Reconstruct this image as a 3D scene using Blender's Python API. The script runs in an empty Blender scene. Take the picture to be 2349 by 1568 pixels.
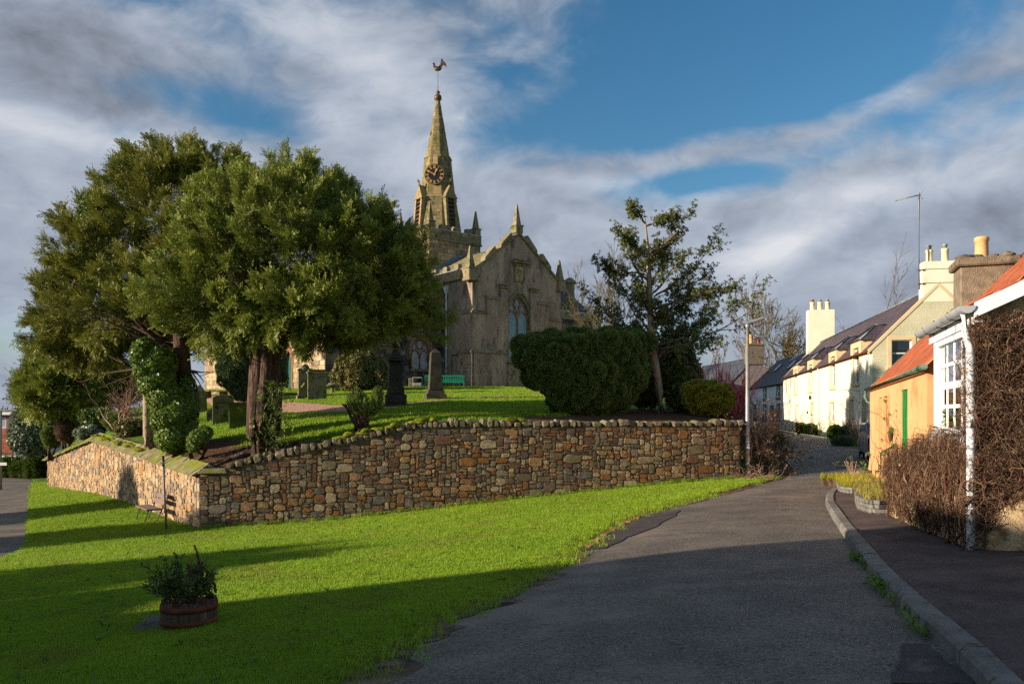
import bpy, math, random
import numpy as np
from mathutils import Vector, Matrix, Euler
from math import sin, cos, pi, radians, sqrt, atan2, hypot
scene = bpy.context.scene
COL = scene.collection
random.seed(7)
RNG = np.random.default_rng(11)

# ---------------------------------------------------------------- camera
EYE = 1.6
FPX, CU, HV = 1826.0, 1174.0, 951.0          # focal length, centre column and horizon row on a 2348 x 1568 grid
cam = bpy.data.cameras.new('camera'); camo = bpy.data.objects.new('camera', cam); COL.objects.link(camo)
camo.location = (0, 0, EYE); camo.rotation_euler = (radians(90), 0, 0)
cam.lens = 28.0; cam.sensor_width = 36.0; cam.shift_y = 0.0711; cam.clip_start = 0.05; cam.clip_end = 6000
scene.camera = camo

# ---------------------------------------------------------------- sun, sky, exposure
SUN_EL = radians(14.5)
SUN_H = Vector((-0.955, -0.297, 0)).normalized()          # horizontal direction towards the sun
sd = bpy.data.lights.new('sun', 'SUN'); so = bpy.data.objects.new('sun', sd); COL.objects.link(so)
sd.energy = 5.0; sd.angle = radians(0.55); sd.color = (1.0, 0.865, 0.69)
so.rotation_euler = (-(SUN_H*cos(SUN_EL) + Vector((0, 0, sin(SUN_EL))))).to_track_quat('-Z', 'Y').to_euler()
so.location = (-40, -12, 30)
vs = scene.view_settings
vs.view_transform = 'Standard'; vs.look = 'None'; vs.gamma = 1.0; vs.exposure = 0.62
try: vs.use_curve_mapping = False
except Exception: pass
scene.cycles.use_denoising = False
try: scene.cycles.denoiser = 'OPENIMAGEDENOISE'
except Exception: pass
scene.cycles.max_bounces = 6; scene.cycles.diffuse_bounces = 3; scene.cycles.glossy_bounces = 2
scene.cycles.transmission_bounces = 4; scene.cycles.transparent_max_bounces = 8
scene.cycles.sample_clamp_indirect = 6

class NT:
    """thin wrapper for wiring shader nodes"""
    def __init__(s, nt): s.nt = nt
    def n(s, t, **kw):
        x = s.nt.nodes.new(t)
        for k, v in kw.items(): setattr(x, k, v)
        return x
    def l(s, a, b): s.nt.links.new(a, b)
    def set(s, sock, v):
        if hasattr(v, 'is_linked') or isinstance(v, bpy.types.NodeSocket): s.l(v, sock)
        else: sock.default_value = v
    def math(s, op, a, b=0.0, c=None, clamp=False):
        m = s.n('ShaderNodeMath', operation=op, use_clamp=clamp); s.set(m.inputs[0], a); s.set(m.inputs[1], b)
        if c is not None: s.set(m.inputs[2], c)
        return m.outputs[0]
    def vmath(s, op, a, b=(0, 0, 0)):
        m = s.n('ShaderNodeVectorMath', operation=op); s.set(m.inputs[0], a); s.set(m.inputs[1], b)
        return m.outputs[0]
    def noise(s, vec, scale=5, detail=6, rough=0.55, dist=0.0, cap=4.5):
        m = s.n('ShaderNodeTexNoise'); s.set(m.inputs['Vector'], vec)
        m.inputs['Scale'].default_value = scale; m.inputs['Detail'].default_value = min(detail, cap)
        m.inputs['Roughness'].default_value = rough; m.inputs['Distortion'].default_value = dist
        return m.outputs['Fac']
    def ramp(s, fac, stops, interp='LINEAR'):
        r = s.n('ShaderNodeValToRGB'); r.color_ramp.interpolation = interp; s.set(r.inputs[0], fac)
        el = r.color_ramp.elements
        while len(el) < len(stops): el.new(0.5)
        for e, (p, c) in zip(el, stops): e.position = p; e.color = (*c, 1) if len(c) == 3 else c
        return r.outputs[0]
    def mix(s, fac, a, b, blend='MIX'):
        m = s.n('ShaderNodeMix', data_type='RGBA', blend_type=blend)
        s.set(m.inputs[0], fac); s.set(m.inputs[6], (*a, 1) if isinstance(a, tuple) and len(a) == 3 else a)
        s.set(m.inputs[7], (*b, 1) if isinstance(b, tuple) and len(b) == 3 else b)
        return m.outputs[2]
    def smooth(s, x, lo, hi):
        m = s.n('ShaderNodeMapRange', interpolation_type='SMOOTHSTEP'); s.set(m.inputs[0], x)
        m.inputs[1].default_value = lo; m.inputs[2].default_value = hi; m.inputs[3].default_value = 0; m.inputs[4].default_value = 1
        return m.outputs[0]

def S(r, g, b):
    f = lambda c: (c/255/12.92) if c/255 <= 0.04045 else ((c/255 + 0.055)/1.055)**2.4
    return (f(r), f(g), f(b))

world = bpy.data.worlds.new('World'); scene.world = world; world.use_nodes = True
def build_sky():
    nt = NT(world.node_tree); world.node_tree.nodes.clear()
    tc = nt.n('ShaderNodeTexCoord'); d = tc.outputs['Generated']
    sky = nt.n('ShaderNodeTexSky', sky_type='NISHITA'); sky.sun_disc = False
    sky.sun_elevation = SUN_EL; sky.sun_rotation = atan2(SUN_H.x, SUN_H.y) % (2*pi)
    sky.air_density = 1.0; sky.dust_density = 0.6; sky.ozone_density = 2.2; sky.altitude = 50
    hs = nt.n('ShaderNodeHueSaturation'); nt.l(sky.outputs[0], hs.inputs['Color']); hs.inputs['Saturation'].default_value = 1.28; hs.inputs['Hue'].default_value = 0.494; hs.inputs['Value'].default_value = 0.88
    sp = nt.n('ShaderNodeSeparateXYZ'); nt.l(d, sp.inputs[0])
    az = nt.math('ARCTAN2', sp.outputs[0], sp.outputs[1]); el = nt.math('ARCSINE', sp.outputs[2])
    # cloud coordinates: bearing and height, streaks lying nearly level and rising gently eastwards
    def vec(sx, sy, shear=0.0, off=0.0):
        c = nt.n('ShaderNodeCombineXYZ'); nt.set(c.inputs[0], nt.math('MULTIPLY', az, sx))
        nt.set(c.inputs[1], nt.math('MULTIPLY', nt.math('ADD', el, nt.math('MULTIPLY', az, shear)), sy)); c.inputs[2].default_value = off
        return c.outputs[0]
    warp = nt.n('ShaderNodeTexNoise'); nt.l(vec(2.2, 4.0), warp.inputs['Vector']); warp.inputs['Scale'].default_value = 1.6; warp.inputs['Detail'].default_value = 4
    wv = nt.vmath('SCALE', nt.vmath('SUBTRACT', warp.outputs['Color'], (0.5, 0.5, 0.5)))
    wv.node.inputs['Scale'].default_value = 0.7
    big = nt.noise(nt.vmath('ADD', vec(2.3, 4.2, -0.05, 3.3), wv), 1.7, 9, 0.55, cap=9)
    fine = nt.noise(nt.vmath('ADD', vec(3.6, 6.0, -0.06, 8.1), wv), 3.4, 9, 0.58, cap=9)
    def blob(u, v, ru, rv, slope=0.0):
        a0 = math.atan((u-CU)/FPX); e0 = math.atan((HV-v)/FPX*cos(a0)); sa = ru/FPX; se = rv/FPX
        x = nt.math('DIVIDE', nt.math('SUBTRACT', az, a0), sa)
        y = nt.math('DIVIDE', nt.math('SUBTRACT', nt.math('SUBTRACT', el, e0), nt.math('MULTIPLY', nt.math('SUBTRACT', az, a0), slope)), se)
        r2 = nt.math('ADD', nt.math('MULTIPLY', x, x), nt.math('MULTIPLY', y, y))
        return nt.math('POWER', 2.718, nt.math('MULTIPLY', r2, -1.0))
    def summed(lst):
        acc = None
        for (w, *b) in lst:
            t = nt.math('MULTIPLY', blob(*b), w); acc = t if acc is None else nt.math('ADD', acc, t)
        return acc
    cover = summed([(-0.30, 1480, 250, 300, 55, .12), (-0.22, 1700, 50, 480, 95, 0), (-0.22, 1600, 412, 150, 24, .05), (-0.24, 500, 235, 300, 42, -.10),
                    (-0.14, 610, 300, 130, 30, -.1), (-0.2, 2140, 240, 120, 30, .2), (-0.30, 1900, 205, 240, 45, .1),
                    (0.26, 180, 120, 380, 110, -.15), (0.22, 150, 400, 420, 95, -.05), (0.22, 880, 360, 260, 90, -.2), (0.20, 850, 110, 260, 90, -.3), (0.22, 1640, 345, 430, 46, .08), (0.22, 2210, 160, 150, 60, .12), (0.16, 1310, 60, 130, 60, -.2),
                    (0.24, 1990, 420, 420, 60, .12), (0.4, 2000, 640, 330, 120, .1), (0.3, 1100, 560, 600, 110, 0), (0.2, 200, 600, 300, 150, 0), (0.45, 1174, 935, 4000, 95, 0)])
    dens = nt.math('ADD', nt.math('ADD', nt.math('MULTIPLY', big, 0.75), nt.math('MULTIPLY', fine, 0.32)), nt.math('ADD', cover, 0.02))
    mask = nt.smooth(dens, 0.44, 0.74)
    # how bright each cloud is: sunlit edges, grey undersides
    lightv = summed([(0.55, 130, 300, 300, 34, -.04), (0.35, 830, 140, 230, 60, -.35), (0.3, 900, 330, 170, 70, -.2), (0.5, 1450, 428, 200, 20, -.12), (0.38, 1990, 440, 200, 30, .05),
                     (0.75, 1790, 560, 120, 42, .3), (0.3, 2000, 610, 220, 60, .1), (0.35, 1990, 236, 90, 22, .1), (0.15, 2230, 370, 170, 60, .1), (0.35, 1180, 312, 70, 20, 0),
                     (-0.28, 130, 110, 330, 110, -.1), (-0.16, 2210, 170, 160, 55, .15), (-0.12, 1620, 345, 330, 36, .08), (-0.26, 2180, 540, 240, 80, .12), (-0.16, 2000, 650, 260, 60, .1), (-0.08, 1100, 500, 600, 60, 0)])
    shade = nt.math('ADD', nt.math('ADD', nt.math('MULTIPLY', fine, 0.85), nt.math('MULTIPLY', lightv, 0.75)), 0.0)
    shade = nt.math('ADD', shade, nt.math('MULTIPLY', nt.math('SUBTRACT', big, 0.5), -0.35))
    ccol = nt.ramp(shade, [(0.06, (0.15, 0.165, 0.20)), (0.33, (0.255, 0.295, 0.365)), (0.58, (0.375, 0.42, 0.495)), (0.98, (0.60, 0.615, 0.65))])
    b1 = nt.n('ShaderNodeBackground'); nt.l(hs.outputs[0], b1.inputs[0]); b1.inputs[1].default_value = 0.10
    b2 = nt.n('ShaderNodeBackground'); nt.l(ccol, b2.inputs[0]); b2.inputs[1].default_value = 0.80
    mx = nt.n('ShaderNodeMixShader'); nt.l(mask, mx.inputs[0]); nt.l(b1.outputs[0], mx.inputs[1]); nt.l(b2.outputs[0], mx.inputs[2])
    out = nt.n('ShaderNodeOutputWorld'); nt.l(mx.outputs[0], out.inputs[0])
build_sky()

# ---------------------------------------------------------------- materials
MATS = {}
def pm(name, cols, scale=3.0, detail=8, rough=0.85, bump=0.0, bscale=40.0, bdist=0.01, stains=(), pal=None, spec=0.25, stretch=(1, 1, 1), metallic=0.0, coords='pos', vary=0.0):
    """procedural material: noise-mixed colours, blotches (colour, scale, low, high), an optional palette drawn per object, and fine relief"""
    m = bpy.data.materials.new(name); m.use_nodes = True; m.node_tree.nodes.clear(); nt = NT(m.node_tree)
    out = nt.n('ShaderNodeOutputMaterial'); b = nt.n('ShaderNodeBsdfPrincipled'); nt.l(b.outputs[0], out.inputs[0])
    if coords == 'pos': p = nt.n('ShaderNodeNewGeometry').outputs['Position']
    else: p = nt.n('ShaderNodeTexCoord').outputs['Object']
    v = nt.vmath('MULTIPLY', p, stretch)
    f = nt.noise(v, scale, detail, 0.6)
    k = len(cols)
    col = nt.ramp(f, [(0.30 + 0.40*i/max(1, k-1), c) for i, c in enumerate(cols)]) if k > 1 else None
    if pal or vary:
        oi = nt.n('ShaderNodeObjectInfo'); at = nt.n('ShaderNodeAttribute', attribute_name='rnd')
        r = nt.math('FRACT', nt.math('ADD', oi.outputs['Random'], at.outputs['Fac']))
    if pal:
        pc = nt.ramp(r, [(i/len(pal), c) for i, c in enumerate(pal)], 'CONSTANT')
        col = nt.mix(0.5, pc, col, 'OVERLAY') if col is not None else pc
        if k > 1:
            g = nt.ramp(f, [(0.30, (0.62, 0.62, 0.62)), (0.70, (1.25, 1.25, 1.25))]); col = nt.mix(1.0, pc, g, 'MULTIPLY')
    if col is None:
        c0 = nt.n('ShaderNodeRGB'); c0.outputs[0].default_value = (*cols[0], 1); col = c0.outputs[0]
    if vary:
        g = nt.math('ADD', nt.math('MULTIPLY', r, 2*vary), 1-vary)
        cc = nt.n('ShaderNodeCombineXYZ'); [nt.l(g, cc.inputs[i]) for i in range(3)]
        col = nt.mix(1.0, col, cc.outputs[0], 'MULTIPLY')
    for i, (c, sc, lo, hi) in enumerate(stains):
        off = nt.vmath('ADD', v, (7.3*i+3.1, 1.7*i, 5.9*i))
        col = nt.mix(nt.smooth(nt.noise(off, sc, 8, 0.62), lo, hi), col, c)
    nt.l(col, b.inputs['Base Color'])
    b.inputs['Roughness'].default_value = rough; b.inputs['Metallic'].default_value = metallic
    b.inputs['Specular IOR Level'].default_value = spec
    if bump:
        bp = nt.n('ShaderNodeBump'); bp.inputs['Strength'].default_value = bump; bp.inputs['Distance'].default_value = bdist
        nt.l(nt.noise(v, bscale, 2.5, 0.65), bp.inputs['Height']); nt.l(bp.outputs[0], b.inputs['Normal'])
    MATS[name] = m
    return m

def leafm(name, dark, light, trans=0.25, rough=0.55, spec=0.3, patch=0.0, pcol=None, pscale=0.5):
    """foliage: colour drawn per spray (and the tint its builder gave it), a little light passing through"""
    m = bpy.data.materials.new(name); m.use_nodes = True; m.node_tree.nodes.clear(); nt = NT(m.node_tree)
    out = nt.n('ShaderNodeOutputMaterial'); b = nt.n('ShaderNodeBsdfPrincipled')
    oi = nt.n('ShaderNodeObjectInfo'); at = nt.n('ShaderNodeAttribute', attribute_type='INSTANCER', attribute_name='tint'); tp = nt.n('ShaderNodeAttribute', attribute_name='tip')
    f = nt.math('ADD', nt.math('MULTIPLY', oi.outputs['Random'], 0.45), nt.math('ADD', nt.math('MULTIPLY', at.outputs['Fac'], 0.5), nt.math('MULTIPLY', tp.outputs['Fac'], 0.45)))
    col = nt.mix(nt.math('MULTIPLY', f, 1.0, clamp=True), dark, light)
    if pcol:
        p = nt.n('ShaderNodeNewGeometry').outputs['Position']
        col = nt.mix(nt.smooth(nt.noise(p, pscale, 5, 0.6), 0.48, 0.68), col, pcol)
    nt.l(col, b.inputs['Base Color']); b.inputs['Roughness'].default_value = rough; b.inputs['Specular IOR Level'].default_value = spec
    t = nt.n('ShaderNodeBsdfTranslucent'); nt.l(col, t.inputs[0])
    mx = nt.n('ShaderNodeMixShader'); mx.inputs[0].default_value = trans
    nt.l(b.outputs[0], mx.inputs[1]); nt.l(t.outputs[0], mx.inputs[2]); nt.l(mx.outputs[0], out.inputs[0])
    MATS[name] = m
    return m

def glassm(name, tint, rough=0.06):
    m = pm(name, [tint, tuple(min(1, c*1.25) for c in tint)], 1.5, 3, rough=rough, spec=0.6)
    return m

# ---------------------------------------------------------------- mesh helpers
def link(o, parent=None):
    COL.objects.link(o)
    if parent is not None: o.parent = parent
    return o
def tag(o, label=None, cat=None, group=None, kind=None):
    if label: o['label'] = label
    if cat: o['category'] = cat
    if group: o['group'] = group
    if kind: o['kind'] = kind
    return o
def thing(name, label, cat, loc=(0, 0, 0), rz=0.0, group=None, rx=0.0, ry=0.0):
    o = bpy.data.objects.new(name, None); o.empty_display_size = 0.3
    o.location = loc; o.rotation_euler = (rx, ry, rz); link(o)
    return tag(o, label, cat, group)
def frame(t):
    t0 = Vector(t).normalized(); up = Vector((0, 0, 1)) if abs(t0.z) < 0.95 else Vector((1, 0, 0))
    a = t0.cross(up).normalized(); return a, a.cross(t0).normalized()
class MB:
    def __init__(s): s.v = []; s.f = []; s.rnd = []; s.sm = []
    def add(s, vs, fs, rnd=0.0, smooth=False):
        n = len(s.v); s.v.extend([tuple(p) for p in vs]); s.f.extend([tuple(n+i for i in f) for f in fs])
        s.rnd.extend([rnd]*len(fs)); s.sm.extend([smooth]*len(fs)); return s
    def box(s, x0, x1, y0, y1, z0, z1, M=None, rnd=0.0, taper=0.0):
        t = taper
        vs = [(x0, y0, z0), (x1, y0, z0), (x1, y1, z0), (x0, y1, z0), (x0+t, y0+t, z1), (x1-t, y0+t, z1), (x1-t, y1-t, z1), (x0+t, y1-t, z1)]
        if M is not None: vs = [M @ Vector(p) for p in vs]
        return s.add(vs, [(0, 3, 2, 1), (4, 5, 6, 7), (0, 1, 5, 4), (1, 2, 6, 5), (2, 3, 7, 6), (3, 0, 4, 7)], rnd)
    def quad(s, a, b, c, d, rnd=0.0): return s.add([a, b, c, d], [(0, 1, 2, 3)], rnd)
    def prism(s, pts, vec, rnd=0.0, caps=True):
        n = len(pts); v = Vector(vec); a = [Vector(p) for p in pts]
        fs = [(i, (i+1) % n, n+(i+1) % n, n+i) for i in range(n)]
        if caps: fs += [tuple(range(n-1, -1, -1)), tuple(range(n, 2*n))]
        return s.add(a + [p+v for p in a], fs, rnd)
    def tube(s, pts, rads, n=6, cap=True, smooth=True, rnd=0.0, jit=0.0):
        pts = [Vector(p) for p in pts]; m = len(pts)
        if not hasattr(rads, '__len__'): rads = [rads]*m
        vs = []; a = None
        for i, p in enumerate(pts):
            t = (pts[min(i+1, m-1)] - pts[max(i-1, 0)])
            if t.length < 1e-9: t = Vector((0, 0, 1))
            t.normalize()
            if a is None: a, b = frame(t)
            else:
                a = (a - t*a.dot(t)); a = a.normalized() if a.length > 1e-6 else frame(t)[0]; b = t.cross(a)
            for k in range(n):
                q = 2*pi*k/n; r = rads[i]*(1 + (random.uniform(-jit, jit) if jit else 0))
                vs.append(p + a*(r*cos(q)) + b*(r*sin(q)))
        fs = [(i*n+k, i*n+(k+1) % n, (i+1)*n+(k+1) % n, (i+1)*n+k) for i in range(m-1) for k in range(n)]
        if cap and n > 2: fs += [tuple(range(n-1, -1, -1)), tuple((m-1)*n+k for k in range(n))]
        return s.add(vs, fs, rnd, smooth)
    def lathe(s, prof, n=16, c=(0, 0, 0), smooth=True, a0=0.0, sx=1.0, sy=1.0, rnd=0.0):
        vs = [(c[0]+sx*r*cos(a0+2*pi*k/n), c[1]+sy*r*sin(a0+2*pi*k/n), c[2]+z) for r, z in prof for k in range(n)]; m = len(prof)
        fs = [(i*n+k, i*n+(k+1) % n, (i+1)*n+(k+1) % n, (i+1)*n+k) for i in range(m-1) for k in range(n)]
        fs += [tuple(range(n-1, -1, -1)), tuple((m-1)*n+k for k in range(n))]
        return s.add(vs, fs, rnd, smooth)
    def blob(s, c, r, seed=0, amp=0.18, nu=10, nv=7, rnd=0.0):
        rg = random.Random(seed); ph = [rg.uniform(0, 6.28) for _ in range(6)]
        vs = []
        for j in range(nv+1):
            th = pi*j/nv
            for i in range(nu):
                q = 2*pi*i/nu
                k = 1 + amp*(sin(2*q+ph[0])*sin(th*2+ph[1]) + 0.6*sin(3*q+ph[2]+th*3) + 0.4*rg.uniform(-1, 1))
                vs.append((c[0]+r[0]*k*sin(th)*cos(q), c[1]+r[1]*k*sin(th)*sin(q), c[2]+r[2]*k*cos(th)))
        fs = [(j*nu+i, (j+1)*nu+i, (j+1)*nu+(i+1) % nu, j*nu+(i+1) % nu) for j in range(nv) for i in range(nu)]
        return s.add(vs, fs, rnd, True)
    def mesh(s, name, mat):
        me = bpy.data.meshes.new(name); me.from_pydata(s.v, [], s.f)
        me.polygons.foreach_set('use_smooth', s.sm)
        if any(s.rnd):
            at = me.attributes.new('rnd', 'FLOAT', 'FACE'); at.data.foreach_set('value', s.rnd)
        if mat is not None: me.materials.append(MATS[mat] if isinstance(mat, str) else mat)
        me.validate(); me.update()
        return me
    def build(s, name, mat, parent=None, bevel=0.0, loc=None):
        o = bpy.data.objects.new(name, s.mesh(name, mat)); link(o, parent)
        if loc is not None: o.location = loc
        if bevel:
            b = o.modifiers.new('edge', 'BEVEL'); b.width = bevel; b.segments = 1; b.limit_method = 'ANGLE'
        return o
def np_mesh(name, v, f, mat, attrs=()):
    """mesh from arrays; attrs: (name, type, domain, values)"""
    me = bpy.data.meshes.new(name); nv, nf = len(v), len(f)
    me.vertices.add(nv); me.vertices.foreach_set('co', np.asarray(v, np.float32).ravel())
    if nf:
        k = f.shape[1]; me.loops.add(nf*k); me.polygons.add(nf)
        me.loops.foreach_set('vertex_index', f.astype(np.int32).ravel())
        me.polygons.foreach_set('loop_start', np.arange(nf, dtype=np.int32)*k); me.polygons.foreach_set('loop_total', np.full(nf, k, np.int32))
    for n, t, dom, val in attrs:
        a = me.attributes.new(n, t, dom); a.data.foreach_set('vector' if t == 'FLOAT_VECTOR' else 'value', np.asarray(val).ravel())
    if mat is not None: me.materials.append(MATS[mat])
    me.update(calc_edges=True)
    return me

_gn = None
def scatter_group():
    global _gn
    if _gn: return _gn
    g = bpy.data.node_groups.new('scatter', 'GeometryNodeTree'); _gn = g
    g.interface.new_socket('Geometry', in_out='INPUT', socket_type='NodeSocketGeometry'); g.interface.new_socket('Geometry', in_out='OUTPUT', socket_type='NodeSocketGeometry')
    N = g.nodes.new; L = g.links.new
    gi, go = N('NodeGroupInput'), N('NodeGroupOutput')
    def attr(nm, t):
        a = N('GeometryNodeInputNamedAttribute'); a.data_type = t; a.inputs[0].default_value = nm; return a.outputs[0]
    cmp_ = N('FunctionNodeCompare'); cmp_.data_type = 'INT'; cmp_.operation = 'LESS_THAN'
    ci = [i for i in cmp_.inputs if i.type == 'INT']; L(attr('kindid', 'INT'), ci[0]); ci[1].default_value = 0
    sep = N('GeometryNodeSeparateGeometry'); sep.domain = 'POINT'; L(gi.outputs[0], sep.inputs[0]); L(cmp_.outputs[0], sep.inputs[1])
    sp = N('GeometryNodeSplitToInstances'); sp.domain = 'POINT'; L(sep.outputs[1], sp.inputs[0]); L(attr('kindid', 'INT'), sp.inputs['Group ID'])
    iop = N('GeometryNodeInstanceOnPoints'); L(sep.outputs[0], iop.inputs['Points']); L(sp.outputs[0], iop.inputs['Instance'])
    iop.inputs['Pick Instance'].default_value = True; L(attr('vid', 'INT'), iop.inputs['Instance Index'])
    er = N('FunctionNodeEulerToRotation'); L(attr('rot', 'FLOAT_VECTOR'), er.inputs[0]); L(er.outputs[0], iop.inputs['Rotation'])
    L(attr('scl', 'FLOAT'), iop.inputs['Scale']); L(iop.outputs[0], go.inputs[0])
    return g
def scatter(name, variants, pos, rot, scl, tint, mat, parent=None):
    """many small sprays at pos: one object whose mesh holds the spray shapes and the points they stand on"""
    pos = np.asarray(pos, float); n = len(pos)
    V = []; F = []; K = []; T = []; off = 0
    for i, (v, f, tip) in enumerate(variants):
        V.append(v); F.append(f+off); K.append(np.full(len(v), i)); T.append(tip); off += len(v)
    nv = off
    V = np.vstack(V + [pos]); F = np.vstack(F); K = np.concatenate(K + [np.full(n, -1)]).astype(np.int32)
    z = np.zeros(nv)
    R = np.vstack([np.zeros((nv, 3)), rot]); Sc = np.concatenate([z+1, scl]); Ti = np.concatenate([z, tint]); Tip = np.concatenate(T + [np.zeros(n)])
    vid = np.concatenate([z, RNG.integers(0, len(variants), n)]).astype(np.int32)
    me = np_mesh(name, V, F, mat, [('kindid', 'INT', 'POINT', K), ('vid', 'INT', 'POINT', vid), ('rot', 'FLOAT_VECTOR', 'POINT', R.astype(np.float32)),
                                   ('scl', 'FLOAT', 'POINT', Sc.astype(np.float32)), ('tint', 'FLOAT', 'POINT', Ti.astype(np.float32)), ('tip', 'FLOAT', 'POINT', Tip.astype(np.float32))])
    o = bpy.data.objects.new(name, me); link(o, parent)
    md = o.modifiers.new('scatter', 'NODES'); md.node_group = scatter_group()
    return o
def dir_rot(d):
    d = d/np.maximum(np.linalg.norm(d, axis=1, keepdims=True), 1e-9)
    return np.stack([np.zeros(len(d)), np.arccos(np.clip(d[:, 2], -1, 1)), np.arctan2(d[:, 1], d[:, 0])], 1)
def unit(v): return v/np.maximum(np.linalg.norm(v, axis=-1, keepdims=True), 1e-9)

# ---------------------------------------------------------------- the lie of the land
class TPS:
    def __init__(s, pts, lam=0.02):
        P = np.array(pts, float); s.x = P[:, :2]; n = len(P)
        A = np.zeros((n+3, n+3)); A[:n, :n] = s.phi(s.x, s.x) + lam*np.eye(n); A[:n, n] = 1; A[:n, n+1:] = s.x; A[n, :n] = 1; A[n+1:, :n] = s.x.T
        s.w = np.linalg.solve(A, np.concatenate([P[:, 2], np.zeros(3)]))
    @staticmethod
    def phi(a, b):
        r2 = ((a[:, None, :]-b[None, :, :])**2).sum(-1); return np.where(r2 > 1e-9, r2*np.log(np.maximum(r2, 1e-9)), 0)*0.5e-2
    def __call__(s, X, Y):
        q = np.stack([np.ravel(X), np.ravel(Y)], 1).astype(float); out = np.empty(len(q)); n = len(s.x)
        for i in range(0, len(q), 20000):
            k = q[i:i+20000]; out[i:i+20000] = s.phi(k, s.x) @ s.w[:n] + s.w[n] + k @ s.w[n+1:]
        return out.reshape(np.shape(X))
STREET = TPS([(0, 0, 0), (0, 5, -.22), (-3.7, 9.1, -.72), (5.3, 9.3, -.04), (3.5, 5, .05), (-9.4, 24, -1.84), (-5.3, 24.4, -1.63), (-3.04, 24.76, -1.4), (1.0, 25.2, -1.0),
              (7.45, 26, -.55), (-13.6, 29.4, -1.85), (-19.3, 36.8, -2.0), (-28, 48, -2.7), (-11.6, 18.1, -1.75), (-13.2, 21.4, -2.0), (-16.2, 26.5, -2.2), (-21.7, 35.8, -2.4),
              (-30, 60, -2.75), (-20, 10, -2.0), (-40, 30, -2.7), (10.2, 22.7, -.31), (7.4, 25, -.41), (6.9, 17.6, -.3), (16.4, 38, .12), (18, 42, .28), (20, 54, .23), (23, 68, .25),
              (12, 32, -.1), (26, 90, .2), (0, -10, .2), (-20, -10, -1.6), (14, 0, .6), (18, 12, .5), (30, 30, .6), (40, 60, .8), (10, 46, .3), (-50, 80, -2.8), (40, 100, .5), (0, 100, 0), (-5, 14, -1.02), (0, 16, -.72), (12, 60, .4)])
YARD = TPS([(-9.2, 24.6, -.12), (-7.6, 24.9, .15), (-8.1, 26, .47), (-5.2, 25, .72), (-3.0, 25.3, 1.22), (1, 25.8, 1.30), (7.3, 26.6, 1.30), (-13.4, 29.8, .2), (-19, 37, .55), (-27.5, 48.2, -1.0),
            (-11.3, 27.5, .62), (4, 31, 1.75), (8, 31, 1.65), (0, 33, 1.75), (-5.3, 36.5, 2.02), (-4, 41, 2.40), (-13, 36, 1.2), (-11.3, 33, 1.02), (-16.5, 42, 1.62), (-11.7, 45, 2.5), (-3, 60, 3.72), (-6, 52, 3.1), (2, 50, 3.0),
            (-14, 57, 3.4), (-29, 76, 3.4), (4, 65, 3.8), (12, 60, 3.0), (14, 40, 1.9), (-30, 60, 1.4), (-24, 52, 1.2), (10, 90, 3.8), (-20, 90, 3.6), (-40, 80, 1.5)])
def gz(x, y): return float(STREET(np.array([float(np.clip(x, -60, 45))]), np.array([float(np.clip(y, -12, 110))]))[0])
def cz(x, y): return float(YARD(np.array([x]), np.array([y]))[0])
def at(u, v, Y): return Vector(((u-CU)/FPX*Y, Y, EYE+(HV-v)/FPX*Y))
def hit(u, v, surf=STREET, y0=1.5, y1=130):
    """where the line of sight through (u, v) meets the ground"""
    ys = np.linspace(y0, y1, 2600); xs = (u-CU)/FPX*ys; zr = EYE+(HV-v)/FPX*ys; g = surf(np.clip(xs, -60, 45), np.clip(ys, -12, 110))
    k = np.argmax(zr < g)
    if not (zr < g).any(): k = len(ys)-1
    return Vector((xs[k], ys[k], g[k]))
# ---------------------------------------------------------------- material set
def lawnm(name, cols):
    m = bpy.data.materials.new(name); m.use_nodes = True; m.node_tree.nodes.clear(); nt = NT(m.node_tree)
    out = nt.n('ShaderNodeOutputMaterial'); b = nt.n('ShaderNodeBsdfPrincipled'); nt.l(b.outputs[0], out.inputs[0])
    p = nt.n('ShaderNodeNewGeometry').outputs['Position']
    col = nt.ramp(nt.noise(p, 1.3, 9, 0.65), [(0.3, cols[0]), (0.5, cols[1]), (0.7, cols[2])])
    col = nt.mix(nt.smooth(nt.noise(p, 22, 4, 0.6), 0.35, 0.75), col, cols[0])
    so_ = nt.ramp(nt.noise(p, 9, 8, 0.7), [(0.3, S(58, 42, 30)), (0.55, S(98, 72, 50)), (0.72, S(140, 108, 76))])
    at_ = nt.n('ShaderNodeAttribute', attribute_name='soil')
    f = nt.math('ADD', at_.outputs['Fac'], nt.math('MULTIPLY', nt.math('SUBTRACT', nt.noise(p, 2.5, 7, 0.65), 0.5), 0.9))
    nt.l(nt.mix(nt.smooth(f, 0.42, 0.60), col, so_), b.inputs['Base Color']); b.inputs['Roughness'].default_value = 0.95; b.inputs['Specular IOR Level'].default_value = 0.1
    bp = nt.n('ShaderNodeBump'); bp.inputs['Strength'].default_value = 0.7; bp.inputs['Distance'].default_value = 0.03
    nt.l(nt.noise(p, 30, 3, 0.7), bp.inputs['Height']); nt.l(bp.outputs[0], b.inputs['Normal']); MATS[name] = m
lawnm('lawn', [(0.05, 0.115, 0.009), (0.10, 0.19, 0.013), (0.17, 0.25, 0.022)])
leafm('grass_blade', (0.09, 0.21, 0.010), (0.35, 0.49, 0.03), trans=0.38, rough=0.5, spec=0.25, pcol=(0.28, 0.34, 0.035), pscale=0.9)
leafm('weed_leaf', (0.06, 0.14, 0.015), (0.16, 0.26, 0.03), trans=0.3)
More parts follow.
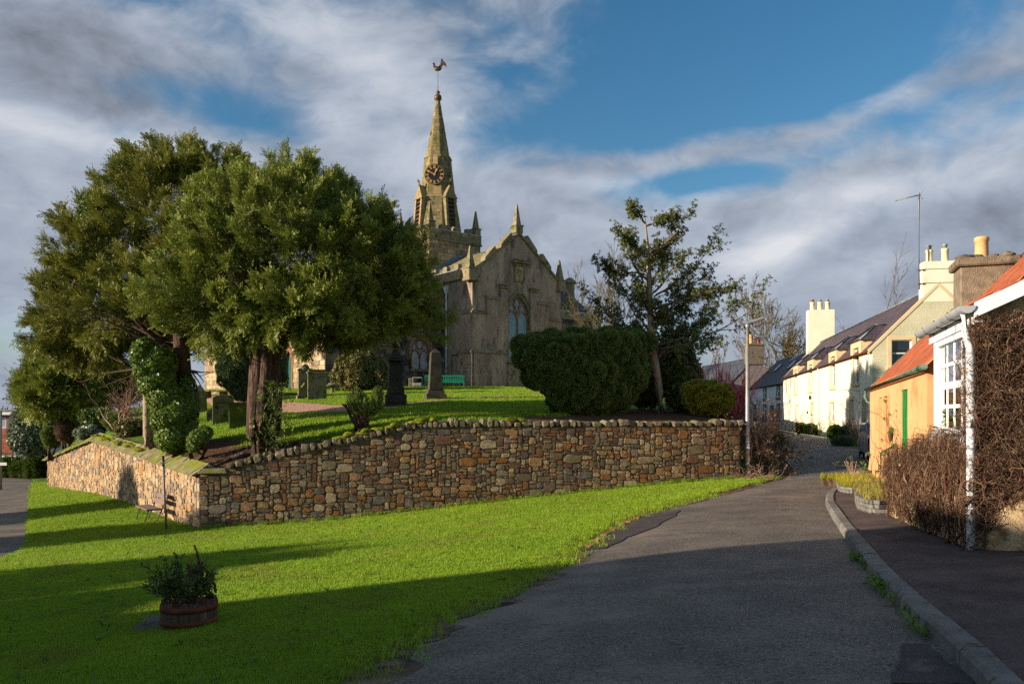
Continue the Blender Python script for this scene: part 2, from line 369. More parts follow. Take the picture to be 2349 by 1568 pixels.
def roadm():
    m = bpy.data.materials.new('asphalt'); m.use_nodes = True; m.node_tree.nodes.clear(); nt = NT(m.node_tree)
    out = nt.n('ShaderNodeOutputMaterial'); b = nt.n('ShaderNodeBsdfPrincipled'); nt.l(b.outputs[0], out.inputs[0])
    p = nt.n('ShaderNodeNewGeometry').outputs['Position']
    col = nt.ramp(nt.noise(p, 1.1, 9, 0.6), [(0.28, (0.082, 0.066, 0.053)), (0.5, (0.14, 0.113, 0.088)), (0.72, (0.23, 0.178, 0.134))])
    col = nt.mix(nt.smooth(nt.noise(p, 38, 4, 0.85), 0.53, 0.62), col, (0.30, 0.26, 0.21))
    col = nt.mix(nt.smooth(nt.noise(nt.vmath('ADD', p, (9, 2, 0)), 30, 4, 0.85), 0.52, 0.62), col, (0.03, 0.028, 0.026))
    lw = nt.noise(nt.vmath('ADD', p, (31, 4, 0)), 0.55, 9, 0.62)
    col = nt.mix(nt.math('MULTIPLY', nt.smooth(lw, 0.52, 0.70), 0.65), col, (0.26, 0.205, 0.16))
    if False: cr = nt.n('ShaderNodeTexVoronoi', feature='DISTANCE_TO_EDGE'); nt.l(nt.vmath('ADD', p, nt.vmath('SCALE', nt.n('ShaderNodeTexNoise').outputs['Color'])), cr.inputs['Vector']); cr.inputs['Scale'].default_value = 0.42
    if False: col = nt.mix(nt.math('MULTIPLY', nt.smooth(cr.outputs['Distance'], 0.018, 0.004), nt.smooth(nt.noise(p, 0.8, 3, .5), 0.47, 0.6)), col, (0.05, 0.046, 0.042))
    nt.l(col, b.inputs['Base Color']); b.inputs['Roughness'].default_value = 0.8; b.inputs['Specular IOR Level'].default_value = 0.3
    bp = nt.n('ShaderNodeBump'); bp.inputs['Strength'].default_value = 0.8; bp.inputs['Distance'].default_value = 0.007
    nt.l(nt.noise(p, 45, 3.5, 0.8), bp.inputs['Height']); nt.l(bp.outputs[0], b.inputs['Normal']); MATS['asphalt'] = m
roadm()
pm('patch_asphalt', [(0.045, 0.036, 0.034), (0.085, 0.066, 0.06)], 2.2, 8, rough=0.85, bump=0.6, bscale=120, bdist=0.006, stains=[((0.13, 0.10, 0.085), 3.0, 0.55, 0.7)])
pm('pavement', [(0.058, 0.040, 0.036), (0.095, 0.066, 0.057), (0.14, 0.10, 0.083)], 1.6, 9, rough=0.88, bump=0.7, bscale=110, bdist=0.006, stains=[((0.21, 0.155, 0.115), 75, 0.64, 0.72), ((0.05, 0.046, 0.036), 1.2, 0.55, 0.72)])
pm('kerb_stone', [(0.13, 0.12, 0.105), (0.22, 0.205, 0.18)], 5, 8, bump=0.6, bscale=45, bdist=0.008, stains=[((0.06, 0.07, 0.035), 5, 0.58, 0.72)], vary=0.18)
pm('brick_red', [(0.34, 0.13, 0.07), (0.45, 0.20, 0.11)], 9, 6, bump=0.4, vary=0.3)
pm('gravel_pink', [S(150, 105, 85), S(196, 150, 124), S(212, 175, 150)], 14, 8, bump=1.0, bscale=60, bdist=0.03, stains=[(S(110, 75, 60), 40, 0.55, 0.68)])
pm('soil', [S(40, 30, 24), S(72, 54, 40), S(104, 80, 58)], 5, 9, rough=0.95, bump=1.0, bscale=30, bdist=0.03)
STONES = [S(140, 122, 94), S(104, 88, 70), S(148, 116, 76), S(120, 82, 52), S(118, 108, 92), S(92, 82, 70), S(134, 98, 64), S(158, 140, 110), S(108, 78, 60), S(124, 106, 80), S(100, 92, 82), S(146, 112, 82), S(132, 92, 46), S(98, 74, 58), S(150, 130, 98), S(112, 102, 76), S(126, 112, 88), S(112, 92, 68)]
pm('rubble_stone', [(0, 0, 0), (1, 1, 1)], 7, 9, rough=0.9, bump=0.85, bscale=28, bdist=0.02, pal=STONES, stains=[((0.055, 0.05, 0.04), 5.5, 0.56, 0.72), ((0.30, 0.28, 0.22), 11, 0.62, 0.72)])
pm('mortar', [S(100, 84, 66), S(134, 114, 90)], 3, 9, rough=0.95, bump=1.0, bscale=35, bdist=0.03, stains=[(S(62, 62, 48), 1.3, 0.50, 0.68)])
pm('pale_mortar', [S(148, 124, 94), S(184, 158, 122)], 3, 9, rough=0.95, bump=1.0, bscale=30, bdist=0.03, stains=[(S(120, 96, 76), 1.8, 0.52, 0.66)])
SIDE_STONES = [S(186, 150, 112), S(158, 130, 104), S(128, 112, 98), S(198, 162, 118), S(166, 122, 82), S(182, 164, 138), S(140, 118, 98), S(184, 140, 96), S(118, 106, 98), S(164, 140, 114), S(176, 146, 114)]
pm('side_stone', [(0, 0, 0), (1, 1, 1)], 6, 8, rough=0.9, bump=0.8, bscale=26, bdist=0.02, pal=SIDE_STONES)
pm('coping_stone', [S(86, 78, 64), S(142, 128, 102)], 6, 8, rough=0.92, bump=0.9, bscale=26, bdist=0.02, vary=0.2, stains=[(S(84, 96, 22), 3.2, 0.57, 0.66), (S(60, 54, 44), 8, 0.58, 0.7)])
pm('mossy_slab', [S(112, 104, 74), S(150, 140, 98)], 4, 8, rough=0.95, bump=0.9, bscale=28, bdist=0.02, vary=0.18, stains=[(S(122, 126, 22), 0.9, 0.46, 0.58), (S(70, 84, 20), 7, 0.56, 0.7)])
pm('moss', [S(58, 68, 8), S(116, 122, 20), S(150, 150, 34)], 9, 8, rough=1.0, bump=1.0, bscale=50, bdist=0.03)
# church
pm('harl', [S(136, 114, 98), S(164, 140, 120), S(186, 160, 134)], 0.8, 9, rough=0.95, bump=0.7, bscale=42, bdist=0.02, stretch=(1, 1, 0.35), stains=[(S(96, 83, 75), 1.1, 0.50, 0.72), (S(112, 94, 80), 3.0, 0.54, 0.72), (S(206, 198, 180), 6.0, 0.665, 0.70)])
ASH = [S(178, 152, 116), S(160, 136, 104), S(190, 166, 130), S(150, 126, 100), S(176, 142, 102), S(140, 122, 98), S(186, 156, 120)]
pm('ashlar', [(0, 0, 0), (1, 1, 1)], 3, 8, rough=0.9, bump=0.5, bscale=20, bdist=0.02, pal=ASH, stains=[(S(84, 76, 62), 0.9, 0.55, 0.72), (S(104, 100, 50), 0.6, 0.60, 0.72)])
pm('shaded_ashlar', [(0, 0, 0), (1, 1, 1)], 3, 8, rough=0.9, bump=0.5, bscale=20, bdist=0.02, pal=[S(128, 116, 100), S(98, 90, 80), S(150, 138, 120), S(84, 78, 72), S(140, 112, 88), S(112, 104, 92)], stains=[(S(48, 46, 44), 0.9, 0.48, 0.64)])  # ashlar palette darkened to carry the shade of walls turned from the sun
pm('spire_stone', [(0, 0, 0), (1, 1, 1)], 3, 8, rough=0.92, bump=0.6, bscale=18, bdist=0.02, pal=[S(150, 130, 92), S(128, 116, 82), S(162, 140, 98), S(118, 108, 78), S(140, 124, 88)], stains=[(S(112, 106, 60), 0.55, 0.50, 0.72), (S(176, 128, 40), 1.1, 0.62, 0.72), (S(66, 62, 50), 1.6, 0.56, 0.7)])
pm('ashlar_joint', [S(112, 96, 76), S(140, 120, 94)], 2, 6, bump=0.4)
pm('dressed_stone', [S(120, 108, 84), S(152, 136, 106)], 2.5, 8, bump=0.5, bscale=20, stains=[(S(90, 94, 44), 1.2, 0.50, 0.66), (S(70, 64, 54), 2.2, 0.56, 0.7)], vary=0.12)
pm('warm_stone', [S(150, 104, 76), S(176, 128, 96)], 3, 7, bump=0.4, bscale=20)
pm('stone_slate', [S(96, 92, 70), S(132, 124, 92), S(150, 138, 104)], 2.5, 9, rough=0.9, bump=0.8, bscale=14, bdist=0.03, stretch=(1, 1, 3), stains=[(S(112, 112, 60), 1.0, 0.52, 0.68)], vary=0.15)
pm('blue_slate', [S(58, 62, 70), S(84, 86, 92)], 2, 8, rough=0.55, bump=0.4, bscale=16, spec=0.4, vary=0.22)
pm('purple_slate', [S(74, 62, 66), S(98, 84, 86)], 1.6, 8, rough=0.6, bump=0.35, bscale=16, spec=0.35, vary=0.16)
pm('lead', [S(150, 156, 166), S(196, 202, 210)], 2, 6, rough=0.45, spec=0.5)
pm('dark_lead', [S(86, 96, 108), S(122, 132, 144)], 2, 6, rough=0.5, spec=0.5)
glassm('leaded_glass', S(104, 132, 142), 0.25)
pm('pale_glass', [S(150, 146, 150), S(186, 182, 184)], 3, 4, rough=0.15, spec=0.6)
pm('clock_black', [S(20, 20, 22), S(30, 29, 30)], 4, 3, rough=0.5)
pm('gilt', [S(200, 150, 84), S(222, 174, 108)], 9, 4, rough=0.45, metallic=0.25)
pm('copper', [S(92, 68, 50), S(124, 92, 66)], 5, 5, rough=0.5, metallic=0.4)
pm('slat_wood', [S(80, 62, 66), S(116, 92, 92)], 3, 6, rough=0.8, stretch=(1, 1, 6))
pm('teal_paint', [S(36, 92, 88), S(52, 116, 108)], 2, 5, rough=0.6)
pm('green_paint', [S(22, 118, 92), S(36, 146, 112)], 5, 5, rough=0.5, bump=0.2)
pm('red_wood', [S(120, 62, 40), S(152, 84, 54)], 3, 7, rough=0.6, stretch=(6, 6, 0.6))
pm('grave_stone', [S(110, 102, 80), S(146, 136, 106)], 3, 8, bump=0.6, bscale=26, stains=[(S(92, 100, 44), 1.6, 0.46, 0.62), (S(58, 54, 46), 4, 0.54, 0.68)])
pm('mossy_grave', [S(78, 88, 36), S(110, 116, 50)], 2.5, 8, bump=0.6, bscale=26, stains=[(S(50, 50, 32), 2.2, 0.52, 0.66)])
pm('dark_grave', [S(58, 54, 46), S(86, 80, 66)], 3, 8, bump=0.6, bscale=26, stains=[(S(96, 96, 50), 1.5, 0.55, 0.68), (S(150, 144, 126), 7, 0.68, 0.74)])
pm('letter_cut', [S(38, 36, 28), S(52, 50, 40)], 5, 3)
# houses
pm('cream_wall', [S(232, 222, 192), S(240, 232, 208)], 0.9, 7, rough=0.9, bump=0.35, bscale=60, bdist=0.01, stains=[(S(220, 204, 168), 0.7, 0.58, 0.76)])
pm('cream_harl', [S(200, 190, 156), S(220, 211, 178)], 1.2, 8, rough=0.95, bump=0.9, bscale=34, bdist=0.03)
pm('sand_trim', [S(214, 186, 140), S(226, 200, 156)], 2, 6, rough=0.85, bump=0.2, bscale=30)
pm('orange_wall', [S(220, 162, 110), S(232, 176, 124)], 0.9, 7, rough=0.9, bump=0.4, bscale=70, bdist=0.01, stains=[(S(196, 130, 84), 0.8, 0.52, 0.72), (S(228, 180, 132), 2.5, 0.6, 0.75)])
pm('orange_harl', [S(196, 128, 80), S(222, 152, 100)], 5, 8, rough=0.95, bump=1.0, bscale=36, bdist=0.04)
pm('white_wall', [S(220, 218, 214), S(236, 234, 228)], 1, 7, rough=0.9, bump=0.3, bscale=40)
pm('grey_harl', [S(118, 104, 88), S(160, 142, 118)], 6, 9, rough=0.95, bump=1.0, bscale=45, bdist=0.03, stains=[(S(84, 76, 62), 1.2, 0.54, 0.7)])
pm('pink_harl', [S(138, 122, 120), S(166, 148, 142)], 3, 8, rough=0.95, bump=0.9, bscale=12, bdist=0.06)
pm('creeper_wall', [S(176, 148, 108), S(206, 178, 136)], 3, 9, rough=0.95, bump=1.0, bscale=30, bdist=0.03, stains=[(S(120, 94, 66), 3, 0.5, 0.66)])
pm('pantile', [S(146, 76, 50), S(170, 94, 64)], 4, 8, rough=0.8, bump=0.5, bscale=30, vary=0.22, stains=[(S(104, 72, 48), 4, 0.58, 0.7)])
pm('old_tile', [S(92, 78, 64), S(120, 104, 84)], 4, 8, rough=0.9, bump=0.6, bscale=30, vary=0.2, stains=[(S(90, 92, 44), 2, 0.58, 0.7)])
pm('white_paint', [S(224, 224, 224), S(238, 238, 236)], 3, 6, rough=0.5, bump=0.12, bscale=50)
pm('grey_gutter', [S(150, 152, 154), S(178, 180, 182)], 3, 6, rough=0.5, stains=[(S(112, 110, 100), 3, 0.56, 0.7)])
pm('green_gutter', [S(96, 122, 110), S(130, 148, 138)], 2.2, 6, rough=0.5, stains=[(S(36, 104, 72), 1.6, 0.55, 0.62)])
pm('rust_gutter', [S(120, 62, 38), S(150, 82, 52)], 3, 6, rough=0.7)
glassm('window_glass', S(52, 58, 66), 0.04)
glassm('dark_glass', S(30, 34, 42), 0.05)
pm('curtain', [S(190, 190, 196), S(222, 222, 226)], 6, 4, rough=0.9, stretch=(6, 6, 0.3))
pm('dim_room', [S(60, 54, 48), S(92, 82, 70)], 2, 4, rough=0.9)
pm('brown_door', [S(142, 68, 34), S(170, 88, 46)], 3, 6, rough=0.5, stretch=(5, 5, 0.5))
pm('green_door', [S(24, 110, 50), S(36, 136, 64)], 3, 5, rough=0.5)
pm('dark_green', [S(24, 66, 40), S(34, 84, 52)], 4, 4, rough=0.5)
pm('black_paint', [S(30, 30, 32), S(44, 44, 46)], 4, 4, rough=0.5)
pm('clay_pot', [S(206, 160, 104), S(224, 182, 128)], 4, 6, rough=0.85, bump=0.2)
pm('cream_pot', [S(222, 204, 158), S(234, 220, 180)], 4, 6, rough=0.85)
pm('red_clay', [S(150, 76, 50), S(176, 98, 66)], 4, 6, rough=0.85)
pm('steel', [S(150, 150, 150), S(186, 186, 184)], 4, 4, rough=0.38, metallic=0.5)
pm('galvanised', [S(142, 146, 148), S(176, 178, 178)], 5, 7, rough=0.55, metallic=0.3, stretch=(1, 1, 0.3))
pm('lamp_grey', [S(120, 122, 120), S(150, 150, 148)], 4, 4, rough=0.5)
pm('lamp_glass', [S(186, 188, 186), S(206, 206, 204)], 3, 3, rough=0.2)
pm('bench_plank', [S(112, 92, 88), S(138, 114, 108)], 4, 7, rough=0.75, bump=0.2, stretch=(4, 4, 4))
pm('iron', [S(32, 32, 32), S(48, 48, 46)], 5, 4, rough=0.55)
pm('barrel_wood', [S(72, 58, 46), S(112, 92, 74)], 4, 8, rough=0.9, bump=0.5, bscale=30, stretch=(5, 5, 0.7), vary=0.2)
pm('rust_hoop', [S(86, 46, 28), S(126, 66, 38)], 8, 7, rough=0.85, bump=0.3)
pm('slab', [S(78, 72, 64), S(104, 96, 86)], 6, 7, bump=0.6, bscale=40, vary=0.2)
pm('plastic_grey', [S(150, 148, 140), S(176, 174, 166)], 5, 4, rough=0.5)
pm('car_paint', [S(26, 26, 34), S(34, 34, 44)], 2, 2, rough=0.2, spec=0.6)
pm('rubber', [S(20, 20, 20), S(30, 30, 30)], 5, 3, rough=0.85)
pm('fence_wood', [S(78, 66, 54), S(108, 92, 76)], 5, 6, rough=0.9)
# bark and leaves
pm('yew_bark', [S(48, 36, 31), S(88, 67, 56), S(132, 106, 88)], 9, 9, rough=0.95, bump=1.0, bscale=22, bdist=0.10, stretch=(1, 1, 0.14), stains=[(S(40, 30, 26), 5, 0.5, 0.64)])
pm('dark_bark', [S(66, 48, 40), S(104, 80, 66)], 7, 9, rough=0.95, bump=1.0, bscale=18, bdist=0.05, stretch=(1, 1, 0.16))
pm('pale_bark', [S(128, 112, 90), S(172, 154, 126)], 6, 8, rough=0.9, bump=0.6, bscale=24, bdist=0.02, stains=[(S(88, 76, 60), 7, 0.56, 0.68)])
pm('twig_bark', [S(98, 84, 68), S(134, 114, 92)], 6, 5, rough=0.9)
pm('grey_twig', [S(104, 92, 82), S(140, 124, 108)], 4, 5, rough=0.9)
pm('mossy_twig', [S(92, 84, 56), S(128, 112, 76)], 4, 5, rough=0.9)
pm('pink_twig', [S(150, 116, 100), S(186, 150, 130)], 5, 5, rough=0.9)
pm('red_twig', [S(206, 60, 76), S(232, 92, 106)], 5, 5, rough=0.7)
pm('vine_stem', [(0, 0, 0), (1, 1, 1)], 9, 6, rough=0.9, pal=[S(100, 74, 58), S(76, 56, 44), S(130, 100, 76), S(66, 46, 38), S(112, 84, 66), S(146, 118, 90), S(92, 54, 40), S(84, 62, 50)])
leafm('yew_leaf', (0.022, 0.050, 0.012), (0.29, 0.325, 0.05), trans=0.14, rough=0.5, spec=0.3)
leafm('olive_leaf', (0.024, 0.047, 0.011), (0.27, 0.27, 0.042), trans=0.14, rough=0.5, spec=0.3)
leafm('deep_yew', (0.040, 0.085, 0.024), (0.23, 0.29, 0.062), trans=0.12, rough=0.5, spec=0.25)
leafm('grey_yew', (0.05, 0.09, 0.038), (0.16, 0.21, 0.085), trans=0.12, rough=0.55, spec=0.25)
leafm('holly_leaf', (0.035, 0.060, 0.020), (0.17, 0.18, 0.04), trans=0.15, rough=0.42, spec=0.4)
leafm('ivy_leaf', (0.035, 0.085, 0.012), (0.20, 0.27, 0.03), trans=0.25, rough=0.42, spec=0.35)
leafm('laurel_leaf', (0.032, 0.070, 0.016), (0.15, 0.20, 0.03), trans=0.15, rough=0.42, spec=0.35)
leafm('gold_leaf', (0.07, 0.13, 0.012), (0.40, 0.36, 0.03), trans=0.2, rough=0.4, spec=0.35)
leafm('photinia_leaf', (0.055, 0.11, 0.022), (0.27, 0.20, 0.06), trans=0.2, rough=0.4, spec=0.4)
leafm('box_leaf', (0.035, 0.085, 0.010), (0.12, 0.20, 0.02), trans=0.15, rough=0.4)
leafm('brown_leaf', (0.12, 0.065, 0.04), (0.26, 0.165, 0.10), trans=0.2, rough=0.7, spec=0.1)
leafm('silver_leaf', (0.06, 0.085, 0.05), (0.30, 0.33, 0.22), trans=0.15, rough=0.3, spec=0.5)
leafm('heather', (0.15, 0.13, 0.035), (0.36, 0.31, 0.08), trans=0.2, rough=0.8, spec=0.1)

# ---------------------------------------------------------------- ground, lane, pavement
WC = Vector((-9.4, 24.0, 0)); WE = Vector((7.45, 26.0, 0)); WM = Vector((-19.3, 36.8, 0)); WF = Vector((-28.0, 48.0, 0))
def inpoly(x, y, poly):
    x = np.asarray(x, float); y = np.asarray(y, float); r = np.zeros(x.shape, bool); n = len(poly)
    for i in range(n):
        x1, y1 = poly[i][:2]; x2, y2 = poly[(i+1) % n][:2]
        if y1 == y2: continue
        r ^= ((y1 > y) != (y2 > y)) & (x < (x2-x1)*(y-y1)/(y2-y1)+x1)
    return r
def catmull(P, k=8):
    P = [Vector(p) for p in P]; out = []
    for i in range(len(P)-1):
        p0, p1, p2, p3 = P[max(i-1, 0)], P[i], P[i+1], P[min(i+2, len(P)-1)]
        for j in range(k):
            t = j/k; out.append(0.5*((2*p1) + (p2-p0)*t + (2*p0-5*p1+4*p2-p3)*t*t + (3*p1-p0-3*p2+p3)*t**3))
    return out + [P[-1]]
def dist_line(x, y, P):
    x = np.asarray(x, float); y = np.asarray(y, float); d = np.full(x.shape, 1e9)
    for a, b in zip(P[:-1], P[1:]):
        vx, vy = b[0]-a[0], b[1]-a[1]; L = max(vx*vx+vy*vy, 1e-9); t = np.clip(((x-a[0])*vx+(y-a[1])*vy)/L, 0, 1)
        d = np.minimum(d, np.hypot(x-a[0]-t*vx, y-a[1]-t*vy))
    return d
W2 = lambda x, y: Vector((x, y, 0))
LPX = [(790, 1568), (960, 1450), (1130, 1370), (1250, 1310), (1330, 1262), (1440, 1190), (1560, 1155), (1660, 1130), (1740, 1110), (1790, 1097), (1818, 1078), (1805, 1058), (1782, 1036)]
RPX = [(2250, 1568), (2120, 1440), (2040, 1360), (1990, 1300), (1945, 1240), (1905, 1178), (1893, 1150), (1905, 1128), (1935, 1113), (1990, 1104)]
LL = [W2(-5.5, -6), W2(-3.0, 0)] + [hit(*p) for p in LPX] + [W2(13.6, 46), W2(16.3, 60), W2(19, 82)]
RR = [W2(-.5, -6), W2(1.3, 0)] + [hit(*p) for p in RPX] + [W2(15, 26.2), W2(21, 30.5), W2(16.2, 36.6), W2(18.2, 47), W2(20.8, 60), W2(24.4, 82)]
for p in LL + RR: p.z = 0
LEFT = catmull(LL, 8); RIGHT = catmull(RR, 8)
LANE = [(p.x, p.y) for p in LEFT] + [(p.x, p.y) for p in reversed(RIGHT)]
RD_R = [W2(-6, -6), W2(-6.2, 0), W2(-7.2, 6), W2(-8.8, 12)] + [hit(*p) for p in [(0, 1283), (51, 1258), (61, 1213), (66, 1155), (69, 1118), (72, 1100)]] + [W2(-46, 74)]
for p in RD_R: p.z = 0
RD_R = catmull(RD_R, 6)
RD_L = [p + Vector((-5.2, -1.2, 0)) for p in RD_R]
ROAD2 = [(p.x, p.y) for p in RD_R] + [(p.x, p.y) for p in reversed(RD_L)]
PAVE_O = [W2(9, -6), W2(9, 0), W2(8.6, 5.2), W2(7.6, 8.2), W2(5.45, 9.28), W2(5.62, 10.4), W2(5.95, 11.8), W2(6.32, 13.4), W2(7.2, 14.6), W2(8.3, 17.6), W2(9.6, 21.3)]
PAVE_I = [RIGHT[i] for i in (0, 8, 16, 24, 32, 40, 48, 56, 64, 68, 72)]; PAVE_N = [0, 8, 16, 24, 32, 40, 48, 56, 64, 68, 72]
PAVE = [(p.x, p.y) for p in PAVE_I] + [(p.x, p.y) for p in reversed(PAVE_O)]
def axis(lo, hi, step, far):
    a = np.arange(lo, hi+step/2, step); g = step*1.35**np.arange(1, 60); g = np.cumsum(g); g = g[g < far]
    return np.concatenate([(lo-g)[::-1], a, hi+g])
def sheet_grid(xs, ys, zf):
    X, Y = np.meshgrid(xs, ys); Z = zf(X, Y); n, m = X.shape
    idx = np.arange(n*m).reshape(n, m)
    F = np.stack([idx[:-1, :-1], idx[:-1, 1:], idx[1:, 1:], idx[1:, :-1]], -1).reshape(-1, 4)
    return np.stack([X.ravel(), Y.ravel(), Z.ravel()], 1), F
def street_z(X, Y):
    z = STREET(np.clip(X, -60, 45), np.clip(Y, -12, 110)); d = np.maximum(np.abs(X)-45, 0) + np.maximum(Y-110, 0) + np.maximum(-12-Y, 0)
    return z*np.exp(-d/60) - 1.2*(1-np.exp(-d/60))
def ground_z(X, Y):
    z = street_z(X, Y); low = inpoly(X, Y, LANE) | inpoly(X, Y, ROAD2) | inpoly(X, Y, PAVE)
    return np.where(low, z-0.14, z)
V, F = sheet_grid(axis(-34, 24, 0.34, 3500), axis(-6, 62, 0.34, 3500), ground_z)
soil = np.exp(-(dist_line(V[:, 0], V[:, 1], [(p.x, p.y) for p in LEFT])/0.55)**2)*0.85
bx, by = hit(380, 1195).x, hit(380, 1195).y
soil = np.maximum(soil, 0.8*np.exp(-((V[:, 0]-bx)**2/1.6+(V[:, 1]-by-.2)**2/0.8)))
soil = np.maximum(soil, 0.5*np.exp(-(dist_line(V[:, 0], V[:, 1], [WF, WM, WC, WE])/0.3)**2))
me = np_mesh('ground', V, F, 'lawn', [('soil', 'FLOAT', 'POINT', soil.astype(np.float32))]); me.polygons.foreach_set('use_smooth', np.ones(len(F), bool))
tag(link(bpy.data.objects.new('ground', me)), 'green grass ground of the village', kind='structure')
def strip(name, A, B, mat, n=14, dz=0.0, crown=0.0, kind='structure', surf=None):
    vs = []; surf = surf or street_z
    a = np.array([(p.x, p.y) for p in A]); b = np.array([(p.x, p.y) for p in B]); k = np.linspace(0, 1, n)
    P = a[:, None, :]*(1-k)[None, :, None] + b[:, None, :]*k[None, :, None]
    Z = surf(P[..., 0], P[..., 1]) + dz + crown*(1-(2*k[None, :]-1)**2)
    V = np.concatenate([P, Z[..., None]], -1).reshape(-1, 3); idx = np.arange(len(a)*n).reshape(len(a), n)
    F = np.stack([idx[:-1, :-1], idx[:-1, 1:], idx[1:, 1:], idx[1:, :-1]], -1).reshape(-1, 4)
    me = np_mesh(name, V, F, mat); me.polygons.foreach_set('use_smooth', np.ones(len(F), bool))
    return tag(link(bpy.data.objects.new(name, me)), kind=kind)
strip('lane_road', LEFT, RIGHT, 'asphalt', 18, -0.03, 0.05)
strip('side_road', RD_L, RD_R, 'asphalt', 10, -0.03, 0.05)
PO8 = [Vector((float(np.interp(i, PAVE_N, [p.x for p in PAVE_O])), float(np.interp(i, PAVE_N, [p.y for p in PAVE_O])), 0)) for i in range(73)]; PI8 = [RIGHT[i]+(PO8[i]-RIGHT[i]).normalized()*.15 for i in range(73)]
pave = strip('pavement', PI8, PO8, 'pavement', 8, 0.070)
# worn resurfacing patches let into the lane
def patch(name, px, mat, dz):
    P = [hit(*p) for p in px]; c = sum((Vector((p.x, p.y, 0)) for p in P), Vector())/len(P); mb = MB(); ring = []
    for i, p in enumerate(P):
        q = P[(i+1) % len(P)]
        for j in range(5):
            t = j/5; ring.append(Vector((p.x+(q.x-p.x)*t + random.uniform(-.03, .03), p.y+(q.y-p.y)*t + random.uniform(-.03, .03), 0)))
    lay = [[c+(r-c)*k for r in ring] for k in (1, .75, .5, .25)]; vs = []
    for L_ in lay:
        for r in L_: vs.append((r.x, r.y, lane_z(r.x, r.y)+dz))
    n = len(ring); fs = [(k*n+i, k*n+(i+1) % n, (k+1)*n+(i+1) % n, (k+1)*n+i) for k in range(3) for i in range(n)]; fs.append(tuple(3*n+i for i in range(n)))
    return tag(mb.add(vs, fs).build(name, mat), kind='structure')
RIGHT_T = [(p.x, p.y) for p in RIGHT]; LEFT_T = [(p.x, p.y) for p in LEFT]
def lane_z(x, y):
    a = float(dist_line(np.array([x]), np.array([y]), LEFT_T)[0]); b = float(dist_line(np.array([x]), np.array([y]), RIGHT_T)[0]); k = a/(a+b+1e-6)
    return gz(x, y) - 0.03 + 0.05*(1-(2*k-1)**2)
GRIT_O = [p+Vector((.22+.16*sin(i*.9)+.1*sin(i*2.3), -.05, 0)) for i, p in enumerate(LEFT[8:82])]
pm('lane_grit', [S(62, 50, 42), S(104, 86, 72), S(140, 118, 98)], 4, 8, rough=0.95, bump=0.8, bscale=70, bdist=0.02, stains=[(S(48, 40, 34), 2.0, 0.5, 0.66)])
strip('lane_grit', [p+Vector((-.12, 0, 0)) for p in LEFT[8:82]], GRIT_O, 'lane_grit', 5, -0.012)
patch('tar_patch', [(1345, 1258), (1385, 1225), (1440, 1196), (1500, 1172), (1560, 1170), (1545, 1185), (1500, 1210), (1440, 1232), (1390, 1256)], 'patch_asphalt', 0.012)
patch('tar_patch', [(2070, 1475), (2130, 1472), (2195, 1530), (2240, 1566), (2050, 1566), (2062, 1520)], 'patch_asphalt', 0.012)
# the brick edging that shows along the turf
eb = thing('brick_edging', 'short row of orange bricks sunk along the turf edge of the lane', 'edging', hit(1400, 1222))
for i in range(7):
    t = i/6; p = hit(1352+(1462-1352)*t, 1250+(1186-1250)*t-6*sin(pi*t)); o = p-eb.location; a = atan2(20, 10)
    d = (LEFT[58]-LEFT[50]); a = atan2(d.y, d.x)
    MB().box(-.16, .16, -.05, .05, -.05, 0.0).build('brick', 'brick_red', eb, 0.006, (o.x, o.y, o.z+0.012)).rotation_euler = (0, 0, a+random.uniform(-.06, .06))
# kerb stones
kp = tag(bpy.data.objects.new('kerb', None), kind='structure'); link(kp)
path = [p for p in RIGHT[6:74]]
acc = [0]
for a, b in zip(path[:-1], path[1:]): acc.append(acc[-1]+(b-a).length)
def along(s):
    i = min(max(int(np.searchsorted(acc, s)) - 1, 0), len(path)-2); t = (s-acc[i])/max(acc[i+1]-acc[i], 1e-6); return path[i]+(path[i+1]-path[i])*t
s = 0.0
while s < acc[-1]-0.3:
    L = random.uniform(0.78, 0.95); a, b = along(s+0.008), along(min(s+L, acc[-1])-0.008); s += L
    t = (b-a); t.z = 0; nrm = Vector((t.y, -t.x, 0)).normalized(); mb = MB(); zt = [gz(a.x, a.y), gz(b.x, b.y)]; w = 0.15; j = random.uniform(-.006, .006)
    prof = [(-0.012, -0.12), (0.0, 0.062+j), (0.028, 0.092+j), (w, 0.098+j), (w, -0.12)]
    vs = [(q.x+nrm.x*o_, q.y+nrm.y*o_, z0+h) for q, z0 in ((a, zt[0]), (b, zt[1])) for o_, h in prof]; n = len(prof)
    mb.add(vs, [(i, i+1, n+i+1, n+i) for i in range(n-1)] + [tuple(range(n-1, -1, -1)), tuple(range(n, 2*n))])
    mb.build('kerb_stone', 'kerb_stone', kp)

# ---------------------------------------------------------------- churchyard surface
YP = [(-9.15, 24.3), (7.2, 26.25), (9.0, 33), (12.5, 46), (15.5, 60), (20, 96), (-38, 96), (-31.5, 60), (-28.0, 48.6), (-19.1, 37.1)]
V, F = sheet_grid(axis(-46, 20, 0.4, 8), axis(23.6, 90, 0.4, 8), lambda X, Y: YARD(X, Y))
c = V[F].mean(1); keep = inpoly(c[:, 0], c[:, 1], YP); F = F[keep]
wall_in = dist_line(V[:, 0], V[:, 1], [WM, WC, WE])
bed = hit(1320, 945, YARD, 20); s1 = np.where((V[:, 0] > 0.2), np.clip(1.35-wall_in/3.6, 0, 1), 0)
s1 = np.maximum(s1, np.where((V[:, 0] > 2.2), np.clip(1.3-(V[:, 1]-25.5)/8.5, 0, 1), 0))
s2 = np.where((V[:, 0] < 0.2), np.clip(1.2-wall_in/2.3, 0, 1), 0)*np.where(V[:, 0] < -15, 0.6, 1)
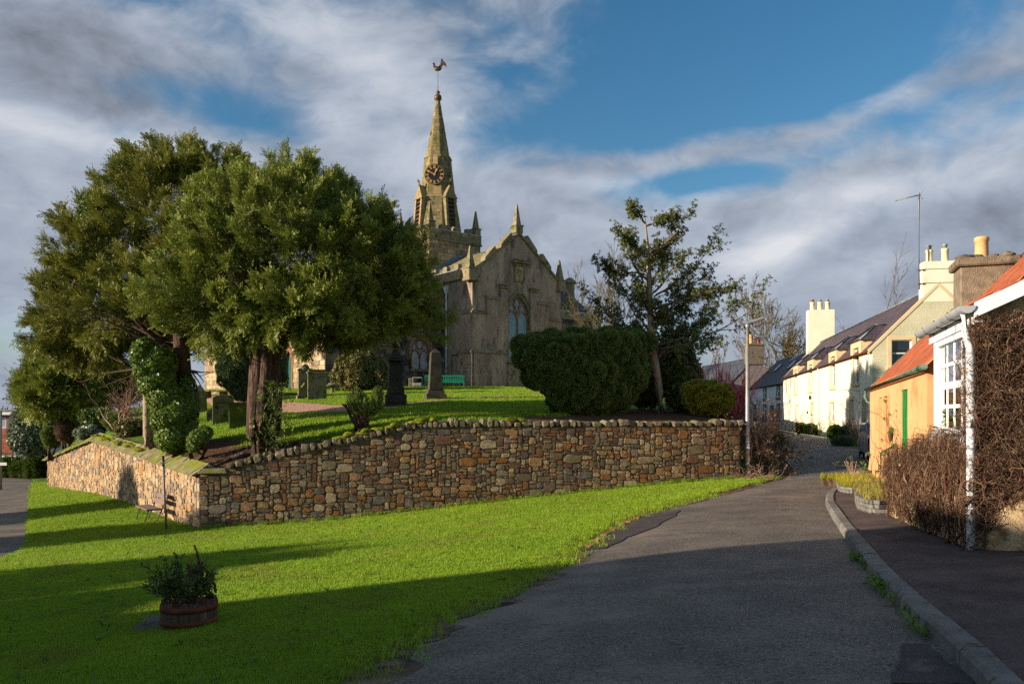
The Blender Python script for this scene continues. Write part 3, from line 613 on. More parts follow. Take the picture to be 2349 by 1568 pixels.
s2 = np.maximum(s2, 0.95*np.exp(-(((V[:, 0]+8.8)**2)/6+((V[:, 1]-26.5)**2)/3)))
me = np_mesh('churchyard_ground', V, F, 'lawn', [('soil', 'FLOAT', 'POINT', np.maximum(s1, s2).astype(np.float32))]); me.polygons.foreach_set('use_smooth', np.ones(len(F), bool))
tag(link(bpy.data.objects.new('churchyard_ground', me)), kind='structure')
PATHPX = [(430, 912, 2.4), (520, 922, 2.4), (600, 929, 2.2), (680, 935, 1.9), (760, 938, 1.5), (840, 938, 1.0), (905, 932, .75), (1000, 919, .5), (1100, 912, .38), (1240, 905, .3), (1400, 903, .3)]
ctr = [hit(u, v, YARD, 20) for u, v, w in PATHPX]; A = []; B = []
for i, p in enumerate(ctr):
    w = PATHPX[i][2]; A.append(W2(p.x, p.y-w)); B.append(W2(p.x, p.y+w))
strip('gravel_path', catmull(A, 6), catmull(B, 6), 'gravel_pink', 8, 0.03, surf=lambda X, Y: YARD(X, Y))

# ---------------------------------------------------------------- turf
def blade_tuft(n, rad, h, w, seed, lean=0.5):
    rg = np.random.default_rng(seed); v = []; f = []; tip = []
    for i in range(n):
        a = rg.uniform(0, 2*pi); r = rad*sqrt(rg.uniform(0, 1)); bx_, by_ = r*cos(a), r*sin(a); q = rg.uniform(0, 2*pi); hh = h*rg.uniform(0.55, 1.15); l = hh*rg.uniform(0.15, lean)
        dx, dy = cos(q), sin(q); sx, sy = -dy*w/2, dx*w/2; k = len(v)
        v += [(bx_-sx, by_-sy, -0.01), (bx_+sx, by_+sy, -0.01), (bx_+dx*l*.35+sx*.8, by_+dy*l*.35+sy*.8, hh*.6), (bx_+dx*l*.35-sx*.8, by_+dy*l*.35-sy*.8, hh*.6), (bx_+dx*l, by_+dy*l, hh)]
        f += [(k, k+1, k+2), (k, k+2, k+3), (k+3, k+2, k+4)]; tip += [0, 0, .6, .6, 1]
    return np.array(v), np.array(f), np.array(tip, float)
def lawn_ok(x, y):
    ok = ~inpoly(x, y, LANE) & ~inpoly(x, y, ROAD2)
    lx = np.interp(y, [p.y for p in LEFT[:90]], [p.x for p in LEFT[:90]]); ok &= x < lx - 0.03
    fr = 24.0 + (x+9.4)*0.1187; ok &= ~((x > -9.4) & (y > fr-0.03))
    wl = np.interp(y, [24, 36.8, 48], [-9.4, -19.3, -28]); ok &= ~((y > 24) & (x > wl-.03) & (x < fr*0-9.3))
    rx = np.interp(y, [p.y for p in RD_R], [p.x for p in RD_R]); ok &= x > rx + 0.05
    return ok
n0 = 420000; v_ = RNG.uniform(0, 1, n0); Y_ = 3.6*(52/3.6)**v_; u_ = RNG.uniform(-60, 1800, n0); X_ = (u_-CU)/FPX*Y_
k = lawn_ok(X_, Y_); X_, Y_ = X_[k], Y_[k]; p_ = np.minimum(1, (Y_/9.0)**-0.15)
dl = dist_line(X_, Y_, LEFT_T); keep = (RNG.uniform(0, 1, len(X_)) < np.clip(dl/0.5, 0.12, 1)); X_, Y_ = X_[keep], Y_[keep]
if len(X_) > 95000:
    s_ = RNG.choice(len(X_), 95000, replace=False); X_, Y_ = X_[s_], Y_[s_]
rot = np.stack([RNG.normal(0, .12, len(X_)), RNG.normal(0, .12, len(X_)), RNG.uniform(0, 6.28, len(X_))], 1)
scl = RNG.uniform(0.6, 1.15, len(X_))*(0.62 + 0.034*Y_)
tuft = [blade_tuft(22, 0.085, 0.048, 0.0058, i) for i in range(6)]
pn = np.sin(X_*1.7+np.sin(Y_*1.1)*2)*np.sin(Y_*1.3+X_*.6); pn2 = np.sin(X_*.55+1.3*np.sin(Y_*.4))*np.sin(Y_*.5+.8*np.sin(X_*.7)); tint = np.clip(0.40+0.18*pn+.22*pn2+RNG.normal(0, .22, len(X_)), 0, 1)
tag(scatter('verge_grass', tuft, np.stack([X_, Y_, STREET(X_, Y_)], 1), rot, scl, tint, 'grass_blade'), 'mown green grass of the village verge below the churchyard wall', 'grass', kind='stuff')
n0 = 90000; Y_ = RNG.uniform(25, 64, n0); u_ = RNG.uniform(380, 1300, n0); X_ = (u_-CU)/FPX*Y_
k = inpoly(X_, Y_, YP); X_, Y_ = X_[k], Y_[k]; wd = dist_line(X_, Y_, [WM, WC, WE])
sl = np.where(X_ > .2, 1.35-wd/3.6, 1.2-wd/2.3); sl = np.maximum(sl, np.where(X_ > 2.2, 1.3-(Y_-25.5)/8.5, 0))
pc = np.interp(X_, [p.x for p in ctr], [p.y for p in ctr]); pw = np.interp(X_, [p.x for p in ctr], [q[2] for q in PATHPX])
k = (sl < RNG.uniform(.1, .5, len(X_))) & (np.abs(Y_-pc) > pw+.1); X_, Y_ = X_[k][:30000], Y_[k][:30000]
rot = np.stack([RNG.normal(0, .1, len(X_)), RNG.normal(0, .1, len(X_)), RNG.uniform(0, 6.28, len(X_))], 1)
tuft2 = [blade_tuft(14, 0.17, 0.062, 0.016, 40+i) for i in range(4)]
tag(scatter('churchyard_grass', tuft2, np.stack([X_, Y_, YARD(X_, Y_)], 1), rot, RNG.uniform(.8, 1.4, len(X_)), np.clip(RNG.normal(.42, .2, len(X_)), 0, 1), 'grass_blade'), 'short green grass of the churchyard lawn above the wall', 'grass', kind='stuff')
# ---------------------------------------------------------------- rubble walls
def stone_unit(seed, k=11, flat=0.91):
    rg = random.Random(seed); ring = []
    for i in range(k):
        a = 2*pi*(i+rg.uniform(-.22, .22))/k; e = rg.uniform(5.0, 12.0)
        r = (abs(cos(a))**e+abs(sin(a))**e)**(-1/e)*rg.uniform(.78, 1.04)*.5
        ring.append((r*cos(a), r*sin(a)))
    vs = [(x, .35, z) for x, z in ring] + [(x*.97, -.45-rg.uniform(0, .25), z*.97) for x, z in ring] + [(x*flat+rg.uniform(-.06, .06), -.8-rg.uniform(0, .4), z*flat+rg.uniform(-.06, .06)) for x, z in ring]
    fs = []
    for L in (0, 1): fs += [(L*k+i, L*k+(i+1) % k, (L+1)*k+(i+1) % k, (L+1)*k+i) for i in range(k)]
    vs.append((rg.uniform(-.06, .06), -1.0-rg.uniform(0, .25), rg.uniform(-.06, .06))); c = len(vs)-1
    fs += [(2*k+i, 2*k+(i+1) % k, c) for i in range(k)]
    return vs, fs
UNITS = [stone_unit(100+i) for i in range(22)]
def pack(L, zb, zt, cell, rg, wmax, hmax):
    """fit stones of many sizes between the foot zb(x) and the head zt(x) of a wall L long"""
    xs = (np.arange(int(L/cell))+.5)*cell; b = zb(xs); t = zt(xs); z0 = b.min(); nz = int((t.max()-z0)/cell)+1; nx = len(xs)
    zs = z0+(np.arange(nz)+.5)*cell; free = (zs[None, :] > b[:, None]-.05) & (zs[None, :] < t[:, None]-.02); out = []
    for j in range(nz):
        i = 0
        while i < nx:
            if not free[i, j]: i += 1; continue
            big = rg.random()
            h = rg.choice([1, 1, 2, 2, 2, 3, 3, 4]) if big < .8 else rg.randint(3, hmax); w = max(2, int(h*rg.uniform(1.0, 2.6)+.5)) if h > 1 else rg.randint(3, 7); w = min(w, wmax)
            w = min(w, nx-i)
            while w > 1 and not free[i:i+w, j].all(): w -= 1
            if i+w < nx and free[i+w, j] and (i+w+1 >= nx or not free[i+w+1, j]): w += 1
            while h > 1 and (j+h > nz or not free[i:i+w, j:j+h].all()): h -= 1
            free[i:i+w, j:j+h] = False
            if w*h > 1: out.append(((i+w/2)*cell, z0+(j+h/2)*cell, w*cell, h*cell))
            i += w
    return out
def lay(parent, stones, mat, x_off, rank, keep, gap, depth, rg, units, part='stone', mi=None):
    """the stones that show largest become objects, the rest one mesh"""
    order = sorted(range(len(stones)), key=lambda i: -rank(stones[i])); big = set(order[:keep]); rest = MB()
    for i, (x, z, w, h) in enumerate(stones):
        u = rg.randrange(len(UNITS)); d = depth*rg.uniform(.6, 1.35); fl = rg.choice([-1, 1]); tl = rg.uniform(-.09, .09); x += rg.uniform(-.014, .014); z += rg.uniform(-.014, .014)
        sx, sz = (w-gap*rg.uniform(.2, 1.5))*1.06, (h-gap*rg.uniform(.2, 1.5))*1.08
        if i in big:
            o = bpy.data.objects.new(part, units[u]); link(o, parent); o.location = (x+x_off, 0, z); o.scale = (sx, d, sz); o.rotation_euler = (0, tl, 0)
        else:
            vs, fs = UNITS[u]
            rest.add([(x+x_off+p[0]*sx, p[1]*d, z+p[2]*sz) for p in vs], fs, rg.random())
    if rest.v: tag(rest.build('small_stone', mat, parent), kind='stuff')
def unit_meshes(mat):
    return [MB().add(v, f).mesh('stone', mat) for v, f in UNITS]
def wall_body(parent, L, zb, zt, thick, mat, n=60, name='wall_core'):
    mb = MB(); xs = np.linspace(0, L, n); b = zb(xs)-.7; t = zt(xs); vs = []
    for x, p, q in zip(xs, b, t): vs += [(x, .012, p), (x, .012, q), (x, thick, q), (x, thick, p)]
    fs = [(4*i+j, 4*i+(j+1) % 4, 4*(i+1)+(j+1) % 4, 4*(i+1)+j) for i in range(n-1) for j in range(4)] + [(0, 3, 2, 1), (4*n-4, 4*n-3, 4*n-2, 4*n-1)]
    return mb.add(vs, fs).build(name, mat, parent)
rg = random.Random(5)
dF = (WE-WC); LF = dF.length; aF = atan2(dF.y, dF.x)
zbF = lambda x: np.interp(x, [0, 3.7, 6.5, 10.4, LF], [-1.84, -1.63, -1.4, -1.0, -.57]); ztF = lambda x: np.interp(x, [0, 1.8, 3.7, 6.4, 8, 10.4, LF], [-.17, .16, .60, 1.19, 1.23, 1.22, 1.24])
fw = thing('churchyard_wall', 'long front wall of brown rubble stones holding up the churchyard lawn', 'wall', (WC.x, WC.y, 0), aF)
wall_body(fw, LF, zbF, ztF, .5, 'mortar')
st = pack(LF, zbF, ztF, 0.05, rg, 11, 6)
lay(fw, st, 'rubble_stone', 0, lambda s: s[2]*s[3], 300, .026, .021, rg, unit_meshes('rubble_stone'))
# upright coping stones along the front wall
def cope_unit(seed):
    r = random.Random(seed); k = 10; ring = []
    for i in range(k):
        a = 2*pi*i/k+pi/k; e = r.uniform(3.5, 8.0); q = (abs(cos(a))**e+abs(sin(a))**e)**(-1/e)*.5*r.uniform(.78, 1.06); ring.append((q*cos(a), q*sin(a)+.5*(1 if sin(a) > 0 else 1)))
    sect = [(-.5, .62), (-.42, .9), (-.15, 1.02), (.2, 1.0), (.44, .86), (.5, .6)]; vs = []; fs = []
    for y, s in sect:
        jx, jz = r.uniform(-.05, .05), r.uniform(-.04, .04)
        vs += [(x*s+jx, y, .5+(z-.5)*s+jz) for x, z in ring]
    m = len(sect); fs = [(i*k+j, i*k+(j+1) % k, (i+1)*k+(j+1) % k, (i+1)*k+j) for i in range(m-1) for j in range(k)] + [tuple(range(k-1, -1, -1)), tuple((m-1)*k+j for j in range(k))]
    return MB().add(vs, fs, 0, False).mesh('coping_stone', 'coping_stone')
COPE = [cope_unit(i) for i in range(9)]
x = 0.75
while x < LF-.05:
    w = rg.uniform(.10, .27) if x < 9 else rg.uniform(.14, .38); h = rg.uniform(.16, .32) if x < 9 else rg.uniform(.17, .27)
    o = bpy.data.objects.new('coping_stone', COPE[rg.randrange(9)]); link(o, fw); o.location = (x+w/2, .2+rg.uniform(-.03, .03), float(ztF(x+w/2))-.03)
    o.scale = (w*1.1, rg.uniform(.46, .58), h); o.rotation_euler = (rg.uniform(-.08, .08), rg.uniform(-.2, .2) - (.12 if x < 6 else 0), rg.uniform(-.15, .15)); x += w
MB().box(-.06, .8, -.10, .55, -.17, -.02, taper=.06).build('corner_slab', 'mossy_slab', fw, .02)
for i in range(16):
    x = rg.choice([rg.uniform(6.2, 9.4), rg.uniform(6.4, 10.5), rg.uniform(4.2, 6.0)]); mb = MB(); mb.blob((0, 0, 0), (rg.uniform(.12, .32), rg.uniform(.12, .2), rg.uniform(.05, .10)), i, .22)
    mb.build('moss_cushion', 'moss', fw, 0, (x, rg.uniform(.02, .2), float(ztF(x))+rg.uniform(.15, .26)))
# side wall in two straight lengths
def side_len(P, Q, prof_b, prof_t, s0, parent, keep, ds):
    d = Q-P; L = d.length; zb = lambda x: np.interp(np.asarray(x)+s0, prof_b[0], prof_b[1]); zt = lambda x: np.interp(np.asarray(x)+s0, prof_t[0], prof_t[1])
    return L, zb, zt
SB = ([0, 6.84, 16.2, 30.4], [-1.84, -1.85, -2.0, -2.7]); ST = ([0, 6.84, 16.2, 30.4], [-.20, .08, .46, -1.1])
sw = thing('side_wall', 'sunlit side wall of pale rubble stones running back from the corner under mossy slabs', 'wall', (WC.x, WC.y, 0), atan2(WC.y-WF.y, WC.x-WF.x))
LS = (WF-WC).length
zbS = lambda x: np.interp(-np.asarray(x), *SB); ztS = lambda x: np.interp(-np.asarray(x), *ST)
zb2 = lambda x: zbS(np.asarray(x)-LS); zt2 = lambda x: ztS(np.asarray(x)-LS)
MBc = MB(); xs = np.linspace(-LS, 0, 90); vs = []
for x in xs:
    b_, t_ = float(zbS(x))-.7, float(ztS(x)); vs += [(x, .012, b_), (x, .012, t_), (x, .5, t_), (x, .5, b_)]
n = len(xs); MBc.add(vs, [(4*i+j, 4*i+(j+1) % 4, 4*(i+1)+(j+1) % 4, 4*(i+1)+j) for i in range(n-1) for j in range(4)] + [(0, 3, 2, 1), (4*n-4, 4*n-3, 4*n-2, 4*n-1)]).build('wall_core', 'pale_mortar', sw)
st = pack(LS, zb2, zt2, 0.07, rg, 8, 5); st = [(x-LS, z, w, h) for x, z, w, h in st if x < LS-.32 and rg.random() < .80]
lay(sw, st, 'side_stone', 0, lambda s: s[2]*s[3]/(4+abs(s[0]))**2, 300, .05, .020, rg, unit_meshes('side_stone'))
z = -2.1; i = 0
while z < -.3:
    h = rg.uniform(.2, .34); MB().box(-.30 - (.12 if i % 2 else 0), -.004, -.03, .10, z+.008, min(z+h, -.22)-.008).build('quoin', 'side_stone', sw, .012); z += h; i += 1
slabs = []
for r_ in range(5):
    vs = [(-.5, -.5, 0), (.5, -.5, 0), (.5, .5, 0), (-.5, .5, 0)]; rr = random.Random(r_); mb = MB()
    ring = [(-.5, -.48), (-.2, -.52+rr.uniform(-.03, .03)), (.2, -.5+rr.uniform(-.04, .04)), (.5, -.46), (.5, .5), (-.5, .5)]
    bot = [(x, y, -.5) for x, y in ring]; top = [(x*.98, y*.98+.01, .5+rr.uniform(-.12, .12)) for x, y in ring]; k = len(ring)
    mb.add(bot+top, [(i, (i+1) % k, k+(i+1) % k, k+i) for i in range(k)] + [tuple(range(k-1, -1, -1)), tuple(range(k, 2*k))]); slabs.append(mb.mesh('coping_slab', 'mossy_slab'))
x = -.02
while x > -LS:
    w = rg.uniform(.30, .62)
    for row in range(3):
        o = bpy.data.objects.new('coping_slab', slabs[rg.randrange(5)]); link(o, sw); zt_ = float(ztS(x-w/2)); sl = (float(ztS(x))-float(ztS(x-w)))/w
        if row < 2: o.location = (x-w/2+rg.uniform(-.05, .05), -.06+row*.19, zt_+.06+row*.13); rx_ = radians(33)
        else: o.location = (x-w/2, .42, zt_+.16); rx_ = radians(-30)
        o.scale = (w*1.0, .38 if row < 2 else .42, rg.uniform(.05, .08)); o.rotation_euler = (rx_+rg.uniform(-.06, .06), -math.atan(sl)+rg.uniform(-.03, .03), rg.uniform(-.05, .05))
    x -= w
for i in range(26):
    x = -rg.uniform(5.5, 17); MB().blob((0, 0, 0), (rg.uniform(.2, .5), rg.uniform(.1, .2), rg.uniform(.04, .07)), 60+i, .2).build('moss_cushion', 'moss', sw, 0, (x, rg.uniform(-.06, .2), float(ztS(x))+.15+rg.uniform(0, .1)))
# return of the wall beside the lane, mostly hidden behind the thicket
rw = thing('return_wall', 'short rubble wall turning back beside the bare thicket at the lane', 'wall', (WE.x-.02, WE.y+.5, 0), atan2(14, 3.3))
zbR = lambda x: np.interp(x, [0, 14], [-.6, -.1]); ztR = lambda x: np.interp(x, [0, 14], [1.25, 1.5])
wall_body(rw, 13, zbR, ztR, .45, 'mortar', 20)
sx_ = pack(13, zbR, ztR, .07, rg, 7, 5); lay(rw, sx_, 'rubble_stone', 0, lambda s: s[2]*s[3]/(8+s[0]), 120, .03, .04, rg, unit_meshes('rubble_stone'))
# ---------------------------------------------------------------- building helpers
def panel(mb, P, x0, x1, z0, z1, opens=(), depth=0.2):
    """a wall face with real openings and their reveals; P(x, z, d) -> point, d inwards"""
    xs = sorted({x0, x1, *[o[0] for o in opens], *[o[1] for o in opens]}); zs = sorted({z0, z1, *[o[2] for o in opens], *[o[3] for o in opens]})
    xs = [x for x in xs if x0 <= x <= x1]; zs = [z for z in zs if z0 <= z <= z1]
    for a, b in zip(xs[:-1], xs[1:]):
        for c, d in zip(zs[:-1], zs[1:]):
            mx, mz = (a+b)/2, (c+d)/2
            if any(o[0] < mx < o[1] and o[2] < mz < o[3] for o in opens): continue
            mb.quad(P(a, c, 0), P(b, c, 0), P(b, d, 0), P(a, d, 0))
    for (a, b, c, d) in [o[:4] for o in opens]:
        mb.quad(P(a, c, 0), P(a, d, 0), P(a, d, depth), P(a, c, depth)); mb.quad(P(b, c, depth), P(b, d, depth), P(b, d, 0), P(b, c, 0))
        mb.quad(P(a, d, 0), P(b, d, 0), P(b, d, depth), P(a, d, depth)); mb.quad(P(a, c, depth), P(b, c, depth), P(b, c, 0), P(a, c, 0))
def arch(cx, w, zs, za, n=8):
    h = za-zs; R = (w*w+h*h)/(2*w); a1 = math.asin(min(1, h/R))
    if h < w: a1 = math.asin(h/R)
    else: a1 = math.acos((R-w)/R)
    L = [(cx-w+R-R*cos(a1*i/n), zs+R*sin(a1*i/n)) for i in range(n+1)]
    return L + [(2*cx-x, z) for x, z in reversed(L[:-1])]
def pt(P, path, r, d, n=6, mb=None):
    mb = mb or MB(); return mb.tube([P(x, z, d) for x, z in path], r, n, smooth=True)
def slates(mb, A, B, C, D, nu, nv, th=0.02, rg=random, bond=True):
    """overlapping slates from the eave A-B up to the ridge D-C"""
    A, B, C, D = map(Vector, (A, B, C, D)); nrm = (B-A).cross(D-A).normalized()
    if nrm.z < 0: nrm = -nrm
    P = lambda s, t: (A*(1-s)+B*s)*(1-t)+(D*(1-s)+C*s)*t
    for j in range(nv):
        off = (0.5 if j % 2 and bond else 0)
        for i in range(-1, nu):
            s0, s1 = max(0, (i+off)/nu), min(1, (i+1+off)/nu)
            if s1-s0 < .1/nu: continue
            t0, t1 = j/nv, (j+1)/nv; u = nrm*(th*rg.uniform(.7, 1.5)); e = (s1-s0)*.03; r = rg.random()
            a, b, c, d = P(s0+e, t0)+u, P(s1-e, t0)+u, P(s1-e, t1)+nrm*.002, P(s0+e, t1)+nrm*.002
            mb.add([a, b, c, d, P(s0+e, t0), P(s1-e, t0)], [(0, 1, 2, 3), (4, 5, 1, 0), (4, 0, 3), (5, 2, 1)], r)
def blocks(p00, p10, p11, p01, ch, bw, gap=0.012, depth=0.03, rg=random, skip=None):
    """coursed blocks over a four-sided face: list of (verts, faces, area)"""
    p00, p10, p11, p01 = map(Vector, (p00, p10, p11, p01)); nrm = (p10-p00).cross(p01-p00).normalized(); out = []
    H = ((p01-p00).length+(p11-p10).length)/2; nz = max(1, round(H/ch)); P = lambda s, t: (p00*(1-s)+p10*s)*(1-t)+(p01*(1-s)+p11*s)*t
    ts = np.cumsum([0]+[rg.uniform(.75, 1.25) for _ in range(nz)]); ts = ts/ts[-1]
    for j in range(nz):
        t0, t1 = ts[j], ts[j+1]; W = (P(1, (t0+t1)/2)-P(0, (t0+t1)/2)).length; s = 0.0; first = True
        while s < .999:
            w = bw*rg.uniform(.6, 1.5)/W*(.6 if first and j % 2 else 1); first = False
            e = min(1, s+w); e = 1 if 1-e < .35*bw/W else e
            if not (skip and skip((s+e)/2, (t0+t1)/2)):
                gs, gt = gap/W, gap/H; d = depth*rg.uniform(.6, 1.4); c = [(s+gs, t0+gt), (e-gs, t0+gt), (e-gs, t1-gt), (s+gs, t1-gt)]; i_ = .014
                f = [(s+gs+i_/W, t0+gt+i_/H), (e-gs-i_/W, t0+gt+i_/H), (e-gs-i_/W, t1-gt-i_/H), (s+gs+i_/W, t1-gt-i_/H)]
                vs = [P(*q) for q in c]+[P(*q)+nrm*d*.7 for q in c]+[P(*q)+nrm*d for q in f]
                fs = [(0, 1, 5, 4), (1, 2, 6, 5), (2, 3, 7, 6), (3, 0, 4, 7), (4, 5, 9, 8), (5, 6, 10, 9), (6, 7, 11, 10), (7, 4, 8, 11), (8, 9, 10, 11)]
                out.append((vs, fs, W*(e-s)*H*(t1-t0)))
            s = e
    return out
def put_blocks(lst, mat, parent, single, name='stone_block', rest='stone_courses'):
    lst = sorted(lst, key=lambda b: -b[2]); m = MB()
    for i, (v, f, a) in enumerate(lst):
        if i < single:
            c = sum((Vector(p) for p in v), Vector())/len(v); MB().add([Vector(p)-c for p in v], f).build(name, mat, parent, 0, c)
        else: m.add(v, f, random.random())
    if m.v: tag(m.build(rest, mat, parent), kind='stuff')

# ---------------------------------------------------------------- church
CO = at(1083, 885, 60.0)
ch = thing('church', 'old stone parish church with a clock spire and weathercock above its gabled aisle', 'church', CO, atan2(.629, .777))
rg = random.Random(3)
W_, EV, AP = 9.0, 8.55, 12.05
wx, ww, wsill, wspr, wapx = 4.54, 1.02, 2.3, 5.65, 7.13
PG = lambda x, z, d: Vector((x, d, z))
mb = MB(); panel(mb, PG, 0, W_, -1.2, EV, [(wx-ww, wx+ww, wsill, wapx)], .35)
mb.add([PG(0, EV, 0), PG(W_, EV, 0), PG(W_/2, AP, 0)], [(0, 1, 2)])
mb.add([PG(0, EV, .5), PG(W_, EV, .5), PG(W_/2, AP, .5)], [(2, 1, 0)])
A_ = arch(wx, ww, wspr, wapx); h = len(A_)//2
for i in range(h): mb.add([PG(wx-ww, wapx, 0), PG(*A_[i], 0), PG(*A_[i+1], 0)], [(0, 1, 2)])
for i in range(h, len(A_)-1): mb.add([PG(wx+ww, wapx, 0), PG(*A_[i], 0), PG(*A_[i+1], 0)], [(0, 1, 2)])
for i in range(len(A_)-1): mb.quad(PG(*A_[i], 0), PG(*A_[i], .35), PG(*A_[i+1], .35), PG(*A_[i+1], 0))
mb.build('gable_wall', 'harl', ch)
for s in (0, 1):                                               # stepped, thickened wall either side of the window
    fx = (lambda x: x) if s == 0 else (lambda x: W_-x)
    for k, (a, b, t) in enumerate([(0, 1.3, 5.6), (1.3, 2.6, 6.8), (2.6, 3.36, 7.75)]):
        x0, x1 = sorted((fx(a), fx(b))); z1 = t
        MB().box(x0+(.0 if k else 0), x1, -.15, .06, -1.2, z1).build('buttress_wall', 'harl', ch)
        xa, xb = (x0-.06, x1+.04); mb = MB(); mb.prism([(xa, -.26, z1-.12), (xa, -.26, z1-.02), (xa, .03, z1+.2), (xa, .03, z1-.12)], (xb-xa, 0, 0)); mb.build('wall_ledge', 'dressed_stone', ch)
        if k == 2: MB().blob((0, 0, 0), (.5, .12, .07), k+s, .25).build('moss_cushion', 'moss', ch, 0, ((xa+xb)/2, -.1, z1+.12))
    x0, x1 = sorted((fx(-.08), fx(3.0))); MB().box(x0, x1, -.28, -.13, -1.2, 2.6).build('plinth', 'harl', ch)
    mb = MB(); mb.prism([(x0-.03, -.36, 2.5), (x0-.03, -.36, 2.58), (x0-.03, -.14, 2.86), (x0-.03, -.14, 2.5)], (x1-x0+.06, 0, 0)); mb.build('plinth_ledge', 'dressed_stone', ch)
# tall traceried window
wf = MB(); Aout = arch(wx, ww+.17, wspr, wapx+.22); path = [(wx-ww-.17, wsill-.1)]+Aout+[(wx+ww+.17, wsill-.1)]; inn = [(wx-ww, wsill-.1)]+A_+[(wx+ww, wsill-.1)]
for i in range(len(path)-1): wf.add([PG(*path[i], -.02), PG(*path[i+1], -.02), PG(*inn[i+1], -.02), PG(*inn[i], -.02), PG(*inn[i], .16), PG(*inn[i+1], .16), PG(*path[i], .02), PG(*path[i+1], .02)], [(0, 1, 2, 3), (3, 2, 5, 4), (6, 7, 1, 0)])
win = wf.build('window_surround', 'dressed_stone', ch)
pt(PG, arch(wx, ww+.36, wspr-.25, wapx+.45), .09, -.05).build('hood_mould', 'dressed_stone', win)
MB().box(-.16, .16, -.12, .05, -.12, .16).build('keystone', 'dressed_stone', win, .02, (wx, 0, wapx+.36))
pane = MB(); poly = [(wx-ww, wsill)]+A_+[(wx+ww, wsill)]; pane.add([PG(x, z, .24) for x, z in poly], [tuple(range(len(poly)))]); pane.build('glazing', 'leaded_glass', win)
tr = MB()
for i in range(2):
    c = wx+(-.5+i)*ww; tr.tube([PG(x, z, .18) for x, z in arch(c, ww/2-.02, wspr-.35, wspr+.4, 5)], .055, 6)
    tr.tube([PG(c+(.36)*cos(a), wspr+.62+.30*sin(a), .18) for a in np.linspace(0, 6.283, 13)], .05, 6)
tr.tube([PG(wx+.33*sin(a)*(1 if a < pi else 1), wapx-.62-.5*cos(a), .18) for a in np.linspace(0, 6.283, 15)], .05, 6)
tr.tube([PG(wx, z, .18) for z in (wsill, wspr, wspr+.35)], .07, 6); tr.tube([PG(x, z, .2) for x, z in poly], .06, 6); tr.build('tracery', 'warm_stone', win)
br = MB()
for i in range(14): z = wsill+.12+i*.25; br.box(wx-ww+.03, wx+ww-.03, .225, .238, z, z+.012)
for x in (wx-.13, wx+ww-.16): br.box(x, x+.04, .22, .235, wsill, wspr+.1)
br.build('glazing_bar', 'lead', win)
mb = MB(); mb.prism([(0, -.34, wsill-.5), (0, -.34, wsill-.42), (0, .2, wsill), (0, .2, wsill-.5)], (2*ww+.5, 0, 0)); mb.build('window_sill', 'dressed_stone', win, 0, (wx-ww-.25, 0, 0))
MB().box(3.25, 5.85, -.2, .02, -1.2, wsill-.5).build('stained_panel', 'dressed_stone', ch)
# carved panel above the window
cp = MB(); cp.box(4.08, 5.12, -.1, .1, 8.3, 8.42); cp.box(4.08, 4.2, -.1, .1, 8.42, 9.55); cp.box(5.0, 5.12, -.1, .1, 8.42, 9.55); cp.box(3.95, 5.25, -.16, .1, 9.55, 9.72)
cpo = cp.build('carved_panel', 'dressed_stone', ch, .01); MB().box(4.2, 5.0, -.03, .06, 8.42, 9.55).build('shield_slab', 'ashlar', cpo)
rel = MB(); rel.prism([(4.35, -.06, 9.3), (4.85, -.06, 9.3), (4.85, -.06, 8.95), (4.6, -.06, 8.6), (4.35, -.06, 8.95)], (0, .04, 0)); rel.build('shield', 'dressed_stone', cpo, .015)
mb = MB(); mb.prism([(3.8, -.34, 9.78), (3.8, -.34, 9.86), (3.8, .02, 10.0), (3.8, .02, 9.78)], (1.7, 0, 0)); mb.build('panel_hood', 'dressed_stone', cpo); MB().blob((0, 0, 0), (.75, .13, .06), 4, .3).build('moss_cushion', 'moss', cpo, 0, (4.6, -.18, 9.97))
# skews with stepped copes and pinnacles
def pinnacle(x, y, z, hgt, base=.36, ped=.5, mat='dressed_stone'):
    p = MB().box(x-base, x+base, y-base, y+base, z, z+ped).build('pinnacle_pedestal', mat, ch, .03)
    q = MB(); q.box(x-base-.05, x+base+.05, y-base-.05, y+base+.05, z+ped, z+ped+.09)
    b = base*.68; q.add([(x-b, y-b, z+ped+.09), (x+b, y-b, z+ped+.09), (x+b, y+b, z+ped+.09), (x-b, y+b, z+ped+.09), (x-.05, y-.05, z+ped+hgt), (x+.05, y-.05, z+ped+hgt), (x+.05, y+.05, z+ped+hgt), (x-.05, y+.05, z+ped+hgt)], [(0, 1, 5, 4), (1, 2, 6, 5), (2, 3, 7, 6), (3, 0, 4, 7), (4, 5, 6, 7)])
    q.build('pinnacle', mat, p)
for s in (0, 1):
    fx = (lambda x: x) if s == 0 else (lambda x: W_-x)
    sl = (AP-EV)/(W_/2); mb = MB()
    mb.prism([(fx(-.05), -.14, EV-.1), (fx(-.05), -.14, EV+.12), (fx(4.5), -.14, AP+.22), (fx(4.5), -.14, AP-.0)], (0, .62, 0)); mb.build('skew', 'dressed_stone', ch)
    for a, b in ((1.15, 2.25), (2.65, 3.85)):
        za, zb_ = EV+.12+sl*a, EV+.12+sl*b; mb = MB(); mb.prism([(fx(a), -.17, za), (fx(a), -.17, za+.28), (fx(a+.25), -.17, za+.58), (fx(b-.2), -.17, zb_+.42), (fx(b), -.17, zb_)], (0, .68, 0)); mb.build('skew_block', 'dressed_stone', ch, .02)
    pinnacle(fx(-.05), .2, EV-.45, 1.75, .40, .75); MB().box(fx(0)-.5, fx(0)+.5, -.3, .65, EV-.62, EV-.42).build('skewputt', 'dressed_stone', ch, .04)
pinnacle(4.5, .2, AP+.1, 1.75, .36, .55)
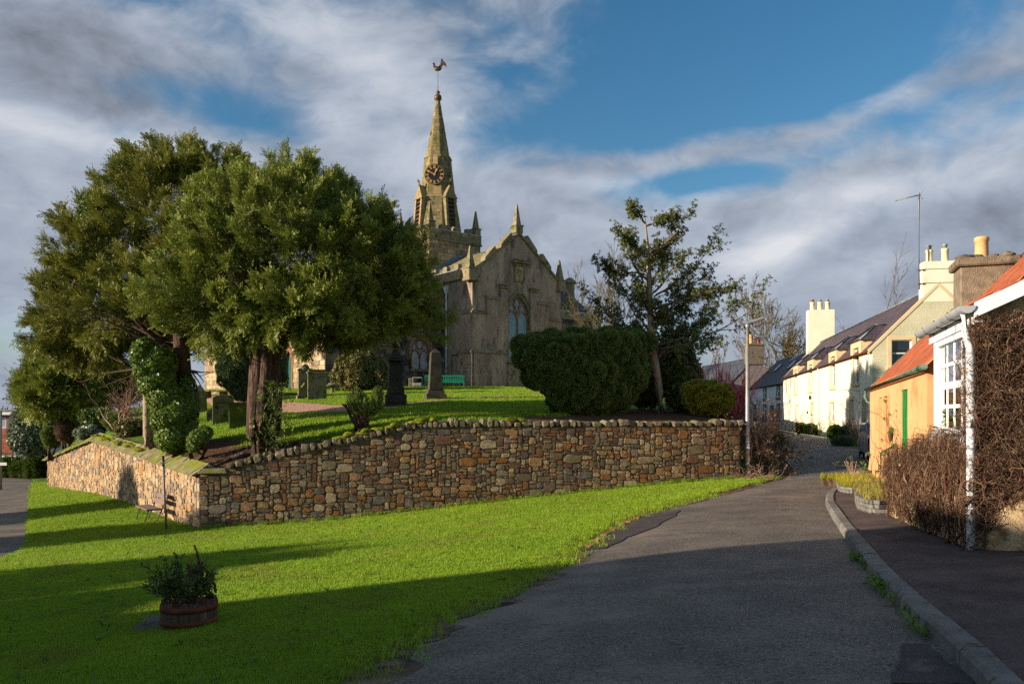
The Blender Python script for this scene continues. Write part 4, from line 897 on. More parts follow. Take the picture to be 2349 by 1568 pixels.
# sunlit flank, its parapet and the blocked window
PL = lambda x, z, d: Vector((d, x, z))
mb = MB(); panel(mb, PL, .001, 3.7, -1.2, 8.2, [(1.7, 2.75, .87, 2.5)], .1); mb.quad(PL(1.7, .87, .1), PL(2.75, .87, .1), PL(2.75, 2.5, .1), PL(1.7, 2.5, .1)); mb.build('flank_wall', 'harl', ch)
MB().box(-.15, .0, -.148, 1.25, -1.2, 5.6).build('corner_buttress', 'harl', ch)
MB().box(-.27, -.15, -.278, 1.4, -1.2, 2.6).build('plinth', 'harl', ch)
mb = MB(); mb.prism([(-.36, -.3, 2.5), (-.36, -.3, 2.58), (-.14, -.3, 2.86), (-.14, -.3, 2.5)], (0, 1.75, 0)); mb.build('plinth_ledge', 'dressed_stone', ch)
mb = MB(); mb.prism([(-.22, -.2, 5.5), (-.22, -.2, 5.58), (0.0, -.2, 5.85), (0.0, -.2, 5.5)], (0, 1.5, 0)); mb.build('wall_ledge', 'dressed_stone', ch)
fr = MB()
for a, b, c, d in ((1.58, 1.7, .75, 2.62), (2.75, 2.87, .75, 2.62), (1.7, 2.75, 2.5, 2.62), (1.7, 2.75, .75, .87)): fr.box(-.06, .05, a, b, c, d)
fr.build('blocked_window_frame', 'harl', ch)
for x0, x1, nm in ((-.14, .3, 0), (W_-.3, W_+.14, 1)):
    MB().box(x0, x1, .55, 8.1, 8.35, 8.95).build('parapet', 'ashlar', ch, .02); MB().box(x0-.08, x1+.08, .55, 8.1, 8.18, 8.35).build('cornice', 'dressed_stone', ch, .03)
    MB().box(x0-.03, x1+.03, .6, 8.1, 8.95, 9.0).build('lead_capping', 'lead', ch)
    for k in range(4): MB().box(x0+.03, x1-.03, 1.7+k*1.55, 2.3+k*1.55, 9.0, 9.45).build('merlon', 'dressed_stone', ch, .03)
mb = MB(); mb.lathe([(.055, 0), (.055, 7.3)], 10, (-.09, 3.35, .1)); dp = mb.build('downpipe', 'white_paint', ch)
MB().add([(-.3, 3.13, 7.9), (.0, 3.13, 7.9), (.0, 3.57, 7.9), (-.3, 3.57, 7.9), (-.17, 3.27, 7.35), (0.0, 3.27, 7.35), (0.0, 3.43, 7.35), (-.17, 3.43, 7.35)], [(0, 1, 5, 4), (1, 2, 6, 5), (2, 3, 7, 6), (3, 0, 4, 7), (0, 3, 2, 1), (4, 5, 6, 7)]).build('hopper', 'white_paint', dp)
for z in (1.2, 3.0, 5.0): MB().box(-.16, .0, 3.2, 3.5, z, z+.06).build('pipe_bracket', 'white_paint', dp)
# roof
rf = MB(); slates(rf, (.2, .4, 8.75), (.2, 8.2, 8.75), (4.5, 8.2, 11.35), (4.5, .4, 11.35), 30, 17, .035, rg); rf.quad((.2, .4, 8.7), (.2, 8.2, 8.7), (4.5, 8.2, 11.3), (4.5, .4, 11.3)); roof = rf.build('roof', 'stone_slate', ch)
rf = MB(); slates(rf, (8.8, 8.2, 8.75), (8.8, .4, 8.75), (4.5, .4, 11.35), (4.5, 8.2, 11.35), 30, 17, .035, rg); rf.build('roof', 'stone_slate', ch)
MB().tube([(4.5, .4, 11.36), (4.5, 8.2, 11.36)], .11, 8).build('ridge_capping', 'lead', roof)
mb = MB(); mb.prism([(.9, 8.03, 9.3), (.9, 8.03, 9.62), (4.5, 8.03, 11.75), (4.5, 8.03, 11.4)], (0, .05, 0)); mb.prism([(.9, 7.6, 9.25), (.9, 8.05, 9.32), (4.5, 8.05, 11.47), (4.5, 7.6, 11.4)], (0, 0, .03)); mb.build('lead_flashing', 'dark_lead', roof)
# tower
TX0, TX1, TY0, TY1, TZ = 1.4, 6.8, 8.1, 13.5, 12.7
MB().box(TX0, TX1, TY0, TY1, -1, TZ).build('tower', 'ashlar_joint', ch)
B1 = blocks((TX0, TY1, 6.4), (TX0, TY0, 6.4), (TX0, TY0, TZ), (TX0, TY1, TZ), .34, .62, .012, .03, rg)
B1 += blocks((TX0, TY0, 8.0), (TX1, TY0, 8.0), (TX1, TY0, TZ), (TX0, TY0, TZ), .34, .62, .012, .03, rg)
put_blocks(B1, 'ashlar', ch, 170)
MB().box(TX0-.14, TX1+.14, TY0-.14, TY1+.14, TZ, TZ+.16).build('cornice', 'dressed_stone', ch, .04)
MB().box(TX0-.06, TX1+.06, TY0-.06, TY1+.06, TZ+.16, TZ+.9).build('parapet', 'ashlar_joint', ch)
B2 = blocks((TX0-.06, TY1+.06, TZ+.16), (TX0-.06, TY0-.06, TZ+.16), (TX0-.06, TY0-.06, TZ+.9), (TX0-.06, TY1+.06, TZ+.9), .37, .8, .012, .03, rg)
B2 += blocks((TX0-.06, TY0-.06, TZ+.16), (TX1+.06, TY0-.06, TZ+.16), (TX1+.06, TY0-.06, TZ+.9), (TX0-.06, TY0-.06, TZ+.9), .37, .8, .012, .03, rg)
put_blocks(B2, 'spire_stone', ch, 30)
MB().box(TX0-.10, TX1+.10, TY0-.10, TY1+.10, TZ+.9, TZ+.95).build('lead_capping', 'lead', ch)
tz = TZ+.95
for k in range(3):
    c = TX0+1.15+k*1.35; MB().box(c, c+.72, TY0-.08, TY0+.35, tz, tz+.42).build('merlon', 'dressed_stone', ch, .03)
    c = TY0+1.15+k*1.35; MB().box(TX0-.08, TX0+.35, c, c+.72, tz, tz+.42).build('merlon', 'dressed_stone', ch, .03)
for x, y in ((TX0+.3, TY0+.3), (TX1-.3, TY0+.3), (TX0+.3, TY1-.3)): pinnacle(x, y, tz, 1.65, .34, .55)
sh = MB().box(TX0-.06, TX0+.03, 9.7, 10.75, 10.4, 12.1).build('shutter', 'red_wood', ch)
for z in (10.75, 11.7): MB().box(TX0-.085, TX0-.055, 9.75, 10.7, z, z+.12).build('shutter_batten', 'red_wood', sh)
# spire
SX, SY = (TX0+TX1)/2, (TY0+TY1)/2
def oct_ring(ap, z): return [(SX+ap/cos(pi/8)*cos(pi/8+pi/4*k), SY+ap/cos(pi/8)*sin(pi/8+pi/4*k), z) for k in range(8)]
SEG = [(2.16, 13.6), (1.56, 17.4), (1.62, 17.42), (1.62, 17.56), (1.5, 17.62), (1.12, 21.05), (1.2, 21.07), (1.2, 21.2), (1.0, 21.26), (.19, 26.3)]
core = MB(); vs = [p for a, z in SEG for p in oct_ring(a-.02, z)]
core.add(vs, [(i*8+k, i*8+(k+1) % 8, (i+1)*8+(k+1) % 8, (i+1)*8+k) for i in range(len(SEG)-1) for k in range(8)]+[tuple(9*8+k for k in range(8))]); spire = core.build('spire', 'spire_stone', ch)
BB = []
for (a0, z0), (a1, z1), c_, w_ in ((SEG[0], SEG[1], .36, .62), (SEG[4], SEG[5], .36, .55), (SEG[8], SEG[9], .36, .42)):
    r0, r1 = oct_ring(a0-.02, z0), oct_ring(a1-.02, z1)
    for k in (3, 4, 5, 6, 2, 7):
        BB += [b+(k,) for b in blocks(r0[k], r0[(k+1) % 8], r1[(k+1) % 8], r1[k], c_, w_, .010, .025, rg)]
m = MB(); vis = [b for b in BB if b[3] in (3, 4, 5)]; vis.sort(key=lambda b: -b[2])
for i, (v, f, a, k) in enumerate(vis):
    if i < 70:
        c = sum((Vector(p) for p in v), Vector())/len(v); MB().add([Vector(p)-c for p in v], f).build('stone_block', 'spire_stone', spire, 0, c)
    else: m.add(v, f, random.random())
for v, f, a, k in BB:
    if k not in (3, 4, 5): m.add(v, f, random.random())
tag(m.build('stone_courses', 'spire_stone', spire), kind='stuff')
def lucarne(ang):
    n = Vector((cos(ang), sin(ang), 0)); r = Vector((0, 0, 1)).cross(n); C = Vector((SX, SY, 0)); Q = lambda x, z, o: C+r*x+n*o+Vector((0, 0, z))
    m = MB()
    for sx in (-1, 1): m.add([Q(sx*.34, 14.6, 1.5), Q(sx*.56, 14.6, 1.5), Q(sx*.56, 14.6, 2.28), Q(sx*.34, 14.6, 2.28), Q(sx*.34, 17.3, 1.2), Q(sx*.56, 17.3, 1.2), Q(sx*.56, 17.3, 2.05), Q(sx*.34, 17.3, 2.05)], [(0, 1, 2, 3), (0, 4, 5, 1), (1, 5, 6, 2), (2, 6, 7, 3), (3, 7, 4, 0)])
    m.add([Q(-.66, 17.25, 2.12), Q(.66, 17.25, 2.12), Q(0, 18.5, 1.98), Q(-.66, 17.25, 1.1), Q(.66, 17.25, 1.1), Q(0, 18.5, 1.1)], [(0, 1, 2), (0, 2, 5, 3), (1, 4, 5, 2), (0, 3, 4, 1)])
    m.add([Q(-.4, 14.45, 1.4), Q(.4, 14.45, 1.4), Q(.4, 14.62, 2.32), Q(-.4, 14.62, 2.32), Q(-.4, 14.3, 1.4), Q(.4, 14.3, 1.4), Q(.4, 14.4, 2.32), Q(-.4, 14.4, 2.32)], [(0, 1, 2, 3), (4, 7, 6, 5), (3, 2, 6, 7)])
    o = m.build('lucarne', 'spire_stone', ch); MB().add([Q(-.34, 14.6, 1.72), Q(.34, 14.6, 1.72), Q(.34, 17.3, 1.5), Q(-.34, 17.3, 1.5)], [(0, 1, 2, 3)]).build('louvre_recess', 'clock_black', o)
    for i in range(7):
        z = 14.75+i*.37; b = 2.2-.08*i*.37; MB().add([Q(-.36, z, b), Q(.36, z, b), Q(.36, z+.27, b-.28), Q(-.36, z+.27, b-.28), Q(-.36, z-.04, b), Q(.36, z-.04, b), Q(.36, z+.23, b-.28), Q(-.36, z+.23, b-.28)], [(0, 1, 2, 3), (7, 6, 5, 4), (4, 5, 1, 0)]).build('louvre_slat', 'slat_wood', o)
    MB().tube([Q(0, 18.4, 1.9), Q(0, 18.75, 2.02), Q(.0, 18.95, 2.15)], [.14, .12, .05], 6).build('finial', 'spire_stone', o)
lucarne(pi); lucarne(1.5*pi)
# clock: ten to one
ang = 1.25*pi; n_ = Vector((cos(ang), sin(ang), 0)); r_ = Vector((0, 0, 1)).cross(n_); CC = Vector((SX, SY, 19.32)); RC = .88
def Q(x, z, o): return CC+r_*x+Vector((0, 0, z))+n_*(1.50+o)
dial = MB(); k = 40; dial.add([Q(RC*cos(2*pi*i/k), RC*sin(2*pi*i/k), -.25) for i in range(k)]+[Q(RC*cos(2*pi*i/k), RC*sin(2*pi*i/k), .05) for i in range(k)], [(i, (i+1) % k, k+(i+1) % k, k+i) for i in range(k)]+[tuple(range(k, 2*k))])
dial = dial.build('clock_dial', 'clock_black', ch)
def bar(m, x0, z0, x1, z1, w, o=.05, th=.02):
    d = Vector((x1-x0, z1-z0)); d.normalize(); px, pz = -d.y*w/2, d.x*w/2
    m.add([Q(x0-px, z0-pz, o), Q(x1-px, z1-pz, o), Q(x1+px, z1+pz, o), Q(x0+px, z0+pz, o), Q(x0-px, z0-pz, o+th), Q(x1-px, z1-pz, o+th), Q(x1+px, z1+pz, o+th), Q(x0+px, z0+pz, o+th)], [(4, 5, 6, 7), (0, 4, 7, 3), (1, 2, 6, 5), (0, 1, 5, 4), (3, 7, 6, 2)])
for hnum, txt in enumerate(['XII', 'I', 'II', 'III', 'IIII', 'V', 'VI', 'VII', 'VIII', 'IX', 'X', 'XI']):
    a = radians(30*hnum); m = MB(); ws = {'I': .055, 'V': .11, 'X': .11}; tot = sum(ws[c] for c in txt); x = -tot/2; Hn = .24
    def N_(lx, lz):  # radial lettering
        rr = .66+lz; return (rr*sin(a)+lx*cos(a), rr*cos(a)-lx*sin(a))
    def seg(ax, az_, bx_, bz, w): p, q = N_(ax, az_), N_(bx_, bz); bar(m, p[0], p[1], q[0], q[1], w)
    for c in txt:
        w = ws[c]; xm = x+w/2
        if c == 'I': seg(xm, -Hn/2, xm, Hn/2, .03)
        elif c == 'V': seg(xm-.045, Hn/2, xm, -Hn/2, .034); seg(xm+.045, Hn/2, xm, -Hn/2, .02)
        else: seg(xm-.045, Hn/2, xm+.045, -Hn/2, .034); seg(xm+.045, Hn/2, xm-.045, -Hn/2, .02)
        x += w
    seg(-tot/2-.01, Hn/2, tot/2+.01, Hn/2, .014); seg(-tot/2-.01, -Hn/2, tot/2+.01, -Hn/2, .014)
    m.build('numeral', 'gilt', dial)
m = MB()
for i in range(60):
    a = 2*pi*i/60; bar(m, .825*sin(a), .825*cos(a), .865*sin(a), .865*cos(a), .035)
m.build('minute_track', 'gilt', dial)
def hand(name, a, L, w, o):
    m = MB(); a = radians(a); u = (sin(a), cos(a)); bar(m, -u[0]*.12, -u[1]*.12, u[0]*L*.72, u[1]*L*.72, w, o)
    t = [(u[0]*L*.66+u[1]*w*1.7, u[1]*L*.66-u[0]*w*1.7), (u[0]*L, u[1]*L), (u[0]*L*.66-u[1]*w*1.7, u[1]*L*.66+u[0]*w*1.7)]; m.add([Q(*p, o+.021) for p in t], [(2, 1, 0)]); m.build(name, 'gilt', dial)
hand('hour_hand', 25, .56, .075, .085); hand('minute_hand', 298, .80, .06, .115)
lp = MB(); lp.add([Q(-.26, .98, -.12), Q(.26, .98, -.12), Q(.26, 1.78, -.12), Q(-.26, 1.78, -.12)], [(0, 1, 2, 3)]); lpo = lp.build('vent_recess', 'clock_black', ch)
for i in range(7): m = MB(); bar(m, -.22, 1.05+i*.11, .22, 1.05+i*.11, .055, -.11, .05); m.build('vent_slat', 'sand_trim', lpo)
m = MB()
for x in (-.26, .26): bar(m, x, .95, x, 1.8, .07, -.14, .1)
for z in (.95, 1.8): bar(m, -.29, z, .29, z, .07, -.14, .1)
m.build('vent_frame', 'spire_stone', lpo)
# ball, rod and weathercock
mb = MB(); mb.lathe([(.12, 26.2), (.16, 26.3), (.30, 26.42), (.34, 26.6), (.30, 26.78), (.14, 26.92), (.11, 26.98), (.18, 27.05), (.19, 27.12), (.1, 27.2), (.03, 27.28)], 16, (SX, SY, 0)); ball = mb.build('finial_ball', 'copper', ch)
MB().tube([(SX, SY, 27.2), (SX, SY, 29.3)], .03, 6).build('vane_rod', 'copper', ball)
ck = bpy.data.objects.new('weathercock', None); ckb = MB()
out = [(-.46, 1.02), (-.62, .97), (-.48, .92), (-.5, .7), (-.44, .4), (-.28, .18), (0, .06), (.22, .1), (.38, .3), (.42, .56), (.55, .82), (.74, .72), (.86, .42), (.90, .72), (.84, 1.0), (.62, 1.24), (.5, 1.3), (.52, 1.5), (.4, 1.58), (.3, 1.4), (.3, 1.1), (.24, .84), (.1, .62), (-.12, .5), (-.24, .66), (-.3, .92), (-.36, 1.1), (-.44, 1.16)]
ckb.prism([(x, -.05, z) for x, z in out], (0, .1, 0)); ckb.blob((-.05, 0, .3), (.36, .15, .26), 2, .05)
wc = ckb.build('weathercock', 'copper', ball, .015, (SX, SY, 28.95)); wc.rotation_euler = (0, 0, -ch.rotation_euler.z); wc.scale = (.85, .85, .72)
mb = MB(); mb.prism([(-.22, -.09, .62), (0, -.09, .55), (.24, -.09, .7), (.1, -.09, .5), (-.12, -.09, .42)], (0, .18, 0)); mb.build('wing', 'clock_black', wc)
for o_ in [c_ for c_ in ch.children if c_.name.split('.')[0] in ('spire', 'lucarne', 'clock_dial', 'vent_recess', 'finial_ball')]: o_.location.z -= .55
# older walls to the north: aisle with its traceried light, porch wing, long side wall with arched door
PA = lambda x, z, d: Vector((x, 3.7+d, z))
ax, aw, asill, aspr, aapx = -2.23, .78, 1.37, 2.55, 3.75
mb = MB(); panel(mb, PA, -4.6, -.001, -1.2, 7.4, [(ax-aw, ax+aw, asill, aapx)], .3); a_ = arch(ax, aw, aspr, aapx); h = len(a_)//2
for i in range(len(a_)-1): mb.add([PA(ax-aw if i < h else ax+aw, aapx, 0), PA(*a_[i], 0), PA(*a_[i+1], 0)], [(0, 1, 2)]); mb.quad(PA(*a_[i], 0), PA(*a_[i], .3), PA(*a_[i+1], .3), PA(*a_[i+1], 0))
mb.build('aisle_wall', 'ashlar_joint', ch)
inw = lambda x, z: (ax-aw-.15 < x < ax+aw+.15 and asill-.2 < z < aapx+.2)
put_blocks(blocks((-4.6, 3.7, -.6), (0, 3.7, -.6), (0, 3.7, 7.4), (-4.6, 3.7, 7.4), .36, .55, .012, .03, rg, lambda s, t: inw(-4.6+4.6*s, -.6+8*t)), 'shaded_ashlar', ch, 0)
wf = MB()
for rr, dd in ((.02, .12), (.14, .0), (.27, -.06)): wf.tube([PA(x, z, dd) for x, z in [(ax-aw-rr, asill)]+arch(ax, aw+rr, aspr, aapx+rr*1.2)+[(ax+aw+rr, asill)]], .075, 6)
w2 = wf.build('window_arch', 'warm_stone', ch); poly = [(ax-aw, asill)]+a_+[(ax+aw, asill)]
MB().add([PA(x, z, .2) for x, z in poly], [tuple(range(len(poly)))]).build('glazing', 'pale_glass', w2); tr = MB(); tr.tube([PA(ax, z, .15) for z in (asill, aspr+.1)], .06, 6)
for s in (-1, 1): tr.tube([PA(x, z, .15) for x, z in arch(ax+s*aw/2, aw/2-.02, aspr-.3, aspr+.35, 4)], .06, 6)
tr.tube([PA(ax+.3*sin(q), aspr+.72-.38*cos(q), .15) for q in np.linspace(0, 6.28, 11)], .06, 6); tr.build('tracery', 'warm_stone', w2); MB().box(ax-aw-.2, ax+aw+.2, 3.5, 3.75, asill-.2, asill).build('window_sill', 'dressed_stone', w2)
MB().box(-7.5, -4.6, 3.71, 4.2, -1, 7.2).build('aisle_wall', 'shaded_ashlar', ch)
MB().box(-4.6, 0, 3.72, 4.2, 7.4, 7.65).build('wall_cope', 'dressed_stone', ch)
MB().box(-7.4, -4.62, 3.2, 6.2, -1.2, 3.0).build('annex_wall', 'ashlar_joint', ch); put_blocks(blocks((-7.4, 3.2, -.6), (-4.62, 3.2, -.6), (-4.62, 3.2, 3.0), (-7.4, 3.2, 3.0), .36, .5, .012, .03, rg)+blocks((-7.4, 6.2, -.6), (-7.4, 3.2, -.6), (-7.4, 3.2, 3.0), (-7.4, 6.2, 3.0), .36, .5, .012, .03, rg), 'shaded_ashlar', ch, 0)
m = MB(); slates(m, (-7.6, 3.0, 3.0), (-4.6, 3.0, 3.0), (-4.6, 6.2, 4.6), (-7.6, 6.2, 4.6), 12, 9, .03, rg); m.quad((-7.6, 3.0, 2.97), (-4.6, 3.0, 2.97), (-4.6, 6.2, 4.57), (-7.6, 6.2, 4.57)); ar = m.build('annex_roof', 'blue_slate', ch); MB().tube([(-7.6, 2.95, 2.98), (-4.55, 2.95, 2.98)], .07, 8).build('gutter', 'white_paint', ar); MB().lathe([(.05, -.3), (.05, 5.2)], 8, (-7.5, 3.08, 0)).build('downpipe', 'white_paint', ar)
NX = -10.2
PW = lambda x, z, d: Vector((NX+d, x, z))
dy, dw = 10.0, .62                                        # arched door
mb = MB(); panel(mb, PW, 3.7, 29.5, -1.6, 7.2, [(dy-dw, dy+dw, -.3, 2.75)], .35); d_ = arch(dy, dw, 1.9, 2.75)
h = len(d_)//2
for i in range(len(d_)-1): mb.add([PW(dy-dw if i < h else dy+dw, 2.75, 0), PW(*d_[i], 0), PW(*d_[i+1], 0)], [(0, 1, 2)])
mb.quad((NX, 3.7, -1.6), (-7.4, 3.7, -1.6), (-7.4, 3.7, 7.2), (NX, 3.7, 7.2)); mb.quad((NX, 29.5, -1.6), (NX+8, 29.5, -1.6), (NX+8, 29.5, 7.2), (NX, 29.5, 7.2)); mb.build('long_wall', 'ashlar_joint', ch)
put_blocks(blocks((NX, 29.5, -1), (NX, 3.7, -1), (NX, 3.7, 7.2), (NX, 29.5, 7.2), .40, .75, .014, .03, rg, lambda s, t: abs(29.5-25.8*s-dy) < 1.0 and -1+8.2*t < 3.1), 'ashlar', ch, 0)
put_blocks(blocks((NX, 3.7, -.6), (-7.4, 3.7, -.6), (-7.4, 3.7, 7.2), (NX, 3.7, 7.2), .40, .7, .014, .03, rg), 'shaded_ashlar', ch, 0)
dr = MB(); poly = [(dy-dw, -.3)]+d_+[(dy+dw, -.3)]; dr.add([PW(x, z, .22) for x, z in poly], [tuple(range(len(poly)))]); dr = dr.build('door', 'teal_paint', ch)
for i in range(5): MB().box(NX+.19, NX+.225, dy-dw+.24*i+.06, dy-dw+.24*i+.075, -.3, 2.3).build('door_board', 'clock_black', dr)
sr = MB(); sr.tube([PW(x, z, -.02) for x, z in [(dy-dw-.16, -.4)]+arch(dy, dw+.16, 1.9, 2.95)+[(dy+dw+.16, -.4)]], .15, 4, smooth=False); sr.build('door_surround', 'warm_stone', dr)
MB().box(NX-.9, NX+.02, dy-.9, dy+.9, -.9, -.3).build('door_step', 'dressed_stone', dr, .02)
m = MB(); slates(m, (NX-.2, 29.7, 7.2), (NX-.2, 3.5, 7.2), (NX+4.2, 3.5, 10.6), (NX+4.2, 29.7, 10.6), 60, 16, .03, rg); m.quad((NX-.2, 29.7, 7.15), (NX-.2, 3.5, 7.15), (NX+4.2, 3.5, 10.55), (NX+4.2, 29.7, 10.55)); m.build('roof', 'stone_slate', ch)
mb = MB(); mb.prism([(NX, 3.7, 7.2), (-1.8, 3.7, 7.2), (NX+4.2, 3.7, 10.7)], (0, .4, 0)); mb.build('gable_wall', 'shaded_ashlar', ch)
# south wing seen past the gable
mb = MB(); mb.box(9.0, 18, 4.2, 12, -1.2, 6.4); mb.build('wing_wall', 'ashlar_joint', ch); put_blocks(blocks((9, 4.2, -.4), (18, 4.2, -.4), (18, 4.2, 6.4), (9, 4.2, 6.4), .36, .6, .012, .03, rg), 'shaded_ashlar', ch, 0)
MB().box(9, 18.1, 4.0, 4.5, 6.4, 6.6).build('cornice', 'dressed_stone', ch, .03); MB().box(9, 18.1, 4.1, 4.5, 6.6, 7.1).build('parapet', 'dressed_stone', ch); MB().box(9, 18.1, 4.06, 4.54, 7.1, 7.16).build('lead_capping', 'lead', ch)
m = MB(); slates(m, (9, 4.5, 6.8), (18, 4.5, 6.8), (18, 8.5, 9.6), (9, 8.5, 9.6), 34, 14, .03, rg); m.quad((9, 4.5, 6.75), (18, 4.5, 6.75), (18, 8.5, 9.55), (9, 8.5, 9.55)); m.build('roof', 'blue_slate', ch)
for k in range(3): MB().box(9.5+k*1.7, 10.1+k*1.7, 4.12, 4.48, 7.16, 7.6).build('merlon', 'dressed_stone', ch, .03)
mb = MB(); mb.lathe([(.95, 7.1), (.9, 7.9), (.55, 8.6), (.48, 8.7), (.46, 9.8), (.60, 9.9), (.62, 10.05), (.5, 10.2), (.2, 10.42)], 8, (14.9, 5.2, 0), smooth=False, a0=pi/8); mb.build('turret_chimney', 'dressed_stone', ch)
pinnacle(17.2, 9.0, 9.0, 1.6, .36, .6); pinnacle(17.8, 4.4, 7.1, 1.3, .32, .5)
mb = MB(); mb.lathe([(.05, 0), (.05, 6.2)], 8, (16.8, 4.08, 0)); mb.box(16.65, 16.95, 3.9, 4.15, 6.1, 6.4); mb.build('downpipe', 'white_paint', ch)
# ---------------------------------------------------------------- houses along the lane
def clear_glass():
    m = bpy.data.materials.new('clear_glass'); m.use_nodes = True; m.node_tree.nodes.clear(); nt = NT(m.node_tree)
    out = nt.n('ShaderNodeOutputMaterial'); a = nt.n('ShaderNodeBsdfTransparent'); g = nt.n('ShaderNodeBsdfGlossy'); g.inputs['Roughness'].default_value = 0.02; a.inputs[0].default_value = (.92, .95, .95, 1)
    f = nt.n('ShaderNodeFresnel'); f.inputs[0].default_value = 1.45; mx = nt.n('ShaderNodeMixShader'); nt.l(nt.math('ADD', nt.math('MULTIPLY', f.outputs[0], .8), .03), mx.inputs[0])
    nt.l(a.outputs[0], mx.inputs[1]); nt.l(g.outputs[0], mx.inputs[2]); nt.l(mx.outputs[0], out.inputs[0]); MATS['clear_glass'] = m
clear_glass()
def sash(parent, P, x0, x1, z0, z1, d, nx, nz, fw=.07, mat='white_paint', glass='window_glass', bw=.028, name='window', curtain=None, bd=.03):
    m = MB()
    def bx(mm, a, b, c, e, d0, d1):
        v = [P(x, z, q) for q in (d0, d1) for (x, z) in ((a, c), (b, c), (b, e), (a, e))]; mm.add(v, [(0, 1, 2, 3), (7, 6, 5, 4), (0, 4, 5, 1), (1, 5, 6, 2), (2, 6, 7, 3), (3, 7, 4, 0)])
    bx(m, x0, x0+fw, z0, z1, d-.05, d+.03); bx(m, x1-fw, x1, z0, z1, d-.05, d+.03); bx(m, x0+fw, x1-fw, z0, z0+fw, d-.05, d+.03); bx(m, x0+fw, x1-fw, z1-fw, z1, d-.05, d+.03)
    w = m.build(name, mat, parent)
    for i in range(nx):
        for j in range(nz):
            a, b = x0+fw+(x1-x0-2*fw)*i/nx, x0+fw+(x1-x0-2*fw)*(i+1)/nx; c, e = z0+fw+(z1-z0-2*fw)*j/nz, z0+fw+(z1-z0-2*fw)*(j+1)/nz
            q = MB(); t = random.uniform(-.004, .004); q.add([P(a, c, d+t), P(b, c, d-t), P(b, e, d-t), P(a, e, d+t)], [(0, 1, 2, 3)]); q.build('pane', glass, w)
    for i in range(1, nx): m = MB(); x = x0+fw+(x1-x0-2*fw)*i/nx; bx(m, x-bw/2, x+bw/2, z0+fw, z1-fw, d-bd, d+.006); m.build('glazing_bar', mat, w)
    for j in range(1, nz): m = MB(); z = z0+fw+(z1-z0-2*fw)*j/nz; b2 = bw*(1.9 if nz == 2 or j*2 == nz else 1); bx(m, x0+fw, x1-fw, z-b2/2, z+b2/2, d-bd-.004, d+.008); m.build('glazing_bar', mat, w)
    if curtain:
        for a, b in ((x0+fw, x0+(x1-x0)*.3), (x1-(x1-x0)*.3, x1-fw)):
            q = MB(); q.add([P(a, z0+fw, d+.1), P(b, z0+fw, d+.14), P(b, z1-fw, d+.14), P(a, z1-fw, d+.1)], [(0, 1, 2, 3)]); q.build('curtain', 'curtain', w)
    return w
def surround(parent, P, x0, x1, z0, z1, w, pr, mat, sill=True, name='window_surround'):
    m = MB()
    def bx(a, b, c, e, d0=-pr, d1=.005):
        v = [P(x, z, q) for q in (d0, d1) for (x, z) in ((a, c), (b, c), (b, e), (a, e))]; m.add(v, [(0, 1, 2, 3), (7, 6, 5, 4), (0, 4, 5, 1), (1, 5, 6, 2), (2, 6, 7, 3), (3, 7, 4, 0)])
    bx(x0-w, x0, z0, z1+w); bx(x1, x1+w, z0, z1+w); bx(x0, x1, z1, z1+w)
    if sill: bx(x0-w-.04, x1+w+.04, z0-.16, z0, -pr-.08, .12)
    return m.build(name, mat, parent)
def pot(parent, x, y, z, r=.14, h=.6, mat='cream_pot', cowl=None):
    m = MB(); m.lathe([(r*1.15, 0), (r*1.05, .05), (r, h*.8), (r*1.14, h*.84), (r*1.14, h*.95), (r, h), (r*.8, h), (r*.8, h*.5)], 14, (x, y, z)); o = m.build('chimney_pot', mat, parent)
    if cowl: c = MB(); c.lathe([(r*.62, h), (r*.62, h+.14), (r*.8, h+.16), (r*.8, h+.2), (r*.5, h+.22)], 12, (x, y, z)); c.build('cowl', cowl, o)
    return o

# cream house with four dormers
th = math.atan(.2)
cr_ = thing('cream_house', 'long cream two storey house with four slate dormers and brown doors facing the lane', 'house', (17.19, 38, .2), -th); rg = random.Random(9)
PF = lambda y, z, d: Vector((d, y, z)); LH = 30.8; EZ = 4.5; RZ = 7.45; HX = 2.9
UPW = [3.35, 9.4, 17.1, 23.8]; LOW = [9.7, 23.2]; DO = [4.45, 16.5]
op = [(c-.66, c+.66, 3.05, EZ) for c in UPW]+[(c-.66, c+.66, .95, 2.12) for c in LOW]+[(c-.48, c+.48, -.05, 2.2) for c in DO]+[(1.1, 1.95, -.05, 2.15)]
m = MB(); panel(m, PF, 0, LH, -.8, EZ, op, .26); m.build('front_wall', 'cream_wall', cr_)
m = MB(); PGb = lambda x, z, d: Vector((x, d, z)); panel(m, PGb, 0, 5.8, -.8, EZ, [(.85, 1.75, 3.7, EZ)], .2)
for pol in ([(0, EZ), (.85, EZ), (.85, EZ+.865)], [(.85, 4.95), (1.75, 4.95), (1.75, EZ+1.78), (.85, EZ+.865)], [(1.75, EZ), (5.8, EZ), (HX, RZ), (1.75, EZ+1.78)]): m.add([PGb(x, z, 0) for x, z in pol], [tuple(range(len(pol)))])
for x in (.85, 1.75): m.quad(PGb(x, EZ, 0), PGb(x, 4.95, 0), PGb(x, 4.95, .2), PGb(x, EZ, .2))
m.quad(PGb(.85, 4.95, 0), PGb(1.75, 4.95, 0), PGb(1.75, 4.95, .2), PGb(.85, 4.95, .2)); m.build('gable_wall', 'cream_harl', cr_)
m = MB(); m.prism([(0, LH, -.8), (5.8, LH, -.8), (5.8, LH, EZ), (HX, LH, RZ), (0, LH, EZ)], (0, -.02, 0)); m.build('gable_wall', 'cream_wall', cr_)
m = MB(); m.quad((5.8, 0, -.8), (5.8, LH, -.8), (5.8, LH, EZ), (5.8, 0, EZ)); m.build('back_wall', 'cream_wall', cr_)
